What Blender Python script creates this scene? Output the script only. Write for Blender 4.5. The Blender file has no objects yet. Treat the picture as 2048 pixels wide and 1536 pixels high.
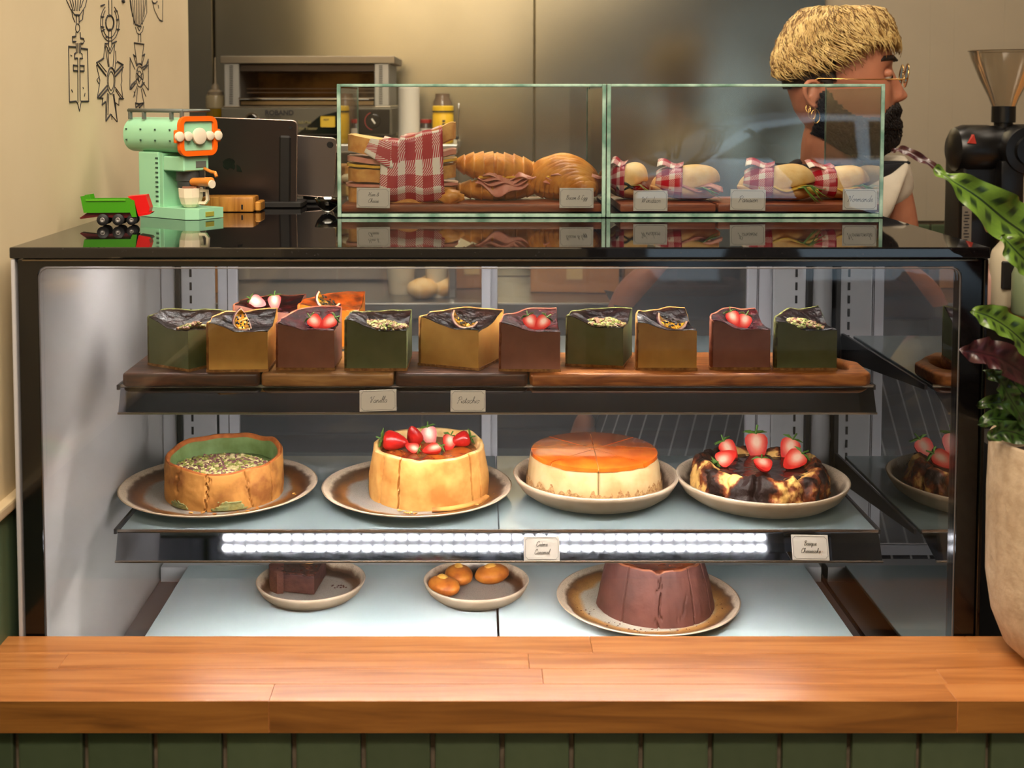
import bpy, bmesh, math, random
from mathutils import Vector, Matrix, noise
R = math.radians
sin, cos, pi = math.sin, math.cos, math.pi
random.seed(7)
sc = bpy.context.scene
col = sc.collection

# ------------------------------------------------------------------ camera, world, exposure
F, CX, CY, PITCH, ZC = 2430.0, 958.0, 336.0, R(3.3), 1.385
cam_d = bpy.data.cameras.new('camera'); cam = bpy.data.objects.new('camera', cam_d); col.objects.link(cam)
cam.location = (0, 0, ZC); cam.rotation_euler = (pi / 2 - PITCH, 0, 0)
cam_d.sensor_width = 36; cam_d.lens = F * 36 / 2048
cam_d.shift_x = (1024 - CX) / 2048; cam_d.shift_y = (CY - 768) / 2048
cam_d.clip_start = 0.02; cam_d.clip_end = 100
cam_d.dof.use_dof = True; cam_d.dof.focus_distance = 1.80; cam_d.dof.aperture_fstop = 6.3
sc.camera = cam
w = bpy.data.worlds.new('world'); sc.world = w; w.use_nodes = True
w.node_tree.nodes['Background'].inputs[0].default_value = (0.55, 0.62, 0.75, 1)
w.node_tree.nodes['Background'].inputs[1].default_value = 0.16
sc.view_settings.view_transform = 'Standard'; sc.view_settings.look = 'None'
sc.view_settings.gamma = 1; sc.view_settings.use_curve_mapping = False
sc.view_settings.exposure = 0.0
sc.cycles.max_bounces = 10; sc.cycles.transparent_max_bounces = 24
sc.cycles.caustics_reflective = False; sc.cycles.caustics_refractive = False
sc.cycles.sample_clamp_indirect = 4

def area(name, loc, rot, sx, sy, power, color):
    d = bpy.data.lights.new(name, 'AREA'); d.shape = 'RECTANGLE'; d.size = sx; d.size_y = sy
    d.energy = power; d.color = color
    o = bpy.data.objects.new(name, d); col.objects.link(o); o.location = loc; o.rotation_euler = rot
    return o
LED_E = 200
WARM = (1.0, 0.86, 0.69)
sun_d = bpy.data.lights.new('sun', 'SUN'); sun_d.energy = 18; sun_d.angle = R(4); sun_d.color = (1, .96, .9)
sun = bpy.data.objects.new('sun', sun_d); col.objects.link(sun); sun.rotation_euler = (R(-40), R(18), 0)
area('ceiling_light_front', (-0.1, 1.00, 2.66), (R(-4), 0, 0), 1.5, 0.30, 36, WARM)
area('entrance_fill', (-0.1, -0.40, 2.66), (0, 0, 0), 1.6, 0.3, 64, WARM)  # added fill lamp, brightens the fronts of the cake slices
def spot(name, loc, to, power, ang, blend=.6):
    d = bpy.data.lights.new(name, 'SPOT'); d.energy = power; d.color = WARM; d.spot_size = R(ang); d.spot_blend = blend; d.shadow_soft_size = .06
    o = bpy.data.objects.new(name, d); col.objects.link(o); o.location = loc; o.rotation_euler = (Vector(to) - Vector(loc)).to_track_quat('-Z', 'Y').to_euler(); return o
for i, x in enumerate((-.42, .0, .42)): spot('track_spot', (x * 1.1, .45, 2.62), (x, 1.95, 1.27), 56, 40)
area('ceiling_light_kitchen', (0.1, 2.60, 2.66), (R(0), 0, 0), 1.6, 0.30, 27, WARM)
area('ceiling_light_side', (1.7, 2.2, 2.66), (0, 0, 0), .4, .9, 7, WARM)

# ------------------------------------------------------------------ geometry of the view
def ray(px, py):
    u = (px - CX) / F; v = (py - CY) / F
    return Vector((u, cos(PITCH) - v * sin(PITCH), -sin(PITCH) - v * cos(PITCH)))
def at(px, py, Y):
    d = ray(px, py); t = Y / d.y
    return Vector((d.x * t, Y, ZC + d.z * t))
def onz(px, py, Z):
    d = ray(px, py); t = (Z - ZC) / d.z
    return Vector((d.x * t, d.y * t, Z))
def onx(px, py, X):
    d = ray(px, py); t = X / d.x
    return Vector((X, d.y * t, ZC + d.z * t))
def XX(px, Y): return at(px, 600, Y).x
def lerp(a, b, t): return a + (b - a) * t
def sstep(a, b, x):
    t = max(0, min(1, (x - a) / (b - a))); return t * t * (3 - 2 * t)
def nz(x, y, z=0, s=1): return noise.noise(Vector((x * s, y * s, z * s)))

# ------------------------------------------------------------------ objects
def tag(o, label=None, cat=None, group=None, kind=None):
    if label: o['label'] = label
    if cat: o['category'] = cat
    if group: o['group'] = group
    if kind: o['kind'] = kind
    return o
def thing(name, label, cat, loc=(0, 0, 0), rz=0, group=None):
    o = bpy.data.objects.new(name, None); col.objects.link(o)
    o.empty_display_size = .02
    o.location = loc; o.rotation_euler = (0, 0, rz)
    return tag(o, label, cat, group)
class G:
    """collects vertices and faces"""
    def __init__(s): s.v = []; s.f = []; s.m = []; s.uv = None
    def add(s, vs, fs, mi=0, mat=None):
        n = len(s.v)
        s.v += [(mat @ Vector(p)) if mat is not None else Vector(p) for p in vs]
        s.f += [tuple(i + n for i in f) for f in fs]; s.m += [mi] * len(fs); return s
    def merge(s, g, mat=None):
        n = len(s.v)
        s.v += [(mat @ Vector(p)) if mat is not None else Vector(p) for p in g.v]
        s.f += [tuple(i + n for i in f) for f in g.f]; s.m += g.m; return s
def obj(name, g, mats, parent=None, smooth=False, world=False, kind=None, label=None, fix=True, angle=None):
    me = bpy.data.meshes.new(name)
    me.from_pydata([tuple(p) for p in g.v], [], g.f)
    if not isinstance(mats, (list, tuple)): mats = [mats]
    for m in mats: me.materials.append(m)
    me.polygons.foreach_set('material_index', g.m)
    if g.uv:
        l = me.uv_layers.new(name='UVMap')
        for lp in me.loops: l.data[lp.index].uv = g.uv[lp.vertex_index]
    if fix:
        bm = bmesh.new(); bm.from_mesh(me); bmesh.ops.recalc_face_normals(bm, faces=bm.faces); bm.to_mesh(me); bm.free()
    if smooth: me.polygons.foreach_set('use_smooth', [True] * len(me.polygons))
    if smooth and angle: me.set_sharp_from_angle(angle=R(angle))
    me.update()
    o = bpy.data.objects.new(name, me); col.objects.link(o)
    if parent is not None:
        o.parent = parent
        if world and parent.parent is None: o.matrix_parent_inverse = (Matrix.Translation(parent.location) @ parent.rotation_euler.to_matrix().to_4x4()).inverted()
    if kind: o['kind'] = kind
    if label: o['label'] = label
    return o
def dup(root, loc=None, rz=None, label=None, group=None, mats=None):
    def cp(o, par):
        c = o.copy(); col.objects.link(c)
        if par is not None: c.parent = par
        for ch in o.children: cp(ch, c)
        return c
    r = cp(root, None)
    if loc is not None: r.location = loc
    if rz is not None: r.rotation_euler = (0, 0, rz)
    if label: r['label'] = label
    if group: r['group'] = group
    return r

def box(x0, x1, y0, y1, z0, z1, mi=0, g=None):
    g = g or G()
    return g.add([(x0, y0, z0), (x1, y0, z0), (x1, y1, z0), (x0, y1, z0), (x0, y0, z1), (x1, y0, z1), (x1, y1, z1), (x0, y1, z1)],
                 [(0, 3, 2, 1), (4, 5, 6, 7), (0, 1, 5, 4), (1, 2, 6, 5), (2, 3, 7, 6), (3, 0, 4, 7)], mi)
def rbox(x0, x1, y0, y1, z0, z1, b=.003, seg=2):
    bm = bmesh.new(); bmesh.ops.create_cube(bm, size=1)
    for v in bm.verts:
        v.co = Vector(((x0 + x1) / 2 + v.co.x * (x1 - x0), (y0 + y1) / 2 + v.co.y * (y1 - y0), (z0 + z1) / 2 + v.co.z * (z1 - z0)))
    bmesh.ops.bevel(bm, geom=bm.edges[:], offset=b, segments=seg, profile=.6, affect='EDGES')
    g = G().add([v.co.copy() for v in bm.verts], [tuple(v.index for v in f.verts) for f in bm.faces]); bm.free(); return g
def lathe(prof, n=48, fn=None, a0=0, a1=2 * pi, capb=True, capt=True, mi=None):
    """profile [(r,z)...] from bottom to top"""
    g = G(); full = abs(a1 - a0 - 2 * pi) < 1e-6; m = n if full else n + 1
    vs = []
    for k, (r, z) in enumerate(prof):
        for i in range(m):
            a = a0 + (a1 - a0) * i / n
            p = Vector((r * cos(a), r * sin(a), z))
            if fn: p = fn(p, a, k, r, z)
            vs.append(p)
    fs = []; ms = []
    for k in range(len(prof) - 1):
        for i in range(n):
            j = (i + 1) % m if full else i + 1
            fs.append((k * m + i, k * m + j, (k + 1) * m + j, (k + 1) * m + i)); ms.append(mi[k] if mi else 0)
    if full and capb and prof[0][0] > 1e-5: fs.append(tuple(range(m - 1, -1, -1))); ms.append(mi[0] if mi else 0)
    if full and capt and prof[-1][0] > 1e-5: fs.append(tuple((len(prof) - 1) * m + i for i in range(m))); ms.append(mi[-1] if mi else 0)
    n0 = len(g.v); g.v = vs; g.f = fs; g.m = ms
    return g
def tube(pts, r, n=6, closed=False, rf=None, g=None, mi=0, flat=1.0):
    pts = [Vector(p) for p in pts]; g = g or G(); N = len(pts)
    vs = []; up = None
    for i, p in enumerate(pts):
        a = pts[i - 1] if (i > 0 or closed) else p; b = pts[(i + 1) % N] if (i < N - 1 or closed) else p
        t = (b - a)
        if t.length < 1e-9: t = Vector((0, 0, 1))
        t.normalize()
        if up is None:
            up = Vector((0, 0, 1)) if abs(t.z) < .9 else Vector((1, 0, 0))
        up = (up - t * up.dot(t))
        if up.length < 1e-6: up = t.orthogonal()
        up.normalize(); s = t.cross(up)
        rr = rf(i / (N - 1)) if rf else (r[i] if isinstance(r, (list, tuple)) else r)
        for k in range(n):
            an = 2 * pi * k / n + pi / n
            vs.append(p + (s * cos(an) + up * sin(an) * flat) * rr)
    fs = []
    for i in range(N if closed else N - 1):
        j = (i + 1) % N
        for k in range(n):
            l = (k + 1) % n
            fs.append((i * n + k, i * n + l, j * n + l, j * n + k))
    if not closed: fs.append(tuple(range(n - 1, -1, -1))); fs.append(tuple((N - 1) * n + k for k in range(n)))
    return g.add(vs, fs, mi)
def arc(cx, cy, r, a0, a1, n=12, ry=None):
    ry = ry or r
    return [(cx + r * cos(R(lerp(a0, a1, i / n))), cy + ry * sin(R(lerp(a0, a1, i / n)))) for i in range(n + 1)]
def blob(rx, ry, rz, sub=3, fn=None, c=(0, 0, 0)):
    bm = bmesh.new(); bmesh.ops.create_icosphere(bm, subdivisions=sub, radius=1)
    g = G()
    vs = []
    for v in bm.verts:
        p = v.co.copy(); s = fn(p) if fn else 1
        if isinstance(s, Vector): q = s
        else: q = Vector((p.x * rx, p.y * ry, p.z * rz)) * s
        vs.append(q + Vector(c))
    g.add(vs, [tuple(v.index for v in f.verts) for f in bm.faces]); bm.free(); return g
def grid(nu, nv, fn, closeu=False):
    g = G(); g.uv = []
    for j in range(nv + 1):
        for i in range(nu + 1):
            g.v.append(Vector(fn(i / nu, j / nv))); g.uv.append((i / nu, j / nv))
    for j in range(nv):
        for i in range(nu):
            a = j * (nu + 1) + i
            g.f.append((a, a + 1, a + nu + 2, a + nu + 1)); g.m.append(0)
    return g
def solidify(o, t, off=0):
    m = o.modifiers.new('solid', 'SOLIDIFY'); m.thickness = t; m.offset = off; return o
def subsurf(o, l=1):
    m = o.modifiers.new('sub', 'SUBSURF'); m.levels = l; m.render_levels = l; return o
def extrude_poly(pts, axis, a, b):
    """closed polygon (2-D points) extruded between a and b along axis x / y / z"""
    def P(u, v, k):
        return {'x': (k, u, v), 'y': (u, k, v), 'z': (u, v, k)}[axis]
    n = len(pts)
    g = G()
    return g.add([P(u, v, a) for u, v in pts] + [P(u, v, b) for u, v in pts],
                 [tuple(range(n)), tuple(range(2 * n - 1, n - 1, -1))] + [(i, (i + 1) % n, n + (i + 1) % n, n + i) for i in range(n)])
def rrect(x0, x1, z0, z1, r, n=6):
    p = []
    for cx, cz, a in ((x1 - r, z1 - r, 0), (x0 + r, z1 - r, 90), (x0 + r, z0 + r, 180), (x1 - r, z0 + r, 270)):
        p += arc(cx, cz, r, a, a + 90, n)
    return p

# ------------------------------------------------------------------ materials
def lin(c):
    return tuple((x / 255 / 12.92 if x / 255 <= .04045 else ((x / 255 + .055) / 1.055) ** 2.4) for x in c) + (1,)
MATS = {}
def mat(name, c, c2=None, scale=8, rough=.5, metal=0, bump=0, bscale=60, coat=0, sss=0, spec=.5, stretch=(1, 1, 1), detail=5,
        lo=.35, hi=.65, c3=None, trans=0, ior=1.45, emit=0, rnd=0, bstretch=None, rough2=None, bdist=.002, bdetail=6):
    if name in MATS: return MATS[name]
    m = bpy.data.materials.new(name); m.use_nodes = True; nt = m.node_tree; N = nt.nodes; L = nt.links
    b = N['Principled BSDF']
    b.inputs['Base Color'].default_value = lin(c); b.inputs['Roughness'].default_value = rough
    b.inputs['Metallic'].default_value = metal; b.inputs['IOR'].default_value = ior
    b.inputs['Specular IOR Level'].default_value = spec
    b.inputs['Coat Weight'].default_value = coat; b.inputs['Coat Roughness'].default_value = .08
    b.inputs['Transmission Weight'].default_value = trans
    if sss: b.inputs['Subsurface Weight'].default_value = sss; b.inputs['Subsurface Radius'].default_value = (.02, .01, .005); b.inputs['Subsurface Scale'].default_value = .4
    if emit: b.inputs['Emission Color'].default_value = lin(c); b.inputs['Emission Strength'].default_value = emit
    tc = None
    if c2 or bump or rnd:
        tc = N.new('ShaderNodeTexCoord'); mp = N.new('ShaderNodeMapping'); mp.inputs['Scale'].default_value = stretch
        L.new(tc.outputs['Object'], mp.inputs[0]); src = mp.outputs[0]
    out = None
    if c2:
        t = N.new('ShaderNodeTexNoise'); t.inputs['Scale'].default_value = scale; t.inputs['Detail'].default_value = detail
        L.new(src, t.inputs['Vector']); r = N.new('ShaderNodeValToRGB')
        r.color_ramp.elements[0].position = lo; r.color_ramp.elements[1].position = hi
        r.color_ramp.elements[0].color = lin(c); r.color_ramp.elements[1].color = lin(c2)
        if c3: e = r.color_ramp.elements.new((lo + hi) / 2); e.color = lin(c3)
        L.new(t.outputs[0], r.inputs[0]); out = r.outputs[0]
        if rough2 is not None:
            mr = N.new('ShaderNodeMapRange'); mr.inputs[1].default_value = lo; mr.inputs[2].default_value = hi
            mr.inputs[3].default_value = rough; mr.inputs[4].default_value = rough2
            L.new(t.outputs[0], mr.inputs[0]); L.new(mr.outputs[0], b.inputs['Roughness'])
    if rnd:
        oi = N.new('ShaderNodeObjectInfo'); hs = N.new('ShaderNodeHueSaturation')
        mr = N.new('ShaderNodeMapRange'); mr.inputs[3].default_value = 1 - rnd; mr.inputs[4].default_value = 1 + rnd
        L.new(oi.outputs['Random'], mr.inputs[0]); L.new(mr.outputs[0], hs.inputs['Value'])
        if out: L.new(out, hs.inputs['Color'])
        else: hs.inputs['Color'].default_value = lin(c)
        out = hs.outputs[0]
    if out: L.new(out, b.inputs['Base Color'])
    if bump:
        t2 = N.new('ShaderNodeTexNoise'); t2.inputs['Scale'].default_value = bscale; t2.inputs['Detail'].default_value = bdetail
        if bstretch:
            mp2 = N.new('ShaderNodeMapping'); mp2.inputs['Scale'].default_value = bstretch; L.new(tc.outputs['Object'], mp2.inputs[0]); L.new(mp2.outputs[0], t2.inputs['Vector'])
        else: L.new(src, t2.inputs['Vector'])
        bp = N.new('ShaderNodeBump'); bp.inputs['Strength'].default_value = bump; bp.inputs['Distance'].default_value = bdist
        L.new(t2.outputs[0], bp.inputs['Height']); L.new(bp.outputs[0], b.inputs['Normal'])
    MATS[name] = m; return m
def glassmat(name, tint=(.96, 1, .98), rough=0.0, ior=1.5, boost=1.0, haze=None):
    """thin sheet glass: clear with Fresnel reflection, passes light"""
    m = bpy.data.materials.new(name); m.use_nodes = True; N = m.node_tree.nodes; L = m.node_tree.links
    N.remove(N['Principled BSDF']); out = N['Material Output']
    t = N.new('ShaderNodeBsdfTransparent'); t.inputs[0].default_value = tint + (1,)
    g = N.new('ShaderNodeBsdfGlossy'); g.inputs['Roughness'].default_value = rough; g.inputs[0].default_value = (1, 1, 1, 1)
    fr = N.new('ShaderNodeFresnel'); fr.inputs[0].default_value = ior
    mu = N.new('ShaderNodeMath'); mu.operation = 'MULTIPLY'; mu.inputs[1].default_value = boost; mu.use_clamp = True
    L.new(fr.outputs[0], mu.inputs[0])
    mx = N.new('ShaderNodeMixShader'); L.new(mu.outputs[0], mx.inputs[0]); L.new(t.outputs[0], mx.inputs[1]); L.new(g.outputs[0], mx.inputs[2])
    last = mx
    if haze:
        d = N.new('ShaderNodeBsdfDiffuse'); d.inputs[0].default_value = lin(haze[0]); tr = N.new('ShaderNodeBsdfTranslucent'); tr.inputs[0].default_value = lin(haze[0])
        a = N.new('ShaderNodeMixShader'); a.inputs[0].default_value = haze[2]; L.new(d.outputs[0], a.inputs[1]); L.new(tr.outputs[0], a.inputs[2])
        h = N.new('ShaderNodeMixShader'); h.inputs[0].default_value = haze[1]; L.new(t.outputs[0], h.inputs[1]); L.new(a.outputs[0], h.inputs[2])
        L.new(h.outputs[0], mx.inputs[1])
    L.new(last.outputs[0], out.inputs[0]); return m
def woodmat(name, c1, c2, c3, stretch=(3, 40, 40), rough=.35, bump=.15, rnd=.12, coat=0, seed=0):
    m = bpy.data.materials.new(name); m.use_nodes = True; N = m.node_tree.nodes; L = m.node_tree.links; b = N['Principled BSDF']
    tc = N.new('ShaderNodeTexCoord'); mp = N.new('ShaderNodeMapping'); mp.inputs['Scale'].default_value = stretch
    oi = N.new('ShaderNodeObjectInfo'); cm = N.new('ShaderNodeCombineXYZ'); ml = N.new('ShaderNodeMath'); ml.operation = 'MULTIPLY'; ml.inputs[1].default_value = 37
    L.new(oi.outputs['Random'], ml.inputs[0]); L.new(ml.outputs[0], cm.inputs[2]); L.new(ml.outputs[0], cm.inputs[0]); L.new(cm.outputs[0], mp.inputs['Location'])
    L.new(tc.outputs['Object'], mp.inputs[0])
    n1 = N.new('ShaderNodeTexNoise'); n1.inputs['Scale'].default_value = 1; n1.inputs['Detail'].default_value = 6; n1.inputs['Distortion'].default_value = 1.2
    L.new(mp.outputs[0], n1.inputs['Vector'])
    r = N.new('ShaderNodeValToRGB'); e = r.color_ramp.elements; e[0].position = .3; e[1].position = .72; e[0].color = lin(c1); e[1].color = lin(c3)
    k = e.new(.5); k.color = lin(c2); L.new(n1.outputs[0], r.inputs[0])
    hs = N.new('ShaderNodeHueSaturation'); mr = N.new('ShaderNodeMapRange'); mr.inputs[3].default_value = 1 - rnd; mr.inputs[4].default_value = 1 + rnd
    L.new(oi.outputs['Random'], mr.inputs[0]); L.new(mr.outputs[0], hs.inputs['Value']); L.new(r.outputs[0], hs.inputs['Color'])
    L.new(hs.outputs[0], b.inputs['Base Color']); b.inputs['Roughness'].default_value = rough; b.inputs['Coat Weight'].default_value = coat
    b.inputs['Coat Roughness'].default_value = .25
    bp = N.new('ShaderNodeBump'); bp.inputs['Strength'].default_value = bump; bp.inputs['Distance'].default_value = .001
    L.new(n1.outputs[0], bp.inputs['Height']); L.new(bp.outputs[0], b.inputs['Normal'])
    MATS[name] = m; return m
def emat(name, c, s):
    m = bpy.data.materials.new(name); m.use_nodes = True; N = m.node_tree.nodes; b = N['Principled BSDF']
    b.inputs['Base Color'].default_value = lin(c); b.inputs['Emission Color'].default_value = lin(c); b.inputs['Emission Strength'].default_value = s
    return m

# ------------------------------------------------------------------ shared materials
wall_m = mat('wall_paint', (226, 208, 172), (216, 197, 160), scale=3, rough=.7, bump=.12, bscale=140, bdist=.001)
beige_m = mat('beige_panel', (164, 154, 134), (156, 146, 126), scale=2, rough=.55)
green_m = mat('green_paint', (92, 112, 84), (84, 104, 78), scale=4, rough=.5)
tile_m = mat('green_tile', (80, 92, 68), (68, 80, 56), scale=14, rough=.3, rnd=.15, bump=.05, bscale=30)
grout_m = mat('grout', (122, 108, 90), (104, 92, 76), scale=60, rough=.9)
steel_m = mat('brushed_steel', (196, 190, 168), (184, 178, 156), scale=3, rough=.20, metal=1, bump=1, bscale=1.0, bdist=.05, bstretch=(1, .6, 1.1), bdetail=.6)
steel2_m = mat('steel', (175, 172, 165), rough=.28, metal=1)
chrome_m = mat('chrome', (205, 205, 205), rough=.08, metal=1)
black_m = mat('black_gloss', (10, 9, 9), rough=.12, spec=.6)
blackm_m = mat('black_matt', (16, 14, 13), rough=.55)
alu_m = mat('white_aluminium', (196, 196, 204), rough=.4, spec=.5)
alug_m = mat('grey_aluminium', (176, 176, 180), rough=.45)
dark_m = mat('dark_interior', (38, 34, 34), rough=.6)
ceil_m = mat('ceiling_paint', (190, 180, 160), rough=.8)
floor_m = mat('floor_concrete', (96, 92, 88), (80, 77, 74), scale=3, rough=.5)
white_m = mat('white_panel', (205, 206, 210), rough=.3)
paper_m = mat('card_paper', (222, 214, 206), rough=.8)
ink_m = mat('ink', (35, 32, 34), rough=.7)
glass_m = glassmat('clear_glass', (.98, .99, .985), ior=1.5, boost=.5)
sideglass_m = glassmat('side_glass', (.66, .67, .68), ior=1.6, boost=3.6)
boxglass_m = glassmat('box_glass', (.98, .995, .99), ior=1.5, boost=.95)
gedge_m = mat('glass_edge', (92, 124, 110), (150, 176, 160), scale=40, rough=.15)
boxside_m = glassmat('box_side_glass', (.985, .995, .99), ior=1.3, boost=.8)
winglass_m = glassmat('window_glass', (.97, .98, .98), ior=1.5, boost=1)
shelf_m = glassmat('shelf_glass', (.80, .88, .90), rough=.03, ior=1.45, boost=1.3, haze=((204, 224, 229), .72, .55))
deck_m = mat('deck_glass', (200, 216, 220), (188, 208, 212), scale=5, rough=.12, spec=.5)

# ------------------------------------------------------------------ the room
def struct(name, g, m, label, cat, **k):
    o = obj(name, g, m, **k); tag(o, label, cat, kind='structure'); return o
LW = -.600                                         # face of the left wall
struct('floor', box(-2, 4, -.8, 4.2, -.05, 0), floor_m, 'grey concrete floor behind and under the counter', 'floor')
struct('ceiling', box(-2, 4, -.8, 4.2, 2.7, 2.75), ceil_m, 'pale ceiling of the shop', 'ceiling')
struct('wall_left', box(LW - .12, LW, -.7, 2.52, .878, 2.7), wall_m, 'cream plaster wall beside the display case, drawn with medals', 'wall')
struct('trim_1', box(LW - .12, LW + .006, -.7, 2.52, 0, .868), green_m, 'green painted wainscot on the wall left of the case', 'wall panel')
struct('trim_2', rbox(LW - .12, LW + .014, -.7, 2.52, .866, .88, .003), mat('cream_trim', (200, 180, 145), rough=.5), 'cream ledge strip capping the green wainscot', 'trim')
struct('wall_side_left', box(-1.42, -1.3, 2.5, 3.6, 0, 2.7), beige_m, 'kitchen side wall beyond the cream wall', 'wall')
struct('wall_right', box(3.0, 3.1, -.8, 3.6, 0, 2.7), beige_m, 'beige wall to the right of the coffee bench', 'wall')
YB = 3.30
wb = struct('wall_back', box(-1.3, 3.0, YB + .012, YB + .12, 1.045, 2.7), beige_m, 'beige back wall behind the barista and the grinder', 'wall')
for a, b in ((1648, 1859.3), (1859.9, 1907), (1907.6, 2007.2), (2007.8, 2600)):
    xa, xb = at(a, 100, YB).x, at(b, 100, YB).x
    obj('wall_panel', rbox(xa - .0006, xb + .0006, YB, YB + .014, 1.05, 2.7, .0008, 1), beige_m, wb)
wt = struct('trim_3', box(-1.3, 3.0, YB + .010, YB + .12, 0, 1.045), grout_m, 'dark green tiled strip under the beige back wall', 'tile strip')
tg = rbox(0, .072, YB - .002, YB + .012, .90, 1.04, .003, 1); first = None
for i in range(18):
    x = at(1640, 460, YB).x + i * .076
    if first is None: first = obj('tile', tg, tile_m, wt); o = first
    else: o = first.copy(); col.objects.link(o)
    o.location.x = x
for i, (a, b, lab) in enumerate(((-1.3, at(430, 100, YB).x, 'dull stainless steel splashback strip beside the end of the cream wall'),
                (at(433, 100, YB).x, at(1067, 100, YB).x, 'wide stainless steel splashback panel behind the toaster grill'),
                (at(1069.5, 100, YB).x, at(1647, 100, YB).x, 'stainless steel splashback panel right of the seam, behind the barista'))):
    s = obj('steel_splashback', rbox(a, b, YB - .016 if i else YB - .03, YB + .01, .9, 2.7, .002, 1), steel_m)
    tag(s, lab, 'splashback', 'stainless splashback panels on the back wall', 'structure')
# shop front behind the photographer: wall, window, street with a parked car
struct('wall_front', box(-2, .35, -.80, -.70, 0, 2.7).merge(box(3.0, 4, -.80, -.70, 0, 2.7)).merge(box(.35, 3.0, -.80, -.70, 0, .55)).merge(box(.35, 3.0, -.80, -.70, 2.25, 2.7)),
       beige_m, 'shop front wall with its window, opposite the display case', 'wall')
wf = struct('window_1', rbox(.33, .39, -.79, -.69, .55, 2.25, .004).merge(rbox(2.96, 3.02, -.79, -.69, .55, 2.25, .004)).merge(rbox(.33, 3.0, -.79, -.69, .53, .59, .004)).merge(rbox(.33, 3.0, -.79, -.69, 2.2, 2.26, .004)),
            blackm_m, 'black framed shop window opposite the case', 'window')
obj('window_pane', box(.37, 2.98, -.745, -.739, .57, 2.22), winglass_m, wf)
DV = 2 * 1.867 + .735
def refl(px, py):                                   # a point of the pane as it is mirrored in the upright glass box
    p = at(px, py, DV); return (p.x, -.734, p.z)
dg = G()
def cr(x, y): return (1180 + x * .293, 130 + y * .293)
def dline(pts, r=.0035, closed=False):
    tube([refl(*cr(*p)) for p in pts], r, 5, closed, g=dg)
for k in range(5):
    d = k * 32
    dline([(225 + d, 460 - k * 3), (240 + d, 520), (280 + d * .95, 590), (340 + d * .85, 640), (430 + d * .6, 690)])
    dline([(800 + k * 29, 450), (790 + k * 28, 520), (760 + k * 27, 590), (700 + k * 25, 640), (620 + k * 20, 700)])
for pts in ([(415, 300), (470, 400), (520, 520), (530, 640)], [(440, 330), (500, 470), (545, 640)], [(545, 180), (548, 640)], [(575, 180), (575, 640)],
            [(800, 230), (700, 350), (620, 480), (590, 640)], [(690, 380), (630, 500), (600, 640)]): dline(pts)
dline([(735, 335), (975, 335), (975, 420), (735, 420)], closed=True); dline([(775, 425), (800, 450), (915, 450), (945, 425)])
for k in range(3): dline([(780 + k * 60, 390), (783 + k * 60, 350), (805 + k * 60, 352), (815 + k * 60, 375), (810 + k * 60, 392)], closed=True)
o = obj('window_drawing', dg, blackm_m); tag(o, 'black line drawing of bent prongs stuck on the shop window', 'decal')
struct('street', box(-8, 12, -14, -.8, -.30, -.22), mat('asphalt', (44, 44, 46), rough=.8), 'grey street outside the shop window', 'street')
def make_car():
    c = thing('car', 'silver blue saloon car parked in the street outside', 'car', (1.25, -5.97, -.22))
    paint = mat('car_paint', (150, 172, 192), rough=.25, coat=.6); wind = mat('car_window', (18, 22, 30), rough=.08)
    prof = [(0, .35), (0, .75), (.05, .98), (.45, 1.10), (4.0, 1.02), (4.35, .85), (4.45, .6), (4.45, .3), (3.9, .25), (.1, .25)]
    obj('car_body', extrude_poly(prof, 'y', -.0, -1.75), paint, c)
    obj('car_cabin', extrude_poly([(.45, 1.08), (.95, 1.40), (1.5, 1.47), (2.5, 1.45), (3.3, 1.06)], 'y', -.12, -1.63), paint, c)
    obj('car_window', extrude_poly([(.66, 1.12), (1.05, 1.36), (1.5, 1.42), (1.78, 1.42), (1.82, 1.12)], 'y', -.11, -.14), wind, c)
    obj('car_window', extrude_poly([(1.92, 1.12), (1.90, 1.42), (2.4, 1.41), (3.0, 1.12)], 'y', -.11, -.14), wind, c)
    obj('tail_light', extrude_poly([(-.01, .86), (-.01, .97), (.36, .99), (.36, .90)], 'y', .01, -.2), mat('tail_light', (170, 20, 22), rough=.2), c)
    for x in (.85, 3.6):
        wg = lathe([(.001, 0), (.2, 0), (.31, .0), (.32, .03), (.32, .2), (.3, .22), (.001, .22)], 24)
        obj('wheel', G().merge(wg, Matrix.Translation((x, .02, .32)) @ Matrix.Rotation(pi / 2, 4, 'X')), blackm_m, c, smooth=True, angle=40)
make_car()

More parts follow.
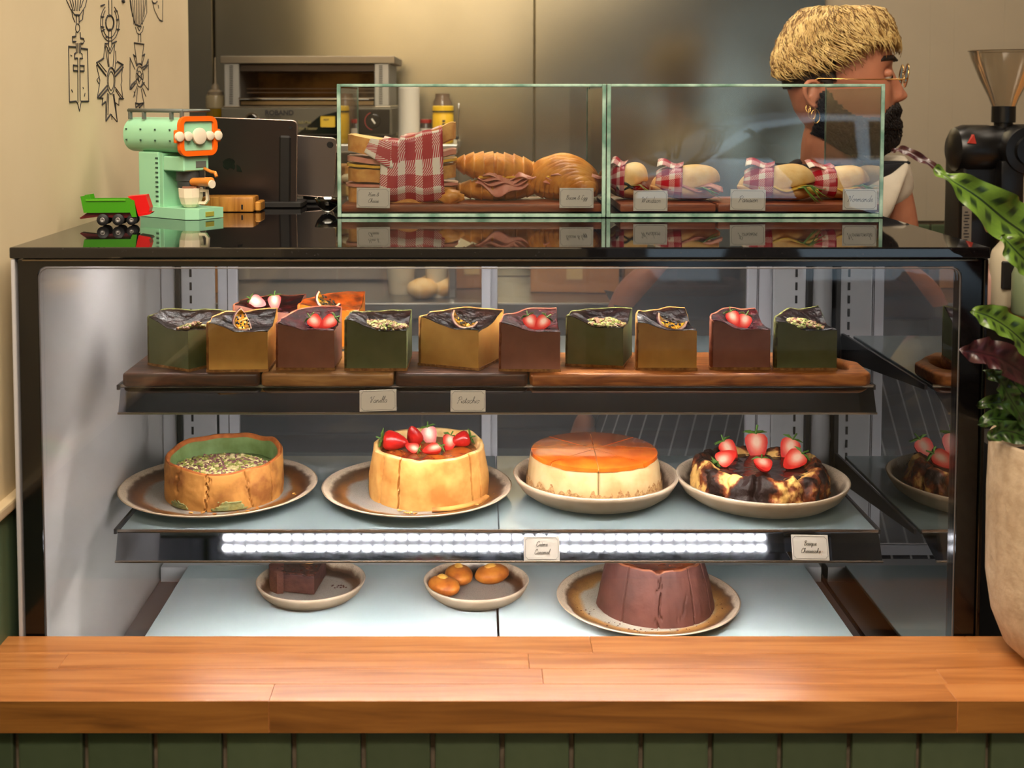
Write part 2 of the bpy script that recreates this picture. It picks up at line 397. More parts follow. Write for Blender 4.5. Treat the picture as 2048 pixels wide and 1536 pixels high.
# line drawings of medals on the left wall
def ms(x, y): return (90 + x * .16926, y * .16926)
def medal(name, label, lines):
    g = G()
    for ln in lines:
        r = .0007
        if isinstance(ln, tuple): r, ln = ln
        pts = [onx(*ms(*p), LW) for p in ln]
        tube([p + Vector((.0004, 0, 0)) for p in pts], r, 5, g=g)
    o = obj(name, g, ink_m); tag(o, label, 'wall drawing', 'medal drawings on the cream wall')
def oval(cx, cy, rx, ry, a0=0, a1=360, n=24): return arc(cx, cy, rx, a0, a1, n, ry)
B = .0013
medal('medal_drawing', 'line drawing of a medal with a rectangular plate and a double-barred cross', [
    [(250, 0), (300, 110), (350, 175), (405, 180), (470, 80), (490, 0)], (B, [(345, 172), (405, 178)]), [(310, 110), (325, 200), (350, 262)], [(452, 110), (440, 230), (405, 255)],
    *[[(290 + k * 32, 0), (330 + k * 18, 130 if k < 5 else 90)] for k in range(6)], oval(382, 330, 24, 50), [(368, 185), (366, 280)], [(398, 185), (400, 280)],
    (B, [(320, 435), (360, 430)]), [(320, 435), (322, 490)], (B, [(322, 492), (360, 492)]), [(362, 380), (362, 430)], (B, [(415, 450), (450, 455)]), [(450, 455), (462, 490), (440, 515)], (B, [(415, 512), (445, 515)]), [(412, 380), (415, 450)],
    [(275, 550), (285, 1205)], (B, [(275, 548), (360, 556)]), (B, [(425, 570), (498, 580)]), [(498, 580), (512, 1195)], (B, [(285, 1205), (365, 1196)]), [(365, 1196), (385, 1230), (403, 1315), (425, 1200)], (B, [(425, 1198), (512, 1196)]),
    [(365, 510), (368, 630)], [(382, 510), (384, 630)], [(400, 510), (402, 630)], [(418, 510), (418, 630)], (B, [(345, 640), (362, 625)]), [(345, 640), (346, 690)], (B, [(346, 690), (378, 686)]), (B, [(410, 690), (438, 690)]), [(438, 690), (436, 640), (420, 625)],
    (B, [(330, 770), (380, 776)]), [(330, 770), (332, 832)], (B, [(332, 834), (382, 836)]), (B, [(410, 775), (458, 778)]), [(458, 778), (458, 838)], (B, [(410, 838), (458, 840)]), [(384, 690), (386, 1215)], [(408, 690), (412, 1200)],
    [(310, 1060), (325, 1090)], [(470, 1100), (462, 1140)], [(445, 1030), (450, 1050)], [(300, 650), (315, 662)]])
medal('medal_drawing', 'line drawing of an oval wreath hanging over an eight-pointed star medal', [
    oval(762, 270, 52, 95), oval(762, 270, 42, 85), oval(762, 270, 110, 215, -60, 240), oval(762, 265, 85, 180, -50, 230), (B, [(655, 70), (700, 55)]), (B, [(655, 195), (690, 200)]), (B, [(660, 315), (690, 320)]), (B, [(665, 370), (700, 350)]), (B, [(830, 120), (850, 130)]),
    (B, [(840, 235), (865, 228)]), (B, [(845, 345), (875, 348)]), (B, [(715, 440), (735, 430)]), (B, [(735, 185), (785, 188)]), (B, [(735, 352), (775, 345)]), [(750, 0), (752, 180)], [(785, 0), (787, 180)],
    [(750, 350), (748, 540), (765, 600), (785, 540), (782, 350)], (B, [(705, 515), (740, 515)]), (B, [(785, 515), (840, 490)]), [(705, 520), (690, 680), (605, 740), (720, 890)], (B, [(605, 742), (690, 690)]), [(610, 765), (722, 905)], [(640, 745), (725, 850)],
    [(705, 520), (745, 790)], [(720, 540), (765, 635), (815, 530)], [(820, 520), (800, 790)], [(735, 560), (755, 790)], [(830, 600), (835, 700), (820, 850)], (B, [(850, 725), (920, 765)]), [(920, 765), (900, 890), (905, 960), (895, 1000), (915, 1150)],
    (B, [(820, 860), (915, 760)]), (B, [(825, 905), (920, 795)]), [(840, 745), (860, 725)], oval(778, 955, 45, 155), oval(778, 955, 33, 110), (B, oval(778, 955, 46, 158, 200, 330)), [(605, 770), (645, 950), (640, 1000), (615, 1150)], [(640, 900), (610, 945), (635, 990)],
    (B, [(615, 1150), (730, 1010)]), (B, [(640, 1160), (738, 1050)]), (B, [(615, 1155), (680, 1160)]), [(680, 1160), (670, 1240), (715, 1200), (715, 1430), (770, 1345), (850, 1440), (830, 1210), (870, 1245), (870, 1165), (925, 1165)],
    (B, [(670, 1240), (712, 1200)]), (B, [(715, 1430), (770, 1350)]), (B, [(875, 1165), (925, 1165)]), [(825, 1030), (920, 1160)], [(830, 1060), (895, 1165)], [(750, 1110), (740, 1360)], [(800, 1110), (845, 1400)], [(735, 1100), (720, 1400)], [(785, 1350), (787, 1415)], [(812, 1110), (852, 1440)]])
medal('medal_drawing', 'line drawing of a smaller cross medal under a striped ribbon', [
    [(1000, 0), (1010, 90), (1060, 280), (1110, 315), (1160, 250), (1200, 150), (1198, 0)], *[[(1010 + k * 22, 0), (1030 + k * 17, 200 if k in (0, 8) else 290)] for k in range(9)], (B, [(1060, 285), (1130, 312)]),
    [(1065, 320), (1085, 390), (1115, 405), (1150, 370), (1160, 310)], [(1090, 320), (1112, 365), (1135, 322)], [(1100, 400), (1098, 495)], [(1128, 400), (1130, 500)], (B, [(1050, 505), (1165, 522)]),
    [(1050, 510), (1085, 760)], [(1165, 525), (1135, 760)], [(1040, 640), (1080, 780)], [(1175, 640), (1140, 780)], (B, [(1045, 650), (1072, 670)]), (B, [(1145, 660), (1175, 640)]), [(1000, 680), (1060, 820)], [(1002, 690), (1000, 1060)], [(1218, 700), (1220, 1065)],
    (B, [(1145, 800), (1195, 765), (1218, 700)]), (B, [(1160, 825), (1210, 775)]), (B, oval(1112, 790, 32, 40, 190, 350)), oval(1115, 905, 42, 120), oval(1112, 900, 25, 60), [(1075, 860), (1150, 940)], [(1080, 940), (1150, 870)], [(1090, 820), (1110, 990)],
    (B, [(1000, 1060), (1020, 1000), (1070, 955)]), (B, [(1015, 1050), (1065, 985)]), [(1220, 1065), (1150, 965)], (B, [(1130, 1030), (1170, 975)]), [(1085, 1020), (1040, 1150)], [(1090, 1040), (1075, 1220)], [(1150, 1040), (1190, 1140)], [(1135, 1050), (1165, 1220)],
    [(1050, 1080), (1060, 1140)], [(1165, 1070), (1185, 1130)], (B, [(1065, 1215), (1110, 1225), (1165, 1215)]), (B, [(1070, 1270), (1125, 1225)]), (B, [(1110, 1270), (1160, 1225)]), [(1065, 1215), (1070, 1272)], [(1165, 1215), (1165, 1275)]])
medal('medal_drawing', 'curved blade end of a drawing cut by the top of the wall', [
    [(1262, 0), (1290, 120), (1340, 220), (1385, 252), (1388, 0)], (B, oval(1292, 12, 28, 26, 0, 180)), (B, [(1350, 235), (1386, 250)]), [(1335, 60), (1340, 100)]])
medal('medal_drawing', 'small dark tip of a drawing between the star medal and the cross medal', [(.003, [(905, 0), (928, 22)])])

# ------------------------------------------------------------------ wooden ledge and tiled front
oak_m = woodmat('ledge_oak', (158, 96, 48), (180, 116, 62), (194, 132, 76), stretch=(4, 55, 55), rough=.30, rnd=.05, bump=.05, coat=.25)  # lighter oak for the ledge top
oakf_m = woodmat('ledge_oak_front_shade', (104, 62, 20), (134, 84, 32), (156, 102, 44), stretch=(4, 18, 40), rough=.4, rnd=.1, bump=.08)  # darker copy of the oak, with the front's shade in its colour
LZ = at(1000, 1272, 1.497).z; LY = onz(1000, 1402, LZ).y; LB = at(1000, 1467, LY).z
led = struct('trim_4', box(LW, 2.2, LY + .012, 1.496, LB + .001, LZ - .006), oakf_m, 'thick laminated oak ledge in front of the display case', 'wooden ledge')
ys = [LY, LY + .040, LY + .078, LY + .118, 1.497]
for r in range(4):
    x = LW - random.uniform(0, .5)
    while x < 2.2:
        ln = random.uniform(.45, .95)
        a, b = max(x, LW), min(x + ln, 2.2)
        if b - a > .02:
            obj('stave', rbox(a, b - .0003, ys[r], ys[r + 1] - .0002, LZ - .007 if r else LB, LZ, .0006, 1), oak_m if r else [oak_m, oakf_m], led)
        x += ln
for o in led.children:                              # front face: edge grain, darkened by shade painted into the colour
    if len(o.data.materials) == 2:
        for p in o.data.polygons:
            if p.normal.y < -.8: p.material_index = 1
cf = struct('wall_counter_front', box(LW, 2.2, LY + .030, LY + .05, 0, LB), grout_m, 'dark green tiled counter front under the oak ledge', 'tiled counter front')
TW = at(167, 1500, LY + .03).x - at(29, 1500, LY + .03).x
tg = rbox(0, TW - .0055, LY + .020, LY + .031, LB - .21, LB - .002, .003, 2); first = None
x = at(36, 1500, LY + .02).x - TW
for i in range(22):
    if first is None: first = obj('tile', tg, tile_m, cf); o = first
    else: o = first.copy(); col.objects.link(o)
    o.location.x = x + i * TW
    if x + i * TW > 1.1: break

# ------------------------------------------------------------------ the refrigerated display case
X0, X1, Y0, Y1 = -.579, .631, 1.50, 2.22
ZT = at(1000, 494, Y0).z
SH1, SH2, DK = .973, .761, .566
YF, YR = 1.72, 2.09                                 # shelf front and rear
case = thing('display_case', 'black framed refrigerated glass cake display case', 'display case', ((X0 + X1) / 2, Y0, 0))
def P(name, g, m, **k):
    k.setdefault('world', True); return obj(name, g, m, case, **k)
top_m = mat('black_glass_top', (14, 13, 14), (40, 38, 40), scale=420, lo=.62, hi=.72, rough=.03, spec=.75)
P('top', rbox(X0 - .003, X1 + .003, Y0 - .004, Y1, ZT - .014, ZT, .002), top_m)
P('top_highlight', rbox(X0 + .012, X1 - .012, Y0 - .003, Y0 + .01, ZT - .0175, ZT - .0150, .0006, 1), mat('highlight_line', (130, 118, 100), rough=.25, metal=1), label='thin pale metal strip standing in for the highlight under the top edge')  # pale strip painted in as the highlight along the top
zt1 = at(1000, 533, Y0).z; xi0, xi1 = at(82, 900, Y0).x, at(1922, 620, Y0).x
zb = .58
def frame_ring(outer, inner, y0, y1):
    n = len(inner); g = G()
    vs = [(x, y, z) for y in (y0, y1) for (x, z) in outer] + [(x, y, z) for y in (y0, y1) for (x, z) in inner]
    fs = []
    for i in range(n):
        j = (i + 1) % n
        fs += [(i, j, 2 * n + j, 2 * n + i), (n + i, 3 * n + i, 3 * n + j, n + j), (i, n + i, n + j, j), (2 * n + i, 2 * n + j, 3 * n + j, 3 * n + i)]
    return g.add(vs, fs)
inner = rrect(xi0, xi1, zb, zt1, .012, 6)
cxm, czm = (xi0 + xi1) / 2, (zb + zt1) / 2
outer = []
for (x, z) in inner:
    outer.append((X0 + .006 if x < cxm else X1 - .006, zb - .05 if z < czm else ZT - .016))
P('front_frame', frame_ring(outer, inner, Y0, Y0 + .006), black_m)
P('front_glass', box(xi0 - .004, xi1 + .004, Y0 + .0062, Y0 + .0066, zb - .004, zt1 + .004), glass_m)
P('glass_edge', tube([(x, Y0 - .0002, z) for x, z in rrect(xi0 + .002, xi1 - .002, zb, zt1 - .002, .012, 6)], .0009, 5, True), mat('edge_line', (90, 88, 90), rough=.3))
P('corner_strip', rbox(X0 - .002, X0 + .003, Y0 - .003, Y0 + .02, .5, ZT - .015, .001, 1), mat('strip', (178, 178, 182), rough=.4), label='grey aluminium strip on the left corner')
P('corner_strip', rbox(X1 - .004, X1 + .001, Y0 - .003, Y0 + .02, .5, ZT - .015, .001, 1), black_m)
P('side_panel', box(X0 + .004, X0 + .016, Y0 + .007, Y1 - .02, .5, ZT - .016), mat('side_white', (196, 192, 190), (186, 182, 182), scale=4, rough=.07, spec=.8, ior=1.8), label='glossy pale left side panel')
P('side_panel', box(X1 - .024, X1 - .0235, Y0 + .03, Y1 - .06, .5, ZT - .016), sideglass_m, label='clear right side glass')
P('side_post', rbox(X1 - .03, X1 - .004, Y0 + .007, Y0 + .03, .5, ZT - .016, .002), black_m)
P('side_post', rbox(X1 - .03, X1 - .004, Y1 - .06, Y1 - .03, .5, ZT - .016, .002), alug_m)
P('base', box(X0 + .01, X1 - .01, Y0 + .02, Y1 - .01, .05, DK - .035), dark_m)
P('inner_lining', box(X0 + .017, X1 - .028, Y0 + .02, YR + .03, DK - .034, DK - .03), mat('lining_grey', (112, 106, 108), rough=.4))
P('header', box(X0 + .01, X1 - .01, Y0 + .0072, Y1 - .01, ZT - .019, ZT - .0145), mat('header_grey', (120, 122, 120), rough=.4))
# LED strips: under the top, and under each shelf behind its price rail
led_m = emat('led_strip', (255, 248, 242), LED_E)
leddim_m = emat('led_strip_low', (255, 248, 242), LED_E * 1.1)
ledbase_m = mat('led_base', (60, 62, 66), rough=.4)
def led_strip(parent, xa, xb, y, z, m, name='led_bar', rows=(0, .0145)):
    bar = obj(name, box(xa - .01, xb + .01, y - .003, y + rows[-1] + .009, z, z + .003), ledbase_m, parent, world=True)
    n = int((xb - xa) / .0184)
    for r in rows:
        g = G()
        for i in range(n): box(xa + i * .0184, xa + i * .0184 + .0125, y + r, y + r + .0042, z - .001, z, g=g)
        o = obj('led', g, m, bar, kind='stuff')
led_strip(case, -.50, .55, 1.775, ZT - .024, led_m)
# rear frame: uprights, sliding doors
YU = 2.13
def vpost(pa, pb, y, d, m, name, z0=DK - .02, z1=ZT - .02, **k):
    a, b = at(pa, 620, y).x, at(pb, 620, y).x
    return P(name, rbox(a, b, y, y + d, z0, z1, .0015, 1), m, **k)
for pa, pb, sx in ((362, 430, 382), (1546, 1612, 1592)):
    u = vpost(pa, pb, YU, .006, alug_m, 'upright')
    g = G(); x = at(sx, 620, YU).x
    for k in range(26): box(x - .002, x + .002, YU - .0006, YU, DK + .01 + k * .0235, DK + .024 + k * .0235, g=g)
    obj('slot', g, blackm_m, u, kind='stuff')
for pa, pb in ((350, 360), (1614, 1625)): vpost(pa, pb, YU - .01, .02, blackm_m, 'gasket')
for pa, pb in ((322, 350), (1625, 1655)): vpost(pa, pb, YU, .01, alug_m, 'upright')
YD = 2.16
for i, (pa, pb) in enumerate(((436, 982), (976, 1544))):
    y = YD + i * .016; xa, xb = at(pa, 620, y).x, at(pb, 620, y).x
    d = P('sliding_door', box(xa + .004, xb - .004, y + .005, y + .0054, DK - .01, ZT - .022), glassmat('door_glass' + str(i), (.86, .86, .86), ior=1.5, boost=1.2, haze=((200, 202, 210), .12, .3)))  # grey haze mixed into the glass stands in for scattered light
    sL = .036 if i == 0 else .017; sR = .017 if i == 0 else .046
    sd = obj('stile', rbox(xa, xa + sL, y - .002, y + .010, DK - .015, ZT - .02, .002), alu_m, d)
    sd = obj('stile', rbox(xb - sR, xb, y - .002, y + .010, DK - .015, ZT - .02, .002), alu_m, d)
    obj('rail', rbox(xa + sL, xb - sR, y - .002, y + .010, DK - .015, DK + .004, .002), alu_m, d)
    for xg in ((xa + sL * .48,) if i == 0 else (xb - sR * .62, xb - sR * .56)):
        obj('groove', box(xg, xg + .0012, y - .0026, y - .002, DK - .015, ZT - .02), dark_m, d)
# deck: two panels of pale glass
for a, b in ((-.51, at(994, 1200, 1.9).x - .0008), (at(996, 1200, 1.9).x + .0008, at(1712, 1200, 1.8).x)):
    P('deck_panel', rbox(a, b, 1.56, YR, DK - .006, DK, .001, 1), deck_m)
P('rear_lip', box(X0 + .02, X1 - .03, YR, YU - .002, DK - .03, DK - .004), white_m)
# shelves
rail_m = mat('mirror_rail', (165, 168, 178), rough=.05, metal=1)
bracket_m = mat('bracket', (70, 66, 68), rough=.4, metal=.6)
for z, nm, pxs in ((SH1, 'upper', (243, 1745, 772)), (SH2, 'lower', (237, 1755, 1064))):
    xa, xb = at(pxs[0], pxs[2], YF).x, at(pxs[1], pxs[2], YF).x; xm = at(998, pxs[2], YF).x
    s = P('shelf', rbox(xa, xm - .0006, YF, YR, z - .006, z, .001, 1), shelf_m, label='pale blue glass %s shelf, left pane' % nm)
    obj('shelf_pane', rbox(xm + .0006, xb, YF, YR, z - .006, z, .001, 1), shelf_m, s)
    a, b = .0413, .0279
    xl, xr = (at(236.5, 825, YF - a).x, at(1753, 825, YF - a).x) if nm == 'upper' else (at(231, 1121, YF - a).x, at(1765, 1121, YF - a).x)
    rg = G().add([(xa - .001, YF, z), (xb + .001, YF, z), (xr, YF - a, z - b), (xl, YF - a, z - b),
                  (xa - .001, YF + .001, z - .001), (xb + .001, YF + .001, z - .001), (xr, YF - a + .001, z - b - .001), (xl, YF - a + .001, z - b - .001)],
                 [(0, 1, 2, 3), (7, 6, 5, 4), (0, 4, 5, 1), (2, 6, 7, 3), (1, 5, 6, 2), (0, 3, 7, 4)])
    led_strip(s, -.405, .475, YF - .0215, z - .021, led_m if nm == 'upper' else leddim_m, rows=(0, .0165))
    obj('price_rail', rg, rail_m, s, label='mirror-bright sloping price rail')
    for zz, yy, l0, l1 in ((z + .001, YF - .001, xa, xb), (z - b - .001, YF - a, xl, xr)):
        obj('rail_lip', rbox(l0 - .001, l1 + .001, yy - .0016, yy + .0016, zz - .0016, zz + .0016, .0005, 1), mat('rail_lip', (205, 190, 180), rough=.2, metal=1), s)
    for xx in (xa - .010, xb + .004):
        obj('bracket', extrude_poly([(YF + .01, z - .008), (YU, z - .05), (YU, z - .004), (YF + .01, z - .001)], 'x', xx, xx + .004), bracket_m, s)

# ------------------------------------------------------------------ wooden serving boards on the upper shelf
walnut_m = woodmat('walnut', (50, 26, 16), (72, 40, 24), (98, 58, 34), stretch=(14, 90, 90), rough=.45, rnd=.03)
maple_m = woodmat('light_board', (128, 84, 40), (156, 108, 58), (180, 132, 76), stretch=(14, 90, 90), rough=.45, rnd=.03)
acacia_m = woodmat('acacia', (120, 62, 26), (158, 92, 40), (184, 116, 58), stretch=(14, 90, 90), rough=.4, rnd=.03)
BT = SH1 + .0195
def board(px0, px1, m, label, hole=None, endr=False, YB0=1.712, YB1=1.868):
    x0 = at(px0, 760, YB0).x; x1 = at(px1, 760, YB0).x
    o = thing('serving_board', label, 'serving board', ((x0 + x1) / 2, YB0, SH1 + .0002), group='wooden boards along the upper shelf')
    xc = o.location.x; hw = (x1 - x0) / 2
    if not hole:
        pts = rrect(-hw, hw, 0, YB1 - YB0, .008, 4)
        g = bev_poly(pts, 0, BT - SH1, .004)
    else:
        pts = [(-hw + .004, 0)] + arc(hw - .016, .018, .018, -90, -20, 6) + arc(hw - .010, .075, .014, 0, 55, 5) + [(hw - .030, .125), (hw - .052, .15), (-hw + .004, .15), (-hw, .145), (-hw, .006)]
        g = bev_poly(pts, 0, BT - SH1, .005, hole=[(hw - .034 + .015 * cos(t) - .10 * (.036 * sin(t)), .074 + .044 * sin(t)) for t in [2 * pi * i / 20 for i in range(20)]])
    obj('board', g, m, o, smooth=True, angle=50)
    return o
def bev_poly(pts, z0, z1, b, hole=None):
    bm = bmesh.new()
    vs = [bm.verts.new((x, y, z0)) for x, y in pts]; es = [bm.edges.new((vs[i], vs[(i + 1) % len(vs)])) for i in range(len(vs))]
    if hole:
        hv = [bm.verts.new((x, y, z0)) for x, y in hole]; es += [bm.edges.new((hv[i], hv[(i + 1) % len(hv)])) for i in range(len(hv))]
        bmesh.ops.triangle_fill(bm, edges=es, use_beauty=True, use_dissolve=False)
    else: bm.faces.new(vs)
    r = bmesh.ops.extrude_face_region(bm, geom=bm.faces[:])
    for v in r['geom']:
        if isinstance(v, bmesh.types.BMVert): v.co.z = z1
    bmesh.ops.recalc_face_normals(bm, faces=bm.faces)
    ed = [e for e in bm.edges if len(e.link_faces) == 2 and abs(e.calc_face_angle(0)) > .9 and abs(e.verts[0].co.z - e.verts[1].co.z) < 1e-6]
    bmesh.ops.bevel(bm, geom=ed, offset=b, segments=3, profile=.5, affect='EDGES')
    bm.verts.index_update()
    g = G().add([v.co.copy() for v in bm.verts], [tuple(v.index for v in f.verts) for f in bm.faces]); bm.free(); return g
board(243, 519, walnut_m, 'dark walnut serving board at the left end of the upper shelf')
board(521, 787, maple_m, 'pale wooden serving board under the pink and green slices')
board(790, 1056, walnut_m, 'dark walnut serving board in the middle of the upper shelf')
board(1060, 1745, acacia_m, 'long orange-brown serving board with an oval handle hole', hole=True)

# ------------------------------------------------------------------ cheesecake slices
crust_m = mat('crust', (196, 138, 68), (152, 92, 38), scale=60, rough=.8, bump=.5, bscale=260, bdist=.002)
base_m = mat('crumb_base', (178, 126, 70), (132, 86, 42), scale=160, rough=.9, bump=.7, bscale=400, bdist=.002)
skin_m = mat('burnt_skin', (34, 15, 10), (12, 6, 6), scale=50, rough=.30, bump=1, bscale=70, coat=.12, spec=.3, bdist=.006, c3=(22, 10, 8))
skinr_m = mat('jam_skin', (70, 12, 14), (18, 5, 7), scale=70, rough=.2, bump=1, bscale=170, coat=.15, spec=.3, bdist=.006)
orangeskin_m = mat('orange_skin', (214, 96, 24), (88, 34, 18), scale=45, rough=.3, bump=.5, bscale=150, coat=.5)
fill = {'pistachio': mat('pistachio_cream', (112, 118, 76), (98, 106, 62), scale=26, rough=.55, sss=.12, bump=.06, bscale=160),
        'vanilla': mat('vanilla_cream', (228, 176, 92), (210, 156, 74), scale=26, rough=.5, sss=.12, bump=.06, bscale=160),
        'strawberry': mat('strawberry_cream', (172, 114, 96), (156, 100, 84), scale=26, rough=.55, sss=.12, bump=.06, bscale=160)}
rim = {'pistachio': mat('pistachio_rim', (110, 112, 52), (70, 58, 26), scale=90, rough=.8, bump=.8, bscale=300),
       'vanilla': mat('vanilla_rim', (220, 150, 62), (168, 92, 34), scale=70, rough=.75, bump=.5, bscale=260),
       'strawberry': mat('strawberry_rim', (176, 100, 66), (128, 62, 42), scale=70, rough=.75, bump=.5, bscale=260)}
pist_a = [mat('pistachio_bits', (142, 142, 56), (112, 120, 48), scale=190, rough=.6), mat('pistachio_pale', (178, 160, 100), (140, 112, 70), scale=190, rough=.6), mat('pistachio_husk', (120, 76, 66), (150, 104, 60), scale=190, rough=.6)]
pith_m = mat('passion_skin', (96, 34, 44), (64, 22, 34), scale=50, rough=.35)
pithw_m = mat('passion_pith', (226, 190, 150), (210, 150, 120), scale=50, rough=.6)
pulp_m = mat('passion_pulp', (228, 166, 34), (196, 120, 20), scale=150, rough=.12, coat=1, bump=.8, bscale=230, bdist=.003)
seed_m = mat('passion_seed', (30, 26, 16), rough=.2)
straw_m = mat('strawberry_skin', (206, 34, 28), (176, 20, 20), scale=60, rough=.25, bump=.5, bscale=260, coat=.4)
leafs_m = mat('strawberry_leaf', (92, 132, 44), (60, 100, 30), scale=60, rough=.6)
purp_m = mat('purple_petal', (96, 22, 70), (66, 12, 46), scale=80, rough=.4)
def straw_cut_mat():
    m = bpy.data.materials.new('strawberry_flesh'); m.use_nodes = True; N = m.node_tree.nodes; L = m.node_tree.links; b = N['Principled BSDF']
    tc = N.new('ShaderNodeTexCoord'); sp = N.new('ShaderNodeSeparateXYZ'); L.new(tc.outputs['Object'], sp.inputs[0])
    # distance from the core line in the strawberry's own coordinates: white heart, red rim
    mx = N.new('ShaderNodeMath'); mx.operation = 'MULTIPLY'; mx.inputs[1].default_value = 1.5; L.new(sp.outputs[0], mx.inputs[0])
    mz = N.new('ShaderNodeMath'); mz.operation = 'ADD'; mz.inputs[1].default_value = -.003; L.new(sp.outputs[2], mz.inputs[0])
    cb = N.new('ShaderNodeCombineXYZ'); L.new(mx.outputs[0], cb.inputs[0]); L.new(mz.outputs[0], cb.inputs[2])
    ln = N.new('ShaderNodeVectorMath'); ln.operation = 'LENGTH'; L.new(cb.outputs[0], ln.inputs[0])
    nt = N.new('ShaderNodeTexNoise'); nt.inputs['Scale'].default_value = 260; L.new(tc.outputs['Object'], nt.inputs[0])
    ad = N.new('ShaderNodeMath'); ad.operation = 'MULTIPLY_ADD'; ad.inputs[1].default_value = .002; L.new(nt.outputs[0], ad.inputs[0]); L.new(ln.outputs['Value'], ad.inputs[2])
    r = N.new('ShaderNodeValToRGB'); e = r.color_ramp.elements; e[0].position = .25; e[0].color = lin((240, 196, 170)); e[1].position = .9; e[1].color = lin((206, 40, 32))
    k = e.new(.6); k.color = lin((234, 112, 92))
    sc_ = N.new('ShaderNodeMath'); sc_.operation = 'MULTIPLY'; sc_.inputs[1].default_value = 62; L.new(ad.outputs[0], sc_.inputs[0]); L.new(sc_.outputs[0], r.inputs[0])
    L.new(r.outputs[0], b.inputs['Base Color']); b.inputs['Roughness'].default_value = .3
    return m
flesh_m = straw_cut_mat()
def strawberry_proto(half=True):
    """a strawberry, tip down along -z, cut face towards -y"""
    t = thing('strawberry_half' if half else 'strawberry', 'red strawberry piece on a cake', 'strawberry')
    prof = [(.0006, -.0165), (.0030, -.0150), (.0062, -.0105), (.0090, -.0040), (.0105, .0020), (.0104, .0062), (.0080, .0094), (.0040, .0106), (.0005, .0104)]
    if half:
        g = lathe(prof, 14, a0=0, a1=pi)
        n = 15; k = len(prof)
        ring = [i * n for i in range(k)] + [i * n + n - 1 for i in range(k - 1, -1, -1)]
        g.f.append(tuple(ring)); g.m.append(1)
    else: g = lathe(prof, 18)
    obj('flesh', g, [straw_m, flesh_m], t, smooth=True, angle=40)
    lg = G()
    for i in range(7):
        a = (pi * (i + .5) / 7 if half else 2 * pi * i / 7); c, s_ = cos(a), sin(a)
        lg.add([(0, 0, .0105), (c * .005 - s_ * .002, s_ * .005 + c * .002, .0135), (c * .0115, s_ * .0115, .0120 + .002 * (i % 2)), (c * .005 + s_ * .002, s_ * .005 - c * .002, .0125)], [(0, 1, 2, 3)])
    tube([(0, 0, .010), (.001, 0, .0145), (.002, 0, .018)], .0007, 5, g=lg)
    lo = obj('leaves', lg, leafs_m, t); solidify(lo, .0005)
    return t
SB = strawberry_proto(True); SW = strawberry_proto(False); used = {'h': False, 'w': False}
def strawberry(loc, rot, s, label, group, whole=False):
    k = 'w' if whole else 'h'; p = SW if whole else SB
    o = p if not used[k] else dup(p)
    used[k] = True
    o.location = loc; o.rotation_euler = rot; o.scale = (s, s, s); tag(o, label, 'strawberry', group); return o
def passion_proto():
    t = thing('passion_fruit_wedge', 'x', 'passion fruit')
    Rr = .0155; a1 = R(84); n = 12
    # a wedge of a round fruit: skin is a lune, two cut faces
    g = G(); vs = []; fs = []
    for j in range(9):
        th = pi * j / 8
        for i in range(n + 1):
            a = a1 * i / n; r = Rr * sin(th)
            vs.append((r * cos(a), r * sin(a), Rr * cos(th)))
    for j in range(8):
        for i in range(n): q = j * (n + 1) + i; fs.append((q, q + 1, q + n + 2, q + n + 1))
    g.add(vs, fs, 0)
    obj('peel', g, pith_m, t, smooth=True); solidify(t.children[-1], .0012, -1)
    for k, a in enumerate((0.0, a1)):
        g2 = G(); m = 16; s = 1 if k == 0 else -1
        ring = [(Rr * .985 * sin(pi * i / m), Rr * .985 * cos(pi * i / m)) for i in range(m + 1)]
        inn = [(Rr * .80 * sin(pi * i / m), Rr * .80 * cos(pi * i / m)) for i in range(m + 1)]
        q = [(r * cos(a), r * sin(a), z) for r, z in ring] + [(r * cos(a), r * sin(a), z) for r, z in inn]
        g2.add(q, [(i, i + 1, m + 2 + i, m + 1 + i) for i in range(m)], 0)
        obj('pith', g2, pithw_m, t, smooth=True)
    pg = blob(Rr * .78, Rr * .78, Rr * .80, 3, lambda p: 1 + .10 * nz(p.x, p.y, p.z, 6))
    for v in pg.v:                                       # keep the pulp inside the wedge
        a = math.atan2(v.y, v.x); r = math.hypot(v.x, v.y); ac = max(R(4), min(a1 - R(4), a if a > -pi / 2 - .35 else a + 2 * pi))
        if not (R(4) <= a <= a1 - R(4)):
            ac = R(1) if (a < 0 and a > -(2 * pi - a1) / 2) else a1 - R(1)
        v.x, v.y = r * cos(ac), r * sin(ac)
    obj('pulp', pg, pulp_m, t, smooth=True)
    sg = G(); rn = random.Random(3)
    for k in range(22):
        r = Rr * rn.uniform(.12, .66); z = Rr * rn.uniform(-.6, .6)
        if math.hypot(r, z) > Rr * .68: continue
        a = 0 if k % 2 else a1; b = blob(.0011, .0008, .0015, 1)
        sg.merge(b, Matrix.Translation((r * cos(a), r * sin(a) + (-.0003 if a == 0 else .0003), z)))
    obj('seeds', sg, seed_m, t, smooth=True)
    return t
PF = passion_proto(); pf_used = [False]
def passion(loc, rot, s, label, group='passion fruit wedges on the yellow slices'):
    o = PF if not pf_used[0] else dup(PF); pf_used[0] = True
    o.location = loc; o.rotation_euler = (Matrix.Rotation(R(rot[2]), 4, 'Z') @ Matrix.Rotation(R(rot[0]), 4, 'X') @ Matrix.Rotation(R(90 + rot[1]), 4, 'Y')).to_euler(); o.scale = (s * 1.35, s * 1.35, s * 1.35); tag(o, label, 'passion fruit', group); return o

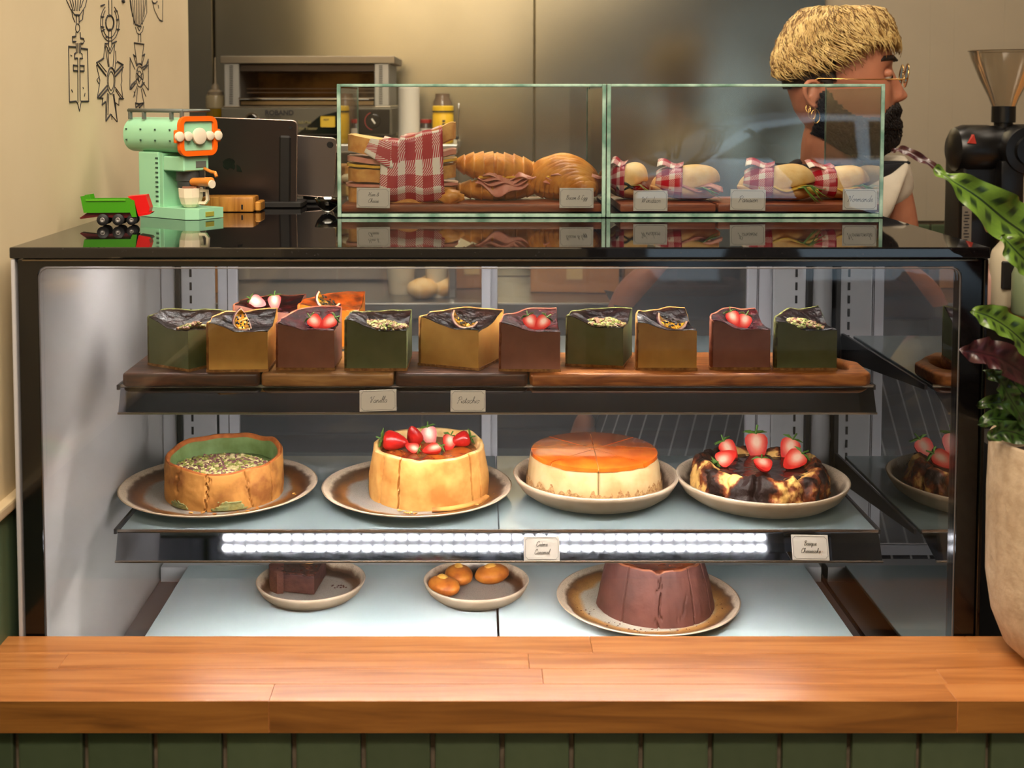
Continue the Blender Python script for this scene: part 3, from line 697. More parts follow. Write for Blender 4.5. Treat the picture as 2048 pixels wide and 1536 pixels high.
def nuts(g, cx, cy, zfn, rx, ry, n, rn, size=.0027, rot=0, ok=None, heap=.003):
    for k in range(n):
        a = rn.uniform(0, 2 * pi); r = math.sqrt(rn.random())
        x, y = r * rx * cos(a), r * ry * sin(a); x, y = x * cos(rot) - y * sin(rot), x * sin(rot) + y * cos(rot)
        if ok and not ok(cx + x, cy + y): continue
        s = size * rn.uniform(.6, 1.4)
        b = blob(s * 1.3, s * .9, s * .75, 1, lambda p: 1 + rn.uniform(-.25, .25))
        b.m = [k % 3] * len(b.m)
        m = Matrix.Translation((cx + x, cy + y, zfn(cx + x, cy + y) + s * .4 + (1 - r) * heap)) @ Matrix.Rotation(rn.uniform(0, 6), 4, 'Z') @ Matrix.Rotation(rn.uniform(-1, 1), 4, 'X')
        g.merge(b, m)
    return g
def slice_(kind, tip_px, a_deg, wid, label, seed, th=92, h=.058, rimh=.016, Yt=None, Rr=None):
    """a quarter of a small cheesecake, tip towards the viewer: cut face A runs to the left, cut face B recedes on the right"""
    tip = onz(tip_px[0], tip_px[1], BT); Rr = Rr or wid * tip.y / F * 1.0
    rn = random.Random(seed)
    t = thing('cheesecake_slice', label, 'cake slice', tuple(tip), group='cheesecake slices on the upper shelf')
    a0, a1 = R(a_deg), R(a_deg - th)
    def top(r, u):
        rimw = rimh * (.85 + .5 * nz(u * 2.2 + seed, seed * 3.1) + (.25 if u > .15 else 0))
        z = h + rimw * sstep(.45, 1.0, r) + .0022 * nz(r * 3 + seed, u * 4, seed, 1.5) - .003 * sstep(.5, 0, r) * 0
        return z
    NU, NR = 22, 12
    def pos(r, u, z=0, push=0):
        a = lerp(a0, a1, u); rr = Rr * r * (1 + .012 * sin(7 * u + seed)) + push
        return Vector((rr * cos(a), rr * sin(a), z))
    bt = .004
    # body: two cut faces and a floor
    g = G()
    for u in (0, 1):
        vs = []; fs = []
        for i in range(NR + 1):
            r = i / NR * .965
            for k in range(7):
                z = lerp(bt, top(i / NR, u), k / 6)
                dent = .0006 * nz(r * 9 + seed, k * 1.3, u * 5)
                q = pos(r, u, z); nrm = Vector((sin(a0), -cos(a0), 0)) if u == 0 else Vector((-sin(a1), cos(a1), 0))
                vs.append(q + nrm * dent)
        for i in range(NR):
            for k in range(6): q = i * 7 + k; fs.append((q, q + 7, q + 8, q + 1))
        g.add(vs, fs)
    obj('filling', g, fill[kind], t, smooth=True, fix=False)
    # crust: outer arc wall with thickness
    g = G(); vs = []; fs = []
    for i in range(NU + 1):
        u = i / NU
        for (r, z) in ((.965, 0), (1.0, 0), (1.004 + .01 * nz(u * 9, seed), top(1, u) * .35), (1.0 + .012 * nz(u * 8, seed, 4), top(1, u) * .7), (1.0, top(1, u) - .001), (.985, top(1, u) + .0016), (.955, top(.97, u) - .001)):
            vs.append(pos(r, u, z))
    for i in range(NU):
        for k in range(7): q = i * 7; w_ = (k + 1) % 7; fs.append((q + k, q + 7 + k, q + 7 + w_, q + w_))
    fs += [tuple(range(7)), tuple(NU * 7 + k for k in range(6, -1, -1))]
    g.add(vs, fs)
    obj('crust', g, rim[kind] if kind != 'vanilla' else crust_m, t, smooth=True)
    # crumb base
    g = G(); n = 14
    ring = [pos(0, 0)] + [pos(1.0 + .012 * rn.uniform(-1, 1), i / n) for i in range(n + 1)]
    ring = [p + (p.normalized() * .0008 if p.length > 0 else Vector((.0012, -.0012, 0))) for p in ring]
    g.add([(p.x, p.y, 0) for p in ring] + [(p.x, p.y, bt) for p in ring], [tuple(range(len(ring))), tuple(range(2 * len(ring) - 1, len(ring) - 1, -1))] + [(i, (i + 1) % len(ring), len(ring) + (i + 1) % len(ring), len(ring) + i) for i in range(len(ring))])
    obj('base', g, base_m, t)
    # top skin, slightly overhanging the cut faces
    sk = {'pistachio': skin_m, 'vanilla': skin_m, 'strawberry': skinr_m, 'orange': orangeskin_m}[kind]
    g = G(); vs = []; fs = []
    NU2, NR2 = 26, 14
    for lay in (0, 1):
        for j in range(NR2 + 1):
            for i in range(NU2 + 1):
                r = max(.001, j / NR2) * .965; u = i / NU2
                z = top(j / NR2, u) + (.0006 if lay else -.0022 * (1 if rn.random() < .5 or lay else 1.4))
                z += .0010 * nz(r * 26, u * 22, seed) * (1 - sstep(.8, 1, r)) if lay else .0008 * nz(r * 30, u * 30, seed + 5)
                q = pos(r, u, z)
                e = .0009
                if i == 0: q += Vector((sin(a0), -cos(a0), 0)) * e
                if i == NU2: q += Vector((-sin(a1), cos(a1), 0)) * e
                vs.append(q)
    M_ = (NU2 + 1); K = (NR2 + 1) * M_
    for j in range(NR2):
        for i in range(NU2):
            q = j * M_ + i; fs.append((K + q, K + q + 1, K + q + M_ + 1, K + q + M_))
            fs.append((q, q + M_, q + M_ + 1, q + 1))
    for j in range(NR2):
        for i in (0, NU2): q = j * M_ + i; fs.append((q, q + M_, K + q + M_, K + q))
    for i in range(NU2): q = NR2 * M_ + i; fs.append((q, q + 1, K + q + 1, K + q))
    g.add(vs, fs)
    obj('skin', g, sk, t, smooth=True, angle=55)
    t['_h'] = h
    def topz(x, y):
        r = min(1, math.hypot(x, y) / Rr); a = math.atan2(y, x)
        if a < 0: a += 2 * pi
        u = max(0, min(1, (a - a0) / (a1 - a0))); return top(r, u)
    return t, tip, Rr, a0, a1, topz
SL = []
GS = 'strawberry halves on the pink slices'
specs = [ # kind, tip px, angle A, px width, label
    ('pistachio', (377, 744), 148, 118, 'green pistachio cheesecake slice at the left end of the upper shelf', 11, 94),
    ('vanilla', (536, 744), 182, 124, 'yellow cheesecake slice on the dark board, second in the front row from the left', 12, 92),
    ('strawberry', (669, 741), 179, 118, 'pink-brown strawberry cheesecake slice third in the front row from the left', 13, 90),
    ('pistachio', (813, 742), 180, 124, 'green pistachio cheesecake slice over the finger hole of the pale board', 14, 92),
    ('vanilla', (957, 742), 158, 132, 'yellow cheesecake slice alone with its corner forward on the middle dark board', 15, 92),
    ('strawberry', (1120, 744), 178, 124, 'pink-brown cheesecake slice bridging the middle and the long board', 16, 88),
    ('pistachio', (1246, 737), 170, 118, 'green pistachio cheesecake slice at the left end of the long board', 17, 96),
    ('vanilla', (1393, 741), 180, 124, 'yellow cheesecake slice in the middle of the long board', 18, 88),
    ('strawberry', (1540, 740), 180, 120, 'pink-brown cheesecake slice second from the right end', 19, 88),
    ('pistachio', (1673, 741), 180, 124, 'green pistachio cheesecake slice at the right end beside the board handle', 20, 88)]
for s in specs: SL.append(slice_(s[0], s[1], s[2], s[3], s[4], s[5], th=s[6]))
# two slices in the second row
def backslice(kind, tip, a, wid, label, seed):
    return slice_(kind, tip, a, wid, label, seed, th=90, h=.060, rimh=.012)
SL.append(backslice('strawberry', (580, 702), 172, 120, 'strawberry-topped slice in the back row behind the yellow slice', 31))
fill['orange'] = mat('orange_cream', (240, 140, 30), (220, 110, 24), scale=30, rough=.5, sss=.2); rim['orange'] = mat('orange_rim', (226, 112, 30), (190, 80, 24), scale=60, rough=.7, bump=.4, bscale=200)
SL.append(backslice('orange', (719, 698), 180, 124, 'orange slice with passion fruit in the back row', 32))
NAMES = ['left end', '', '', '', '', '', '', '', '', '']
def ontop(i, px, py):
    """point of a slice's top under pixel (px, py)"""
    t, tip, Rr, a0, a1, tz = SL[i]
    z = tip.z + .06
    for _ in range(12):
        p = onz(px, py, z); z = tip.z + tz(p.x - tip.x, p.y - tip.y)
    q = p - Vector(tip); d = q.x * sin(a0) - q.y * cos(a0)   # distance behind cut face A
    if d < .020: p = p + Vector((sin(a0), -cos(a0), 0)) * (.020 - d)
    return Vector((p.x, p.y, tip.z + tz(p.x - tip.x, p.y - tip.y)))
def inside(i, x, y, m=.003):
    t, tip, Rr, a0, a1, tz = SL[i]
    return (x * sin(a0) - y * cos(a0)) > m and (-x * sin(a1) + y * cos(a1)) > m and math.hypot(x, y) < Rr * .95
for i, (cx, cy, rx, ry, n) in {0: (362, 641, .029, .020, 150), 3: (772, 642, .030, .019, 160), 6: (1212, 641, .028, .020, 160), 9: (1622, 641, .026, .019, 150)}.items():
    t, tip, Rr, a0, a1, tz = SL[i]; c = ontop(i, cx, cy); rn = random.Random(40 + i)
    g = nuts(G(), c.x - tip.x, c.y - tip.y, tz, rx, ry, int(n * 1.4), rn, size=.0031, heap=.010, ok=lambda x, y, i=i: inside(i, x, y))
    obj('chopped_pistachios', g, pist_a, t, kind='stuff')
for i, pts in {1: [(487, 631)], 4: [(912, 631)], 7: [(1350, 636)], 11: [(657, 594)]}.items():
    for px, py in pts:
        c = ontop(i, px, py + 8) + Vector((0, 0, .0165))
        rot = {1: (-28, 52, -25), 4: (-34, 30, 5), 7: (-30, 18, 0), 11: (-38, 32, 0)}[i]
        passion(c, rot, {1: 1.0, 4: 1.05, 7: 1.15, 11: 1.1}[i], {1: 'purple passion fruit wedge on the yellow slice near the left end', 4: 'passion fruit wedge upright on the corner-forward yellow slice',
                7: 'passion fruit crescent lying on the yellow slice of the long board', 11: 'bright passion fruit wedge on the orange slice in the back row'}[i])
sb = {2: [((618, 636), -50, 'on the pink slice third from the left'), ((648, 638), 55, '')], 5: [((1062, 634), -25, ''), ((1086, 638), 40, '')], 8: [((1470, 630), -20, ''), ((1492, 631), 20, '')], 10: [((513, 598), -68, ''), ((549, 594), -8, '')]}
nm = {2: 'third slice from the left', 5: 'pink slice bridging two boards', 8: 'pink slice near the right end', 10: 'back-row slice'}
for i, lst in sb.items():
    for k, ((px, py), ro, _) in enumerate(lst):
        c = ontop(i, px, py + 5) + Vector((0, 0, .0095))
        strawberry(c, (Matrix.Rotation(R(-30), 4, 'X') @ Matrix.Rotation(R(ro), 4, 'Y')).to_euler(), .98, '%s cut strawberry half on the %s' % ('left' if k == 0 else 'right', nm[i]), GS)
    t, tip, Rr, a0, a1, tz = SL[i]; rn = random.Random(60 + i); g = G()
    for k in range(12):
        c = ontop(i, lst[0][0][0] + rn.uniform(-14, 44), lst[0][0][1] + rn.uniform(8, 20)) - tip
        g.merge(blob(.0026, .0018, .0008, 1), Matrix.Translation(c + Vector((0, 0, .001))) @ Matrix.Rotation(rn.uniform(0, 3), 4, 'Z') @ Matrix.Rotation(rn.uniform(-1, 1), 4, 'X'))
    obj('petals', g, purp_m, t, kind='stuff')

# ------------------------------------------------------------------ plates
def plate_mat(name, Rr, ring, inner=(150, 144, 136)):
    m = bpy.data.materials.new(name); m.use_nodes = True; N = m.node_tree.nodes; L = m.node_tree.links; b = N['Principled BSDF']
    tc = N.new('ShaderNodeTexCoord'); mp = N.new('ShaderNodeMapping'); mp.inputs['Scale'].default_value = (1 / Rr, 1 / Rr, 0); L.new(tc.outputs['Object'], mp.inputs[0])
    ln = N.new('ShaderNodeVectorMath'); ln.operation = 'LENGTH'; L.new(mp.outputs[0], ln.inputs[0])
    nt = N.new('ShaderNodeTexNoise'); nt.inputs['Scale'].default_value = 28; L.new(tc.outputs['Object'], nt.inputs[0])
    ad = N.new('ShaderNodeMath'); ad.operation = 'MULTIPLY_ADD'; ad.inputs[1].default_value = .16; L.new(nt.outputs[0], ad.inputs[0]); L.new(ln.outputs['Value'], ad.inputs[2])
    r = N.new('ShaderNodeValToRGB'); e = r.color_ramp.elements; e[0].position = 0; e[0].color = lin(inner); e[1].position = 1; e[1].color = lin((206, 184, 160))
    for p, c in ((.80, inner), (.86, ring), (.965, (ring[0] * .7, ring[1] * .62, ring[2] * .55)), (1.0, (100, 74, 56)), (1.035, (206, 184, 160))):
        k = e.new(min(.999, p / 1.1)); k.color = lin(c)
    ms_ = N.new('ShaderNodeMath'); ms_.operation = 'MULTIPLY'; ms_.inputs[1].default_value = 1 / 1.1; L.new(ad.outputs[0], ms_.inputs[0]); L.new(ms_.outputs[0], r.inputs[0])
    n2 = N.new('ShaderNodeTexNoise'); n2.inputs['Scale'].default_value = 700; n2.inputs['Detail'].default_value = 1; L.new(tc.outputs['Object'], n2.inputs[0])
    r2 = N.new('ShaderNodeValToRGB'); r2.color_ramp.elements[0].position = .28; r2.color_ramp.elements[0].color = (.45, .42, .38, 1); r2.color_ramp.elements[1].position = .42; r2.color_ramp.elements[1].color = (1, 1, 1, 1); L.new(n2.outputs[0], r2.inputs[0])
    mx = N.new('ShaderNodeMix'); mx.data_type = 'RGBA'; mx.blend_type = 'MULTIPLY'; mx.inputs[0].default_value = 1; L.new(r.outputs[0], mx.inputs[6]); L.new(r2.outputs[0], mx.inputs[7])
    L.new(mx.outputs[2], b.inputs['Base Color']); b.inputs['Roughness'].default_value = .3
    return m
clay_m = mat('stoneware', (204, 182, 158), (192, 168, 142), scale=40, rough=.5, bump=.08, bscale=400)
def plate(px0, px1, py, zb, rim_h, label, ring, deep=False, inner=(150, 144, 136)):
    cpx = (px0 + px1) / 2; c = onz(cpx, py, zb + rim_h); Rr = (px1 - px0) / 2 * (c.y) / F * 1.02
    t = thing('dinner_plate' if not deep else 'shallow_bowl', label, 'plate', (c.x, c.y, zb + .0003), group='stoneware plates in the case')
    if deep:
        prof_o = [(Rr * .60, 0), (Rr * .66, 0), (Rr * .80, rim_h * .14), (Rr * .91, rim_h * .42), (Rr * .975, rim_h * .78), (Rr, rim_h * .97), (Rr * .988, rim_h)]
        prof_i = [(Rr * .955, rim_h * .98), (Rr * .94, rim_h * .78), (Rr * .88, rim_h * .42), (Rr * .80, rim_h * .24), (Rr * .70, rim_h * .17), (.0005, rim_h * .16)]
    else:
        prof_o = [(Rr * .58, 0), (Rr * .64, 0), (Rr * .80, rim_h * .34), (Rr * .93, rim_h * .66), (Rr * .995, rim_h * .93), (Rr, rim_h), (Rr * .985, rim_h * 1.04)]
        prof_i = [(Rr * .962, rim_h * .98), (Rr * .90, rim_h * .72), (Rr * .80, rim_h * .45), (Rr * .70, rim_h * .32), (.0005, rim_h * .30)]
    body = obj('body', lathe(prof_o, 72, capb=True, capt=False), clay_m, t, smooth=True)
    n = len(G().v)
    gi = lathe([prof_o[-1]] + prof_i, 72, capb=False, capt=False)
    obj('glazed_inside', gi, [plate_mat(label[:20], Rr * (.975 if not deep else .985), ring, inner)], t, smooth=True)
    return t, c, Rr, (rim_h * (.16 if deep else .30) + zb + .0006)
p1 = plate(243, 633, 967, SH2, .017, 'wide stoneware plate under the pistachio cheesecake', (134, 84, 36))
p2 = plate(645, 1023, 969, SH2, .017, 'wide stoneware plate under the strawberry topped cake', (134, 84, 36))
p3 = plate(1027, 1356, 945, SH2, .036, 'deep rimmed stoneware dish holding the caramel cake', (92, 66, 46), True)
p4 = plate(1353, 1694, 952, SH2, .036, 'deep rimmed stoneware dish holding the burnt cake', (112, 96, 80), True)
p5 = plate(513, 731, 1157, DK, .028, 'small stoneware dish holding the chocolate tart slice', (84, 62, 48), True)
p6 = plate(847, 1058, 1158, DK, .028, 'small stoneware dish holding three little golden cakes', (84, 62, 48), True)
p7 = plate(1113, 1478, 1192, DK, .017, 'wide stoneware plate under the whole chocolate cake', (176, 128, 70), inner=(176, 168, 152))

# ------------------------------------------------------------------ whole cakes
shell_m = mat('pastry_shell', (208, 146, 74), (146, 88, 36), scale=20, rough=.7, bump=.35, bscale=90, bdist=.002, c3=(200, 138, 68))
shell2_m = mat('pastry_shell_pale', (222, 164, 92), (190, 124, 56), scale=30, rough=.65, bump=.3, bscale=80, bdist=.002, c3=(208, 148, 76))
rimb_m = mat('rim_brown', (188, 104, 42), (150, 78, 30), scale=60, rough=.75, bump=.4, bscale=200)
rimp_m = mat('rim_pale', (246, 208, 146), (226, 166, 88), scale=40, rough=.7, bump=.3, bscale=160)
def crust_cup(parent, Rb, Rt, hf, wall, mats, cracks=(), seed=0, n=140, lumps=.0014, inner_z=.04):
    """pastry case: outer wall with cracks, rolled rim, inner wall; hf(a) is the rim height"""
    def crack(a, z, H):
        d = 0
        for (ca, wd, dep, z0, z1, lean, jag) in cracks:
            c2 = ca + lean * z / H + jag * nz(z * 160, ca * 9, seed)
            da = (a - c2 + pi) % (2 * pi) - pi
            if abs(da) < wd * 3 and z0 * H - .004 < z < z1 * H + .004: d = max(d, dep * math.exp(-(da / wd) ** 2))
        return d
    g = G(); K = 22; vs = []; fs = []; mi = []
    AN = [2 * pi * i / n for i in range(n)]
    for (ca, wd, dep, z0, z1, lean, jag) in cracks:
        w2 = wd * 3 + abs(lean) * .6 + abs(jag) * .5
        AN += [(ca + lean * .4 + lerp(-w2, w2, k / 40)) % (2 * pi) for k in range(41)]
    AN = sorted(AN); n = len(AN)
    rings = []
    for k in range(K + 1):
        t = k / K
        rings.append((lambda a, H, t=t: (lerp(Rb, Rt, t) + .0016 * sin(pi * t) + lumps * nz(cos(a) * 3, sin(a) * 3, t * 1.6 + seed, 1.3) * 1.4 + lumps * .5 * nz(cos(a) * 12, sin(a) * 12, t * 6 + seed) - crack(a, t * H, H), t * H), 0))
    rings.append((lambda a, H: (Rt - wall * .35 + lumps * nz(cos(a) * 3, sin(a) * 3, seed), H + .0022), 1))
    rings.append((lambda a, H: (Rt - wall * .9, H + .0006), 1))
    rings.append((lambda a, H: (Rt - wall * 1.1, H - .004), 1))
    rings.append((lambda a, H: (Rt - wall * 1.25, lerp(inner_z, H, .45)), 2))
    rings.append((lambda a, H: (Rt - wall * 1.5, inner_z - .006), 2))
    for rf, m in rings:
        for i in range(n):
            a = AN[i]; r, z = rf(a, hf(a)); vs.append((r * cos(a), r * sin(a), z))
    for k in range(len(rings) - 1):
        for i in range(n):
            j = (i + 1) % n; fs.append((k * n + i, k * n + j, (k + 1) * n + j, (k + 1) * n + i)); mi.append(rings[k + 1][1])
    fs.append(tuple(range(n - 1, -1, -1))); mi.append(0)
    g.v = [Vector(v) for v in vs]; g.f = fs; g.m = mi
    return obj('pastry_crust', g, mats, parent, smooth=True, angle=70)
def place(px, pyfront, pl, Rr):
    f = onz(px, pyfront, pl[3]); return (f.x * (f.y + Rr) / f.y, f.y + Rr, pl[3])
FR = -pi / 2                                         # angle that faces the camera
# pistachio cheesecake
l = place(450, 1026, p1, .094)
cakeA = thing('pistachio_cheesecake', 'whole pistachio cheesecake in a tall brown pastry crust, heaped with chopped nuts', 'cake', l)
hA = lambda a: .060 + .008 * sstep(-.6, .9, sin(a)) - .006 * math.exp(-((((a - R(-80)) + pi) % (2 * pi) - pi) / .5) ** 2) + .004 * nz(cos(a) * 2, sin(a) * 2, 3) + .004 * math.exp(-((((a - R(38)) + pi) % (2 * pi) - pi) / .25) ** 2)
crust_cup(cakeA, .091, .090, hA, .007, [shell_m, rimb_m, mat('green_inner', (126, 150, 96), (104, 124, 66), scale=40, rough=.6, bump=.4, bscale=120)],
          cracks=[(R(-96), .012, .006, 0, .95, .05, .10), (R(-52), .012, .0035, .05, 1, -.12, .06), (R(-136), .03, .003, .4, 1, .2, .1), (R(-28), .012, .004, 0, 1, 0, .02)], seed=2, inner_z=.036)
g = lathe([(.082, .030), (.080, .040), (.06, .044), (.03, .046), (.0005, .047)], 48, lambda p, a, k, r, z: p + Vector((0, 0, .002 * nz(p.x, p.y, 3, 60))))
obj('filling', g, mat('green_fill', (128, 146, 88), (104, 120, 60), scale=50, rough=.6, bump=.4, bscale=150), cakeA, smooth=True)
rn = random.Random(5); g = nuts(G(), -.002, -.012, lambda x, y: .046, .068, .058, 900, rn, size=.0030)
obj('chopped_pistachios', g, [mat('nut_green', (168, 168, 84), (140, 140, 60), scale=100, rough=.6), mat('nut_cream', (226, 212, 160), (200, 176, 120), scale=100, rough=.6), mat('nut_purple', (150, 96, 96), (120, 74, 76), scale=100, rough=.6)], cakeA, kind='stuff')
def leak(a0_, a1_, z1, seed):
    g = G(); n, m = 30, 12
    for j in range(m + 1):
        for i in range(n + 1):
            a = R(lerp(a0_, a1_, i / n)); z = .0015 + z1 * j / m; r = .0925 + .0016 * sin(pi * z / .06) + .0012 * nz(i * .3, j * .4, seed); g.v.append(Vector((r * cos(a), r * sin(a), z)))
    for j in range(m):
        for i in range(n):
            u, v = (i + .5) / n * 2 - 1, (j + .5) / m
            if u * u + v * v * .9 < .62 + .5 * nz(i * .25, j * .3, seed + 2): q = j * (n + 1) + i; g.f.append((q, q + 1, q + n + 2, q + n + 1)); g.m.append(0)
    solidify(obj('green_leak', g, mat('green_leak', (126, 140, 100), (150, 136, 72), scale=70, rough=.7, bump=.4, bscale=200), cakeA, smooth=True), .0012)
leak(-92, -54, .018, 1); leak(-140, -112, .012, 4)
# strawberry topped vanilla cake
l = place(858, 1024, p2, .096)
cakeB = thing('vanilla_cheesecake', 'whole vanilla cheesecake in a tall pale pastry crust topped with strawberries', 'cake', l)
hB = lambda a: .074 + .003 * nz(cos(a) * 2, sin(a) * 2, 9) + .003 * sstep(0, 1, sin(a)) + .004 * math.exp(-((((a - R(40)) + pi) % (2 * pi) - pi) / .2) ** 2) - .003 * math.exp(-((((a - R(-98)) + pi) % (2 * pi) - pi) / .10) ** 2)
crust_cup(cakeB, .094, .087, hB, .009, [shell2_m, rimp_m, rimp_m],
          cracks=[(R(-118), .012, .0055, 0, 1, .02, .03), (R(-42), .012, .0065, 0, 1, .0, .02), (R(-142), .02, .003, 0, .9, .05, .04), (R(-30), .012, .004, 0, 1, 0, .02)], seed=6, inner_z=.062)
g = lathe([(.078, .058), (.0775, .0655), (.055, .066), (.03, .0665), (.0005, .0665)], 48, lambda p, a, k, r, z: p + Vector((0, 0, .0014 * nz(p.x, p.y, 3, 40))))
obj('glaze', g, mat('burnt_glaze', (206, 112, 36), (96, 38, 22), scale=26, rough=.18, coat=.8, c3=(160, 78, 32), bump=.15, bscale=60), cakeB, smooth=True)
g = lathe([(.096, 0), (.102, .0015), (.100, .005), (.094, .006)], 40, lambda p, a, k, r, z: p * 1 + Vector((.002 * nz(a * 4, k), .002 * nz(a * 4, k, 5), 0)), a0=R(-85), a1=R(-20))
obj('broken_edge', g, shell_m, cakeB, smooth=True)
crn = random.Random(8)
for t_, c_, pl_, lst, cm in ((cakeA, cakeA.location, p1, [(-60, .103, 4), (-20, .112, 9), (-95, .101, 3)], shell_m), (cakeB, cakeB.location, p2, [(-25, .108, 16), (-45, .106, 8), (-100, .103, 8)], shell2_m)):
    g = G()
    for a, r, n in lst:
        for k in range(n):
            aa = R(a + crn.uniform(-14, 14)); rr = r + crn.uniform(-.004, .01); s = crn.uniform(.0008, .0028)
            g.merge(blob(s * 1.4, s, s * .6, 1, lambda p: 1 + crn.uniform(-.3, .3)), Matrix.Translation((rr * cos(aa), rr * sin(aa), s * .4 + .0006 + max(0, rr - .09) * .06)))
    obj('crumbs', g, cm, t_, kind='stuff')
def on_cake(px, py, z): return onz(px, py, z)
zB = l[2] + .067
GB = 'strawberries on the vanilla cheesecake'
for px, py, whole, rx, ry, rz, s, lab in ((786, 893, True, -60, -70, 20, 1.5, 'large whole strawberry lying at the left rim of the vanilla cake'), (829, 880, False, 140, 12, 0, 1.25, 'strawberry half with its leaves down, standing at the back of the vanilla cake'),
        (859, 878, False, 165, -20, 0, 1.2, 'strawberry half with its stalk up at the back of the vanilla cake'), (924, 887, True, -50, 60, -20, 1.2, 'deep red strawberry near the right rim of the vanilla cake'),
        (899, 890, False, -40, 30, 30, 1.1, 'strawberry half with tall green leaves right of centre on the vanilla cake'), (866, 903, False, -70, 60, 0, 1.1, 'cut strawberry half lying by the front rim of the vanilla cake'),
        (826, 899, False, -40, 110, 0, .8, 'small strawberry piece between the large one and the cut half')):
    c = on_cake(px, py + 5, zB) + Vector((0, 0, .011 * s * .8))
    if 'leaves down' in lab: rx = -155
    if 'stalk up' in lab: rx, ry = -20, -15
    strawberry(c, (Matrix.Rotation(R(rz), 4, 'Z') @ Matrix.Rotation(R(rx), 4, 'X') @ Matrix.Rotation(R(ry), 4, 'Y')).to_euler(), s, lab, GB, whole)
# caramel custard cake
l = (onz(1188, 945, p3[3] + .03).x, p3[1].y, p3[3])
cakeC = thing('caramel_cheesecake', 'whole creme caramel cake with a glossy orange top in a deep dish', 'cake', l)
RT = .0975
def capc(p, a, k, r, z):
    cut = max(.0075 * math.exp(-((a - R(268.5)) / .010) ** 2), 0)
    rr = (r - (cut if z > .004 else 0)) / max(r, 1e-6); n_ = .0012 * nz(cos(a) * 4, sin(a) * 4, z * 40)
    return Vector((p.x * (rr + n_ / max(r, .01)), p.y * (rr + n_ / max(r, .01)), z))
g = lathe([(.102, 0), (.1055, .006), (.105, .022), (.1025, .042), (.100, .056), (RT, .064)], 480, capc, capt=False)
obj('custard', g, mat('custard', (222, 190, 142), (200, 160, 108), scale=26, rough=.4, sss=.15, bump=.25, bscale=110, bdist=.0015, c3=(214, 180, 130)), cakeC, smooth=True)
g = lathe([(.1025, 0), (.1068, .004), (.1068, .012), (.1062, .028)], 200, lambda p, a, k, r, z: Vector((p.x, p.y, z + (.014 * nz(cos(a) * 14, sin(a) * 14, 3) if k == 3 else 0))), capt=False)
obj('crumb_base', g, mat('wet_crumbs', (214, 172, 118), (166, 116, 68), scale=260, rough=.6, bump=.9, bscale=420, bdist=.002), cakeC, smooth=True)
wn = 8
cara_m = mat('caramel', (222, 110, 28), (198, 84, 20), scale=30, rough=.12, coat=.8, bump=.12, bscale=34, rnd=.08)
carad_m = mat('caramel_edge', (176, 72, 22), (150, 54, 18), scale=90, rough=.3, bump=.6, bscale=300)
for i in range(wn):                                  # eight marked portions of caramel
    a0 = R(268.5) + i * 2 * pi / wn + .008; a1 = a0 + 2 * pi / wn - .016; n = 14
    g = G(); q = [(0.0012 * cos((a0 + a1) / 2), .0012 * sin((a0 + a1) / 2))]
    def edge(z, rr): return [(q[0][0], q[0][1], z)] + [(rr * (1 + .006 * nz(cos(a) * 9, sin(a) * 9, 2)) * cos(a), rr * (1 + .006 * nz(cos(a) * 9, sin(a) * 9, 2)) * sin(a), z - (.002 + .004 * max(0, nz(cos(a) * 5, sin(a) * 5, 7)) if z < .064 else 0)) for a in [lerp(a0, a1, k / n) for k in range(n + 1)]]
    b_, t_ = edge(.0630, RT + .0022), edge(.0672, RT - .001); m2 = edge(.0660, RT + .0012); N_ = n + 2
    g.add(b_ + m2 + t_, [tuple(range(2 * N_, 3 * N_))] + [(k, (k + 1) % N_, N_ + (k + 1) % N_, N_ + k) for k in range(N_)] + [(N_ + k, N_ + (k + 1) % N_, 2 * N_ + (k + 1) % N_, 2 * N_ + k) for k in range(N_)])
    obj('caramel_wedge', g, cara_m, cakeC, smooth=True, angle=40)
obj('custard_top', lathe([(RT, .0625), (RT, .0642), (.0005, .0646)], 48), mat('custard_line', (240, 168, 90), rough=.4), cakeC)
g = blob(.036, .045, .0022, 3, lambda p: 1 + .15 * nz(p.x, p.y, p.z, 4))
so = obj('caramel_sauce', G().merge(g, Matrix.Translation((.070, -.02, .0035))), mat('sauce', (150, 64, 26), (120, 46, 18), scale=30, rough=.06, coat=1), cakeC, smooth=True)
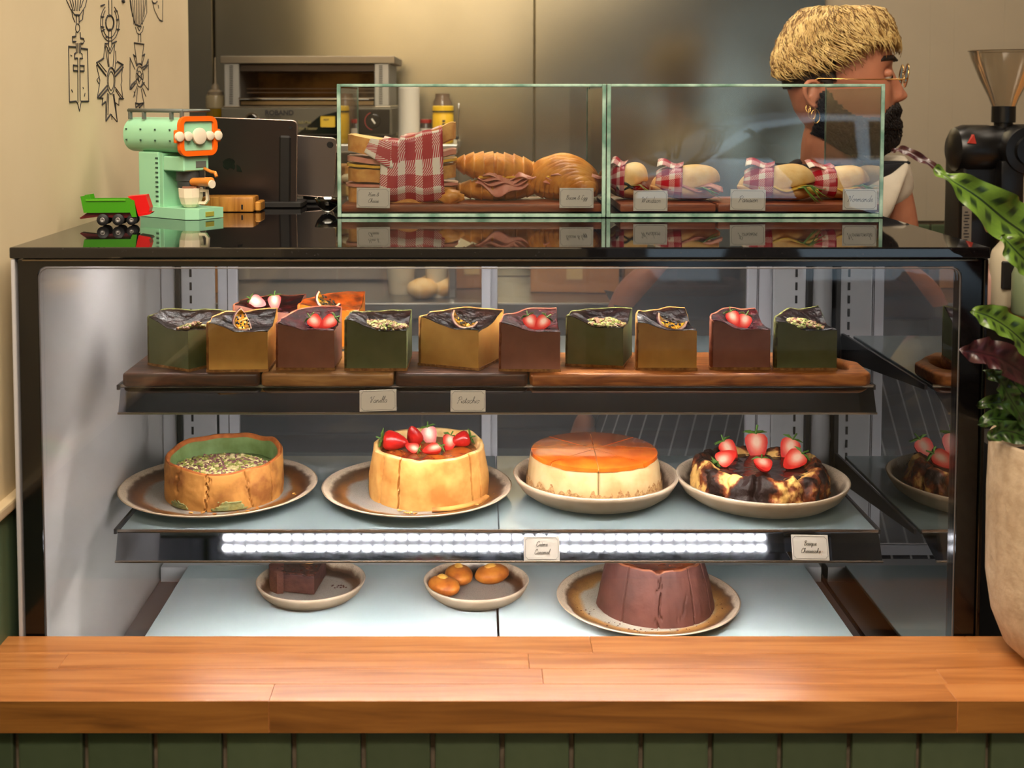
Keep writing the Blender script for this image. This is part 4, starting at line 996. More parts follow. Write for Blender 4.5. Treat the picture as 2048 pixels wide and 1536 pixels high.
# burnt basque style cake
l = (onz(1521, 952, p4[3] + .03).x, p4[1].y, p4[3])
cakeD = thing('burnt_cheesecake', 'whole burnt cheesecake with blackened folds and strawberries in a deep dish', 'cake', l)
def burnt():
    prof = [(.094, 0), (.104, .006), (.106, .018), (.104, .030), (.101, .042), (.096, .050), (.089, .053), (.080, .049), (.070, .044), (.045, .0405), (.025, .040), (.0005, .040)]
    P2 = []
    for k in range(len(prof) - 1):
        for s_ in range(5): P2.append((lerp(prof[k][0], prof[k + 1][0], s_ / 5), lerp(prof[k][1], prof[k + 1][1], s_ / 5)))
    P2.append(prof[-1])
    folds = [(R(-107), .05, .010), (R(-135), .06, .008), (R(-62), .06, .009), (R(-40), .05, .007), (R(-160), .06, .008), (R(-15), .06, .007), (R(30), .08, .008), (R(80), .08, .008), (R(130), .08, .008)]
    def fn(p, a, k, r, z):
        w_ = sstep(.055, .09, r); d = 0
        for fa, fw, fd in folds:
            da = (a - fa - .12 * nz(z * 60, fa) + pi) % (2 * pi) - pi
            d = max(d, fd * math.exp(-(da / fw) ** 2))
        v = Vector((cos(a) * 2.2, sin(a) * 2.2, z * 30))
        rr = r - d * w_ + (.006 * noise.noise(v) + .0035 * noise.noise(v * 3) + .0016 * noise.noise(v * 8)) * w_
        zz = z + ((.009 * nz(cos(a) * 2.4, sin(a) * 2.4, 8) + .004 * nz(cos(a) * 7, sin(a) * 7, 3)) * sstep(.03, .05, z) - d * .5) * sstep(.05, .085, r) + .002 * nz(p.x, p.y, 7, 90)
        return Vector((rr * cos(a), rr * sin(a), max(0, zz)))
    return lathe(P2, 260, fn)
def burnt_mat():
    return mat('burnt_cake', (34, 17, 14), (236, 186, 108), scale=24, rough=.5, spec=.35, bump=1, bscale=90, coat=0, lo=.50, hi=.62, c3=(120, 54, 22), detail=10, stretch=(1, 1, .7), bdist=.004)
obj('cake_body', burnt(), burnt_mat(), cakeD, smooth=True)
g = lathe([(.080, .0400), (.070, .0440), (.05, .0425), (.0005, .0415)], 90, lambda p, a, k, r, z: Vector((p.x * (1 + .08 * nz(cos(a) * 3, sin(a) * 3, 1)), p.y * (1 + .08 * nz(cos(a) * 3, sin(a) * 3, 1)), z + .0014 * nz(p.x, p.y, 1, 70))))
obj('burnt_top', g, mat('burnt_top', (58, 28, 22), (38, 18, 16), scale=50, rough=.25, coat=.6, bump=.5, bscale=120, bdist=.002), cakeD, smooth=True)
zD = l[2] + .045; GD = 'strawberries on the burnt cheesecake'
for px, py, rx, ry, rz, s, lab in ((1457, 908, -30, -25, 10, 1.35, 'strawberry half leaning at the left back of the burnt cake'), (1450, 926, -45, -120, 0, 1.3, 'leafy strawberry half lying at the left of the burnt cake'),
        (1513, 904, -22, 0, 0, 1.75, 'largest strawberry half, upright and flat-faced on the burnt cake'), (1579, 908, -30, 22, -6, 1.5, 'tall strawberry half at the right back of the burnt cake'),
        (1590, 930, -45, 52, 0, 1.5, 'strawberry half slanting down at the right of the burnt cake'), (1527, 937, -75, 0, 0, 1.35, 'strawberry half with bushy leaves at the front of the burnt cake')):
    c = on_cake(px, py + 3, zD) + Vector((0, 0, .008 * s))
    strawberry(c, (Matrix.Rotation(R(rz), 4, 'Z') @ Matrix.Rotation(R(rx), 4, 'X') @ Matrix.Rotation(R(ry), 4, 'Y')).to_euler(), s, lab, GD)
# whole chocolate cake on the floor of the case
l = place(1310, 1259, p7, .096)
cakeE = thing('chocolate_cheesecake', 'whole dark chocolate cheesecake with cracked crust on the case floor', 'cake', l)
choc_m = mat('chocolate_crust', (98, 54, 46), (76, 40, 34), scale=24, rough=.65, bump=.35, bscale=120, c3=(88, 47, 40))
hE = lambda a: .081 + .002 * nz(cos(a) * 3, sin(a) * 3, 4) - .006 * math.exp(-((((a - R(-96)) + pi) % (2 * pi) - pi) / .10) ** 2)
crust_cup(cakeE, .094, .075, hE, .006, [choc_m, mat('choc_rim', (150, 84, 50), (110, 60, 44), scale=50, rough=.5), choc_m],
          cracks=[(R(-95), .012, .005, 0, .9, .04, .12), (R(-58), .010, .006, 0, 1, .02, .02), (R(-132), .014, .0025, 0, 1, .0, .02), (R(-28), .012, .003, 0, 1, 0, .02), (R(-78), .010, .003, .15, .5, .5, .1)], seed=12, inner_z=.072)
g = lathe([(.070, .068), (.0685, .0765), (.045, .0750), (.0005, .0750)], 48, lambda p, a, k, r, z: p + Vector((0, 0, .0022 * nz(p.x, p.y, 3, 45))))
obj('glaze', g, mat('choc_glaze', (142, 72, 36), (84, 40, 28), scale=26, rough=.22, coat=.6, bump=.2, bscale=60), cakeE, smooth=True)
g = G()
for k in range(60):
    a = crn.uniform(-pi, .4); rr = crn.uniform(.098, .125); s = crn.uniform(.0005, .0016)
    g.merge(blob(s * 1.4, s, s * .6, 1), Matrix.Translation((rr * cos(a) - .006, rr * sin(a), s * .4 + .0006 + max(0, rr - .1) * .08)))
obj('crumbs', g, choc_m, cakeE, kind='stuff')
# chocolate tart slice
l = (onz(595, 1165, p5[3]).x, onz(595, 1165, p5[3]).y, p5[3])
tart = thing('chocolate_tart_slice', 'wedge of chocolate tart with glossy crumbly top in a small dish', 'cake slice', l)
brown_m = mat('brownie', (86, 50, 46), (66, 36, 34), scale=60, rough=.6, bump=.4, bscale=200); brownt_m = mat('brownie_top', (92, 50, 38), (58, 28, 24), scale=120, rough=.22, bump=1, bscale=200, coat=.6, bdist=.004)
pts = [(-.045, .004), (-.038, -.020), (-.012, -.030), (.032, -.040), (.041, .042), (.016, .052), (-.02, .052)]
obj('filling', bev_poly(pts, .004, .043, .0015), brown_m, tart, smooth=True, angle=40)
obj('crust', bev_poly([(-.050, .006), (-.043, -.020), (-.030, -.031), (-.020, -.029), (-.030, .054), (-.034, .056)], 0, .047, .002), mat('choc_pastry', (104, 60, 46), (84, 46, 38), scale=60, rough=.8, bump=.5, bscale=240), tart, smooth=True, angle=40)
g = grid(24, 24, lambda u, v: (lerp(-.032 - .006 * v, .033 + .009 * v, u), lerp(lerp(-.026, -.041, u), .052, v), .0445 + .0028 * nz(u * 9, v * 9, 2) + .0015 * nz(u * 22, v * 22, 4)))
solidify(obj('top_glaze', g, brownt_m, tart, smooth=True), .003)
g = G().merge(blob(.010, .003, .0016, 2), Matrix.Translation((.012, .018, .050)) @ Matrix.Rotation(-.5, 4, 'Z')).merge(blob(.007, .003, .0016, 2), Matrix.Translation((.018, .005, .050)))
obj('almond_flakes', g, mat('almond', (222, 174, 100), (200, 146, 76), scale=80, rough=.5), tart, smooth=True)
g = G()
for k in range(14): g.merge(blob(.002, .0014, .001, 1), Matrix.Translation((.072 + crn.gauss(0, .008), .0 + crn.gauss(0, .008), .001)))
obj('crumbs', g, brown_m, tart, kind='stuff'); tart.scale = (1, 1, .78); tart.location.y -= .018; tart.location.x += .004
# little golden cakes
gold_m = mat('golden_cake', (222, 140, 50), (156, 74, 24), scale=38, rough=.5, bump=.2, bscale=160, c3=(200, 112, 36), lo=.3, hi=.7)
goldt_m = mat('golden_bump', (246, 190, 92), (228, 158, 62), scale=60, rough=.5)
for k, (px, py, ang, lab) in enumerate(((888, 1172, -50, 'golden almond cake at the front left of the small dish'), (918, 1150, -78, 'golden almond cake at the back of the small dish'), (984, 1148, 30, 'golden almond cake at the right of the small dish'))):
    c = onz(px, py, p6[3] + .014)
    t = thing('little_cake', lab, 'cake', (c.x, c.y, p6[3]), group='three golden cakes in the small dish')
    t.rotation_euler = (0, 0, R(ang)); 
    obj('cake', blob(.031, .023, .015, 3, lambda p: 1 + .05 * nz(p.x, p.y, p.z, 2), c=(0, 0, .0145)), gold_m, t, smooth=True)
    obj('risen_bump', blob(.011, .008, .006, 2, lambda p: 1 + .2 * nz(p.x, p.y, p.z, 3), c=(-.003, 0, .0268)), goldt_m, t, smooth=True)

# ------------------------------------------------------------------ handwriting for the price cards
FONT = {
 'a': (.46, [[(.36, .38), (.22, .46), (.07, .30), (.06, .10), (.18, .0), (.32, .10), (.37, .42), (.36, .08), (.46, .04)]]),
 'b': (.42, [[(.02, .1), (.16, .5), (.22, .95), (.12, .98), (.06, .6), (.06, .06), (.2, .0), (.34, .14), (.30, .38), (.16, .36)], [(.30, .38), (.44, .36)]]),
 'c': (.38, [[(.32, .38), (.2, .46), (.06, .28), (.08, .05), (.22, .0), (.40, .12)]]),
 'd': (.48, [[(.36, .38), (.22, .46), (.07, .30), (.06, .10), (.18, .0), (.32, .10), (.42, 1.0)], [(.36, .3), (.37, .06), (.48, .04)]]),
 'e': (.38, [[(.02, .16), (.26, .26), (.28, .42), (.16, .46), (.06, .26), (.10, .04), (.24, .0), (.40, .14)]]),
 'g': (.46, [[(.36, .38), (.22, .46), (.07, .30), (.10, .08), (.30, .12), (.37, .42), (.34, -.3), (.18, -.42), (.12, -.2), (.46, .08)]]),
 'h': (.50, [[(.02, .1), (.18, .55), (.24, .95), (.14, .98), (.08, .5), (.06, .0)], [(.08, .22), (.24, .44), (.34, .36), (.34, .06), (.50, .06)]]),
 'i': (.24, [[(.02, .1), (.12, .44), (.10, .06), (.24, .06)], [(.15, .62), (.17, .66)]]),
 'k': (.46, [[(.02, .1), (.18, .55), (.24, .95), (.14, .98), (.08, .5), (.06, .0)], [(.32, .44), (.12, .22), (.30, .04), (.46, .06)]]),
 'l': (.26, [[(.02, .1), (.18, .55), (.24, .95), (.14, .98), (.08, .5), (.10, .06), (.28, .08)]]),
 'm': (.66, [[(.02, .2), (.10, .44), (.08, .0)], [(.08, .2), (.20, .44), (.28, .36), (.27, .0)], [(.27, .2), (.40, .44), (.50, .36), (.50, .06), (.66, .06)]]),
 'n': (.50, [[(.02, .2), (.10, .44), (.08, .0)], [(.08, .2), (.22, .44), (.34, .36), (.34, .06), (.50, .06)]]),
 'o': (.42, [[(.24, .46), (.08, .36), (.06, .10), (.18, .0), (.32, .12), (.32, .34), (.22, .46), (.30, .38), (.44, .38)]]),
 'p': (.46, [[(.02, .2), (.12, .44), (.06, -.4)], [(.10, .2), (.24, .46), (.36, .30), (.28, .02), (.10, .08)], [(.3, .04), (.48, .1)]]),
 'q': (.46, [[(.36, .38), (.22, .46), (.07, .30), (.10, .06), (.30, .12), (.37, .42), (.32, -.42), (.40, -.2), (.48, .1)]]),
 'r': (.36, [[(.02, .1), (.12, .48), (.16, .38), (.28, .38), (.22, .08), (.36, .06)]]),
 's': (.34, [[(.02, .1), (.18, .48), (.26, .18), (.16, .0), (.04, .06)], [(.2, .02), (.36, .08)]]),
 't': (.30, [[(.02, .1), (.18, .82), (.10, .2), (.16, .02), (.32, .08)], [(.02, .56), (.28, .58)]]),
 'u': (.48, [[(.02, .2), (.08, .44), (.08, .1), (.20, .0), (.32, .14), (.36, .44), (.34, .06), (.48, .06)]]),
 'w': (.60, [[(.02, .3), (.08, .44), (.10, .06), (.22, .04), (.30, .40), (.32, .06), (.46, .06), (.50, .42), (.60, .36)]]),
 'è': (.38, [[(.02, .16), (.26, .26), (.28, .42), (.16, .46), (.06, .26), (.10, .04), (.24, .0), (.40, .14)], [(.12, .76), (.24, .62)]]),
 'V': (.62, [[(.0, .7), (.10, .94), (.20, .85), (.24, .0), (.44, .6), (.52, .98), (.64, .9)]]),
 'P': (.58, [[(.22, .9), (.16, .4), (.10, .0), (.0, .05)], [(.02, .7), (.14, .95), (.40, 1.0), (.56, .8), (.42, .52), (.2, .5)]]),
 'C': (.58, [[(.5, .72), (.52, .92), (.38, 1.0), (.14, .76), (.06, .30), (.18, .02), (.40, .04), (.58, .22)]]),
 'B': (.60, [[(.20, .9), (.12, .0)], [(.02, .7), (.16, .96), (.42, .98), (.48, .76), (.20, .54), (.48, .46), (.48, .12), (.26, .0), (.06, .06)]]),
 'H': (.70, [[(.02, .8), (.14, .95), (.20, .8), (.10, .0)], [(.58, .96), (.48, .0), (.64, .06)], [(.06, .46), (.58, .54)]]),
 'E': (.52, [[(.46, .84), (.32, 1.0), (.14, .84), (.26, .56), (.08, .36), (.08, .08), (.28, .0), (.50, .16)]]),
 'W': (.86, [[(.0, .76), (.10, .95), (.20, .84), (.18, .04), (.44, .8), (.46, .04), (.70, .8), (.78, .98), (.88, .92)]]),
 'N': (.74, [[(.0, .1), (.12, .04), (.22, .95), (.46, .04), (.62, .95), (.74, .96)], [(.2, .8), (.1, .92), (.0, .8)]]),
 '&': (.56, [[(.48, .06), (.16, .64), (.22, .88), (.36, .8), (.30, .58), (.06, .30), (.10, .04), (.28, .02), (.46, .32)]]), ' ': (.26, [])}
def handwriting(lines, h, cx, zc, y, r, lead=1.55):
    g = G()
    for li, ln in enumerate(lines):
        wd = sum(FONT[c][0] for c in ln) * h; x = cx - wd / 2; z0 = zc + (len(lines) - 1) * lead * h / 2 - li * lead * h - h * .35
        for c in ln:
            for st in FONT[c][1]:
                p2 = []
                for k in range(len(st) - 1):
                    for s_ in range(3):
                        i0, i1, i2, i3 = st[max(0, k - 1)], st[k], st[k + 1], st[min(len(st) - 1, k + 2)]; t = s_ / 3
                        p2.append(tuple(.5 * ((2 * i1[q]) + (-i0[q] + i2[q]) * t + (2 * i0[q] - 5 * i1[q] + 4 * i2[q] - i3[q]) * t * t + (-i0[q] + 3 * i1[q] - 3 * i2[q] + i3[q]) * t ** 3) for q in (0, 1)))
                p2.append(st[-1])
                tube([(x + (u + v * .28) * h, y, z0 + v * h) for u, v in p2], r, 4, g=g)
            x += FONT[c][0] * h
    return g
def card(px0, px1, py0, py1, Y, lines, label, tilt=0, rot=0, hh=.30, group='handwritten name cards'):
    c = at((px0 + px1) / 2, (py0 + py1) / 2, Y); a = at(px0, py0, Y); b = at(px1, py1, Y); w_, h_ = (b.x - a.x) / 2, (a.z - b.z) / 2
    t = thing('name_card', label, 'name card', c, group=group); t.rotation_euler = (R(tilt), R(rot), 0)
    obj('card', rbox(-w_, w_, 0, .0008, -h_, h_, .0003, 1), paper_m, t)
    g = G()
    for k, q in ((.90, .00022), ):
        x, z = w_ * k + .0006, h_ * .84 + .0006; n = .0028
        loop = [(x - n, z), (-x + n, z), (-x + n, z - n * .4), (-x + n * .4, z - n), (-x, z - n), (-x, -z + n), (-x + n * .4, -z + n), (-x + n, -z + n * .4), (-x + n, -z), (x - n, -z), (x - n, -z + n * .4), (x - n * .4, -z + n), (x, -z + n), (x, z - n), (x - n * .4, z - n), (x - n, z - n * .4)]
        tube([(u, -.0001, v) for u, v in loop], q, 4, True, g=g)
    obj('border_line', g, ink_m, t)
    obj('lettering', handwriting(lines, h_ * hh * 2 * (1 if len(lines) == 1 else .86), 0, 0, -.0001, .00030), ink_m, t)
    return t
card(719, 793, 780, 822, YF - .036, ['Vanilla'], 'name card reading Vanilla on the upper shelf rail', rot=-2, tilt=-24)
card(901, 971, 781, 823, YF - .036, ['Pistachio'], 'name card reading Pistachio on the upper shelf rail', tilt=-24)
card(1048, 1119, 1074, 1120, YF - .036, ['Crème', 'Caramel'], 'name card reading Crème Caramel on the lower shelf rail', hh=.24, tilt=-24)
card(1584, 1657, 1071, 1119, YF - .036, ['Basque', 'Cheesecake'], 'name card reading Basque Cheesecake on the lower shelf rail', rot=1, hh=.22, tilt=-24)
t = bpy.data.objects[[o.name for o in bpy.data.objects if o.get('label', '').startswith('name card reading Basque')][0]]
g = G(); [tube([(.012 + u * .003, -.0003, -.009 + v * .004), (.0125 + u * .003, -.0003, -.0085 + v * .004)], .0004, 4, g=g) for u, v in ((0, 0), (.6, .7), (1.0, -.2), (1.4, .9), (.2, .8))]
obj('orange_doodle', g, mat('orange_ink', (226, 140, 70), rough=.6), t)

# ------------------------------------------------------------------ glass boxes on top
YG0, YG1 = 1.867, 2.185
def glass_box(pxl, pxr, label, right_gap=0):
    x0 = at(pxl, 430, YG0).x; x1 = at(pxr, 430, YG0).x; z0 = ZT + .0008; z1 = at(900, 168, YG0).z; t = .006
    o = thing('glass_display_box', label, 'glass box', ((x0 + x1) / 2, YG0, z0), group='upright glass boxes on the case')
    def pane(n_, a, b, c, d, e, f): return obj(n_, box(a, b, c, d, e, f), boxside_m if n_ == 'side_pane' else boxglass_m, o, world=True)
    pane('front_pane', x0 + t, x1 - t, YG0, YG0 + .0004, z0 + t, z1 - t)
    for nm_, xx in (('side_pane', x0 + .0005), ('side_pane', x1 - .001)): pane(nm_, xx, xx + .0004, YG0 + t, YG1, z0 + t, z1 - t)
    pane('top_pane', x0 + t, x1 - t, YG0 + t, YG1, z1 - .0006, z1 - .0002)
    pane('base_pane', x0 + t, x1 - t, YG0 + t, YG1, z0 + t - .0006, z0 + t - .0002)
    def edge(a, b, c, d, e, f): obj('green_edge', rbox(a, b, c, d, e, f, .0008, 1), gedge_m, o, world=True)
    edge(x0, x0 + t, YG0, YG0 + .0035, z0, z1); edge(x1 - t, x1, YG0, YG0 + .0035, z0, z1)
    edge(x0 + t, x1 - t, YG0, YG0 + .0035, z1 - .0045, z1); edge(x0 + t, x1 - t, YG0, YG0 + .0035, z0, z0 + t)
    edge(x0, x0 + .003, YG0 + .004, YG1, z0, z0 + .005); edge(x1 - .003, x1, YG0 + .004, YG1, z0, z0 + .005)
    edge(x0, x0 + .003, YG0 + .004, YG1, z1 - .003, z1); edge(x1 - .003, x1, YG0 + .004, YG1, z1 - .003, z1)
    edge(x0, x0 + .002, YG1 - .002, YG1, z0 + .005, z1 - .003); edge(x1 - .002, x1, YG1 - .002, YG1, z0 + .005, z1 - .003)
    return o, x0, x1, z0, z1
GB1 = glass_box(675, 1211, 'upright glass box with the wrapped sandwich and croissants')
GB2 = glass_box(1213, 1766, 'upright glass box with four filled rolls')
ZG = ZT + .0075
redboard_m = woodmat('board_red', (104, 46, 22), (138, 68, 34), (164, 90, 48), stretch=(10, 70, 70), rough=.4, rnd=.05)
def gboard(pa, pb, label, y0=YG0 + .016, y1=YG0 + .17):
    x0, x1 = at(pa, 425, y0).x, at(pb, 425, y0).x
    o = obj('serving_board', rbox(x0, x1, y0, y1, ZG, ZG + .012, .003, 2), redboard_m, smooth=True, angle=40); tag(o, label, 'serving board', 'thin boards in the glass boxes')
gboard(683, 1204, 'thin reddish board under the sandwich and croissants'); gboard(1240, 1432, 'thin reddish board under the two rolls behind the Windsor card'); gboard(1436, 1762, 'thin reddish board under the two rolls at the right')
ZS = ZG + .0125
card(713, 780, 376, 416, YG0 + .0045, ['Ham &', 'Cheese'], 'name card reading Ham & Cheese inside the glass box', rot=1, hh=.24)
card(1119, 1187, 376, 416, YG0 + .0045, ['Bacon & Egg'], 'name card reading Bacon & Egg inside the glass box', hh=.22)
card(1267, 1335, 381, 422, YG0 + .0045, ['Windsor'], 'name card reading Windsor inside the right glass box')
card(1461, 1531, 379, 421, YG0 + .0045, ['Parisien'], 'name card reading Parisien inside the right glass box', rot=1)
card(1686, 1754, 378, 420, YG0 + .0045, ['Normande'], 'name card reading Normande inside the right glass box')

# ------------------------------------------------------------------ sandwiches, croissants, rolls
def gingham():
    m = bpy.data.materials.new('gingham_paper'); m.use_nodes = True; N = m.node_tree.nodes; L = m.node_tree.links; b = N['Principled BSDF']
    tc = N.new('ShaderNodeUVMap'); sp = N.new('ShaderNodeSeparateXYZ'); L.new(tc.outputs[0], sp.inputs[0]); su = []
    for k in (0, 1):
        fr = N.new('ShaderNodeMath'); fr.operation = 'FRACT'; L.new(sp.outputs[k], fr.inputs[0])
        gt = N.new('ShaderNodeMath'); gt.operation = 'GREATER_THAN'; gt.inputs[1].default_value = .42; L.new(fr.outputs[0], gt.inputs[0]); su.append(gt)
    ad = N.new('ShaderNodeMath'); ad.operation = 'ADD'; L.new(su[0].outputs[0], ad.inputs[0]); L.new(su[1].outputs[0], ad.inputs[1])
    # fine diagonal hatching where only one stripe passes
    dg_ = N.new('ShaderNodeMath'); dg_.operation = 'ADD'; L.new(sp.outputs[0], dg_.inputs[0]); L.new(sp.outputs[1], dg_.inputs[1])
    ml = N.new('ShaderNodeMath'); ml.operation = 'MULTIPLY'; ml.inputs[1].default_value = 8; L.new(dg_.outputs[0], ml.inputs[0])
    f2 = N.new('ShaderNodeMath'); f2.operation = 'FRACT'; L.new(ml.outputs[0], f2.inputs[0]); g2 = N.new('ShaderNodeMath'); g2.operation = 'GREATER_THAN'; g2.inputs[1].default_value = .42; L.new(f2.outputs[0], g2.inputs[0])
    hat = N.new('ShaderNodeMath'); hat.operation = 'MULTIPLY_ADD'; hat.inputs[1].default_value = 1; L.new(g2.outputs[0], hat.inputs[0]); hat.inputs[2].default_value = 0
    mx1 = N.new('ShaderNodeMix'); mx1.data_type = 'RGBA'; L.new(hat.outputs[0], mx1.inputs[0]); mx1.inputs[6].default_value = lin((232, 208, 200)); mx1.inputs[7].default_value = lin((186, 24, 48))
    one = N.new('ShaderNodeMath'); one.operation = 'GREATER_THAN'; one.inputs[1].default_value = .5; L.new(ad.outputs[0], one.inputs[0])
    two = N.new('ShaderNodeMath'); two.operation = 'GREATER_THAN'; two.inputs[1].default_value = 1.5; L.new(ad.outputs[0], two.inputs[0])
    mx2 = N.new('ShaderNodeMix'); mx2.data_type = 'RGBA'; L.new(one.outputs[0], mx2.inputs[0]); mx2.inputs[6].default_value = lin((238, 226, 214)); L.new(mx1.outputs[2], mx2.inputs[7])
    mx3 = N.new('ShaderNodeMix'); mx3.data_type = 'RGBA'; L.new(two.outputs[0], mx3.inputs[0]); L.new(mx2.outputs[2], mx3.inputs[6]); mx3.inputs[7].default_value = lin((170, 14, 40))
    L.new(mx3.outputs[2], b.inputs['Base Color']); b.inputs['Roughness'].default_value = .35; return m
ging_m = gingham()
bread_m = mat('bread_crumb', (244, 208, 140), (232, 186, 112), scale=60, rough=.8, bump=.4, bscale=300)
breadc_m = mat('bread_crust', (218, 162, 88), (194, 128, 58), scale=60, rough=.7, bump=.4, bscale=200)
ham_m = mat('ham', (222, 158, 138), (206, 132, 116), scale=50, rough=.4, sss=.1); cheese_m = mat('cheese', (236, 190, 70), (226, 172, 56), scale=30, rough=.4)
crois_m = mat('croissant', (222, 158, 74), (178, 106, 38), scale=34, rough=.4, bump=.5, bscale=60, c3=(212, 142, 60), coat=.1, bstretch=(1, 4, 1), bdist=.003)
roll_m = mat('roll_flour', (238, 206, 148), (220, 166, 92), scale=22, rough=.75, bump=.3, bscale=160, c3=(232, 192, 128))
lettuce_m = mat('lettuce', (70, 108, 34), (112, 150, 56), scale=60, rough=.5); dk_m = mat('aubergine', (34, 26, 30), (52, 60, 34), scale=80, rough=.35); egg_m = mat('egg', (240, 206, 96), (226, 180, 60), scale=40, rough=.4)
def PX(px, py, Y): return at(px, py, Y)
def sandwich():
    Y = 1.955; c = at(805, 395, Y)
    t = thing('ham_and_cheese_sandwich', 'thick stacked ham and cheese sandwich wrapped in red gingham paper', 'sandwich', (c.x, Y, ZS))
    W_ = .086
    def bend(u, side): # height of the upper layers: ends rise, pinched in the middle
        return .010 + .024 * (abs(u) ** 1.6) * (1 if u > 0 else .45) + (.006 if u > 0 else 0)
    def slab(name, z, th, m, w=W_, d=.050, ov=0, k=1.0, crust=True, seed=0):
        nu, nv = 26, 10; g = G(); top = []; bot = []
        for j in range(nv + 1):
            for i in range(nu + 1):
                u = lerp(-1, 1, i / nu); v = lerp(-1, 1, j / nv)
                x = u * w * (1 - .10 * max(0, abs(v)) ** 4); y = v * d * (1 - .25 * max(0, abs(u)) ** 5) + .002 * nz(u * 3, v * 3, seed)
                zz = z + bend(u, 0) * k + .0015 * nz(u * 4, v * 4, seed + 3)
                top.append((x, y, zz + th)); bot.append((x, y, zz))
        M_ = nu + 1; K = len(top); fs = []; mi = []
        for j in range(nv):
            for i in range(nu):
                q = j * M_ + i; fs.append((q, q + 1, q + M_ + 1, q + M_)); fs.append((K + q, K + q + M_, K + q + M_ + 1, K + q + 1)); mi += [0, 0]
        rim_ = [i for i in range(M_)] + [j * M_ + nu for j in range(1, nv + 1)] + [nv * M_ + i for i in range(nu - 1, -1, -1)] + [j * M_ for j in range(nv - 1, 0, -1)]
        for a, b in zip(rim_, rim_[1:] + rim_[:1]): fs.append((a, b, K + b, K + a)); mi.append(1)
        g.v = [Vector(p) for p in top + bot]; g.f = fs; g.m = mi
        obj(name, g, [m, breadc_m if crust else m], t, smooth=True, angle=50)
    slab('bread', 0, .024, bread_m, k=.0, seed=1); slab('ham', .024, .004, ham_m, w=W_ + .004, d=.052, k=.05, crust=False, seed=2)
    slab('bread', .0285, .020, bread_m, k=.25, seed=3); slab('cheese', .0490, .004, cheese_m, w=W_ + .002, k=.4, d=.0515, crust=False, seed=4)
    slab('ham', .0535, .008, ham_m, w=W_ + .001, d=.053, k=.55, crust=False, seed=5); slab('bread', .060, .026, bread_m, k=1.0, seed=6, w=W_)
    # wrapping paper over the top and down the front
    x0 = at(757, 340, Y - .055).x - c.x; x1 = at(880, 340, Y - .055).x - c.x
    def wf_(u, v):
        x = lerp(x0 + .004 * sin(v * 3), x1 + .012 * (v - .3), u); uu = x / W_
        path = [(.054, .02), (.056, .075), (.040, .091), (0, .0905), (-.040, .0915), (-.0575, .087), (-.060, .05), (-.062, .022), (-.050, .002)]
        f = v * (len(path) - 1); k = min(int(f), len(path) - 2); q = f - k; y, z = lerp(path[k][0], path[k + 1][0], q), lerp(path[k][1], path[k + 1][1], q)
        if z > .06: z += bend(uu, 0) - .002
        return (x, y + .003 * sin(u * 9 + v * 4) * (1 if v > .5 else .3), z + .002 * sin(u * 13 + 2) * sin(v * 9))
    g = grid(34, 40, wf_); g.uv = [((u * 3.6), v * 7.0) for u, v in g.uv]
    solidify(obj('gingham_wrap', g, ging_m, t, smooth=True), .0005)
    def flap(u, v):
        x = lerp(x0 - .012, x0 + .034, u); return (x - .010 * v * (1 - u), -.060 - .004 * v * sin(u * 3), .090 - .040 * v * (1 - abs(u - .75)) + .012 * (1 - u) * (1 - v) + .004 * u)
    g = grid(10, 10, flap); g.uv = [(u * 1.4, v * 1.4) for u, v in g.uv]; solidify(obj('paper_flap', g, ging_m, t, smooth=True), .0005)
    g = lathe([(.0195, 0), (.0195, .0006), (.0005, .0006)], 28); m_ = Matrix.Translation((.014, -.028, .0935)) @ Matrix.Rotation(R(14), 4, 'X') @ Matrix.Rotation(R(-6), 4, 'Y')
    st = obj('round_sticker', G().merge(g, m_), mat('navy_sticker', (28, 34, 92), rough=.5), t)
    g = G()
    for ln in ([(-.006, -.004), (-.004, .005), (0, -.002)], [(.002, -.004), (.005, .006)], [(.007, -.003), (.010, .004)], [(-.011, 0), (-.008, .006)]): tube([m_ @ Vector((a, b, .0009)) for a, b in ln], .0004, 4, g=g)
    obj('sticker_mark', g, mat('gold_mark', (190, 160, 110), rough=.5), st)
    g = G(); s2 = thing('sandwich_corner', 'part of another ham sandwich behind the wrapped one at the left pane', 'sandwich', at(700, 395, 2.03) * 1)
    s2.location = (at(738, 395, 2.06).x, 2.06, ZS)
    obj('bread', rbox(-.035, .03, -.04, .04, 0, .022, .006, 3), bread_m, s2, smooth=True); obj('ham', rbox(-.037, .03, -.042, .04, .0225, .028, .002, 1), ham_m, s2); obj('mayonnaise', blob(.014, .01, .008, 2, lambda p: 1 + .25 * nz(p.x, p.y, p.z, 3), c=(-.03, -.038, .031)), mat('mayo', (240, 228, 190), rough=.4), s2, smooth=True)
    obj('bread', rbox(-.036, .028, -.04, .038, .034, .052, .006, 3), breadc_m, s2, smooth=True)
sandwich()
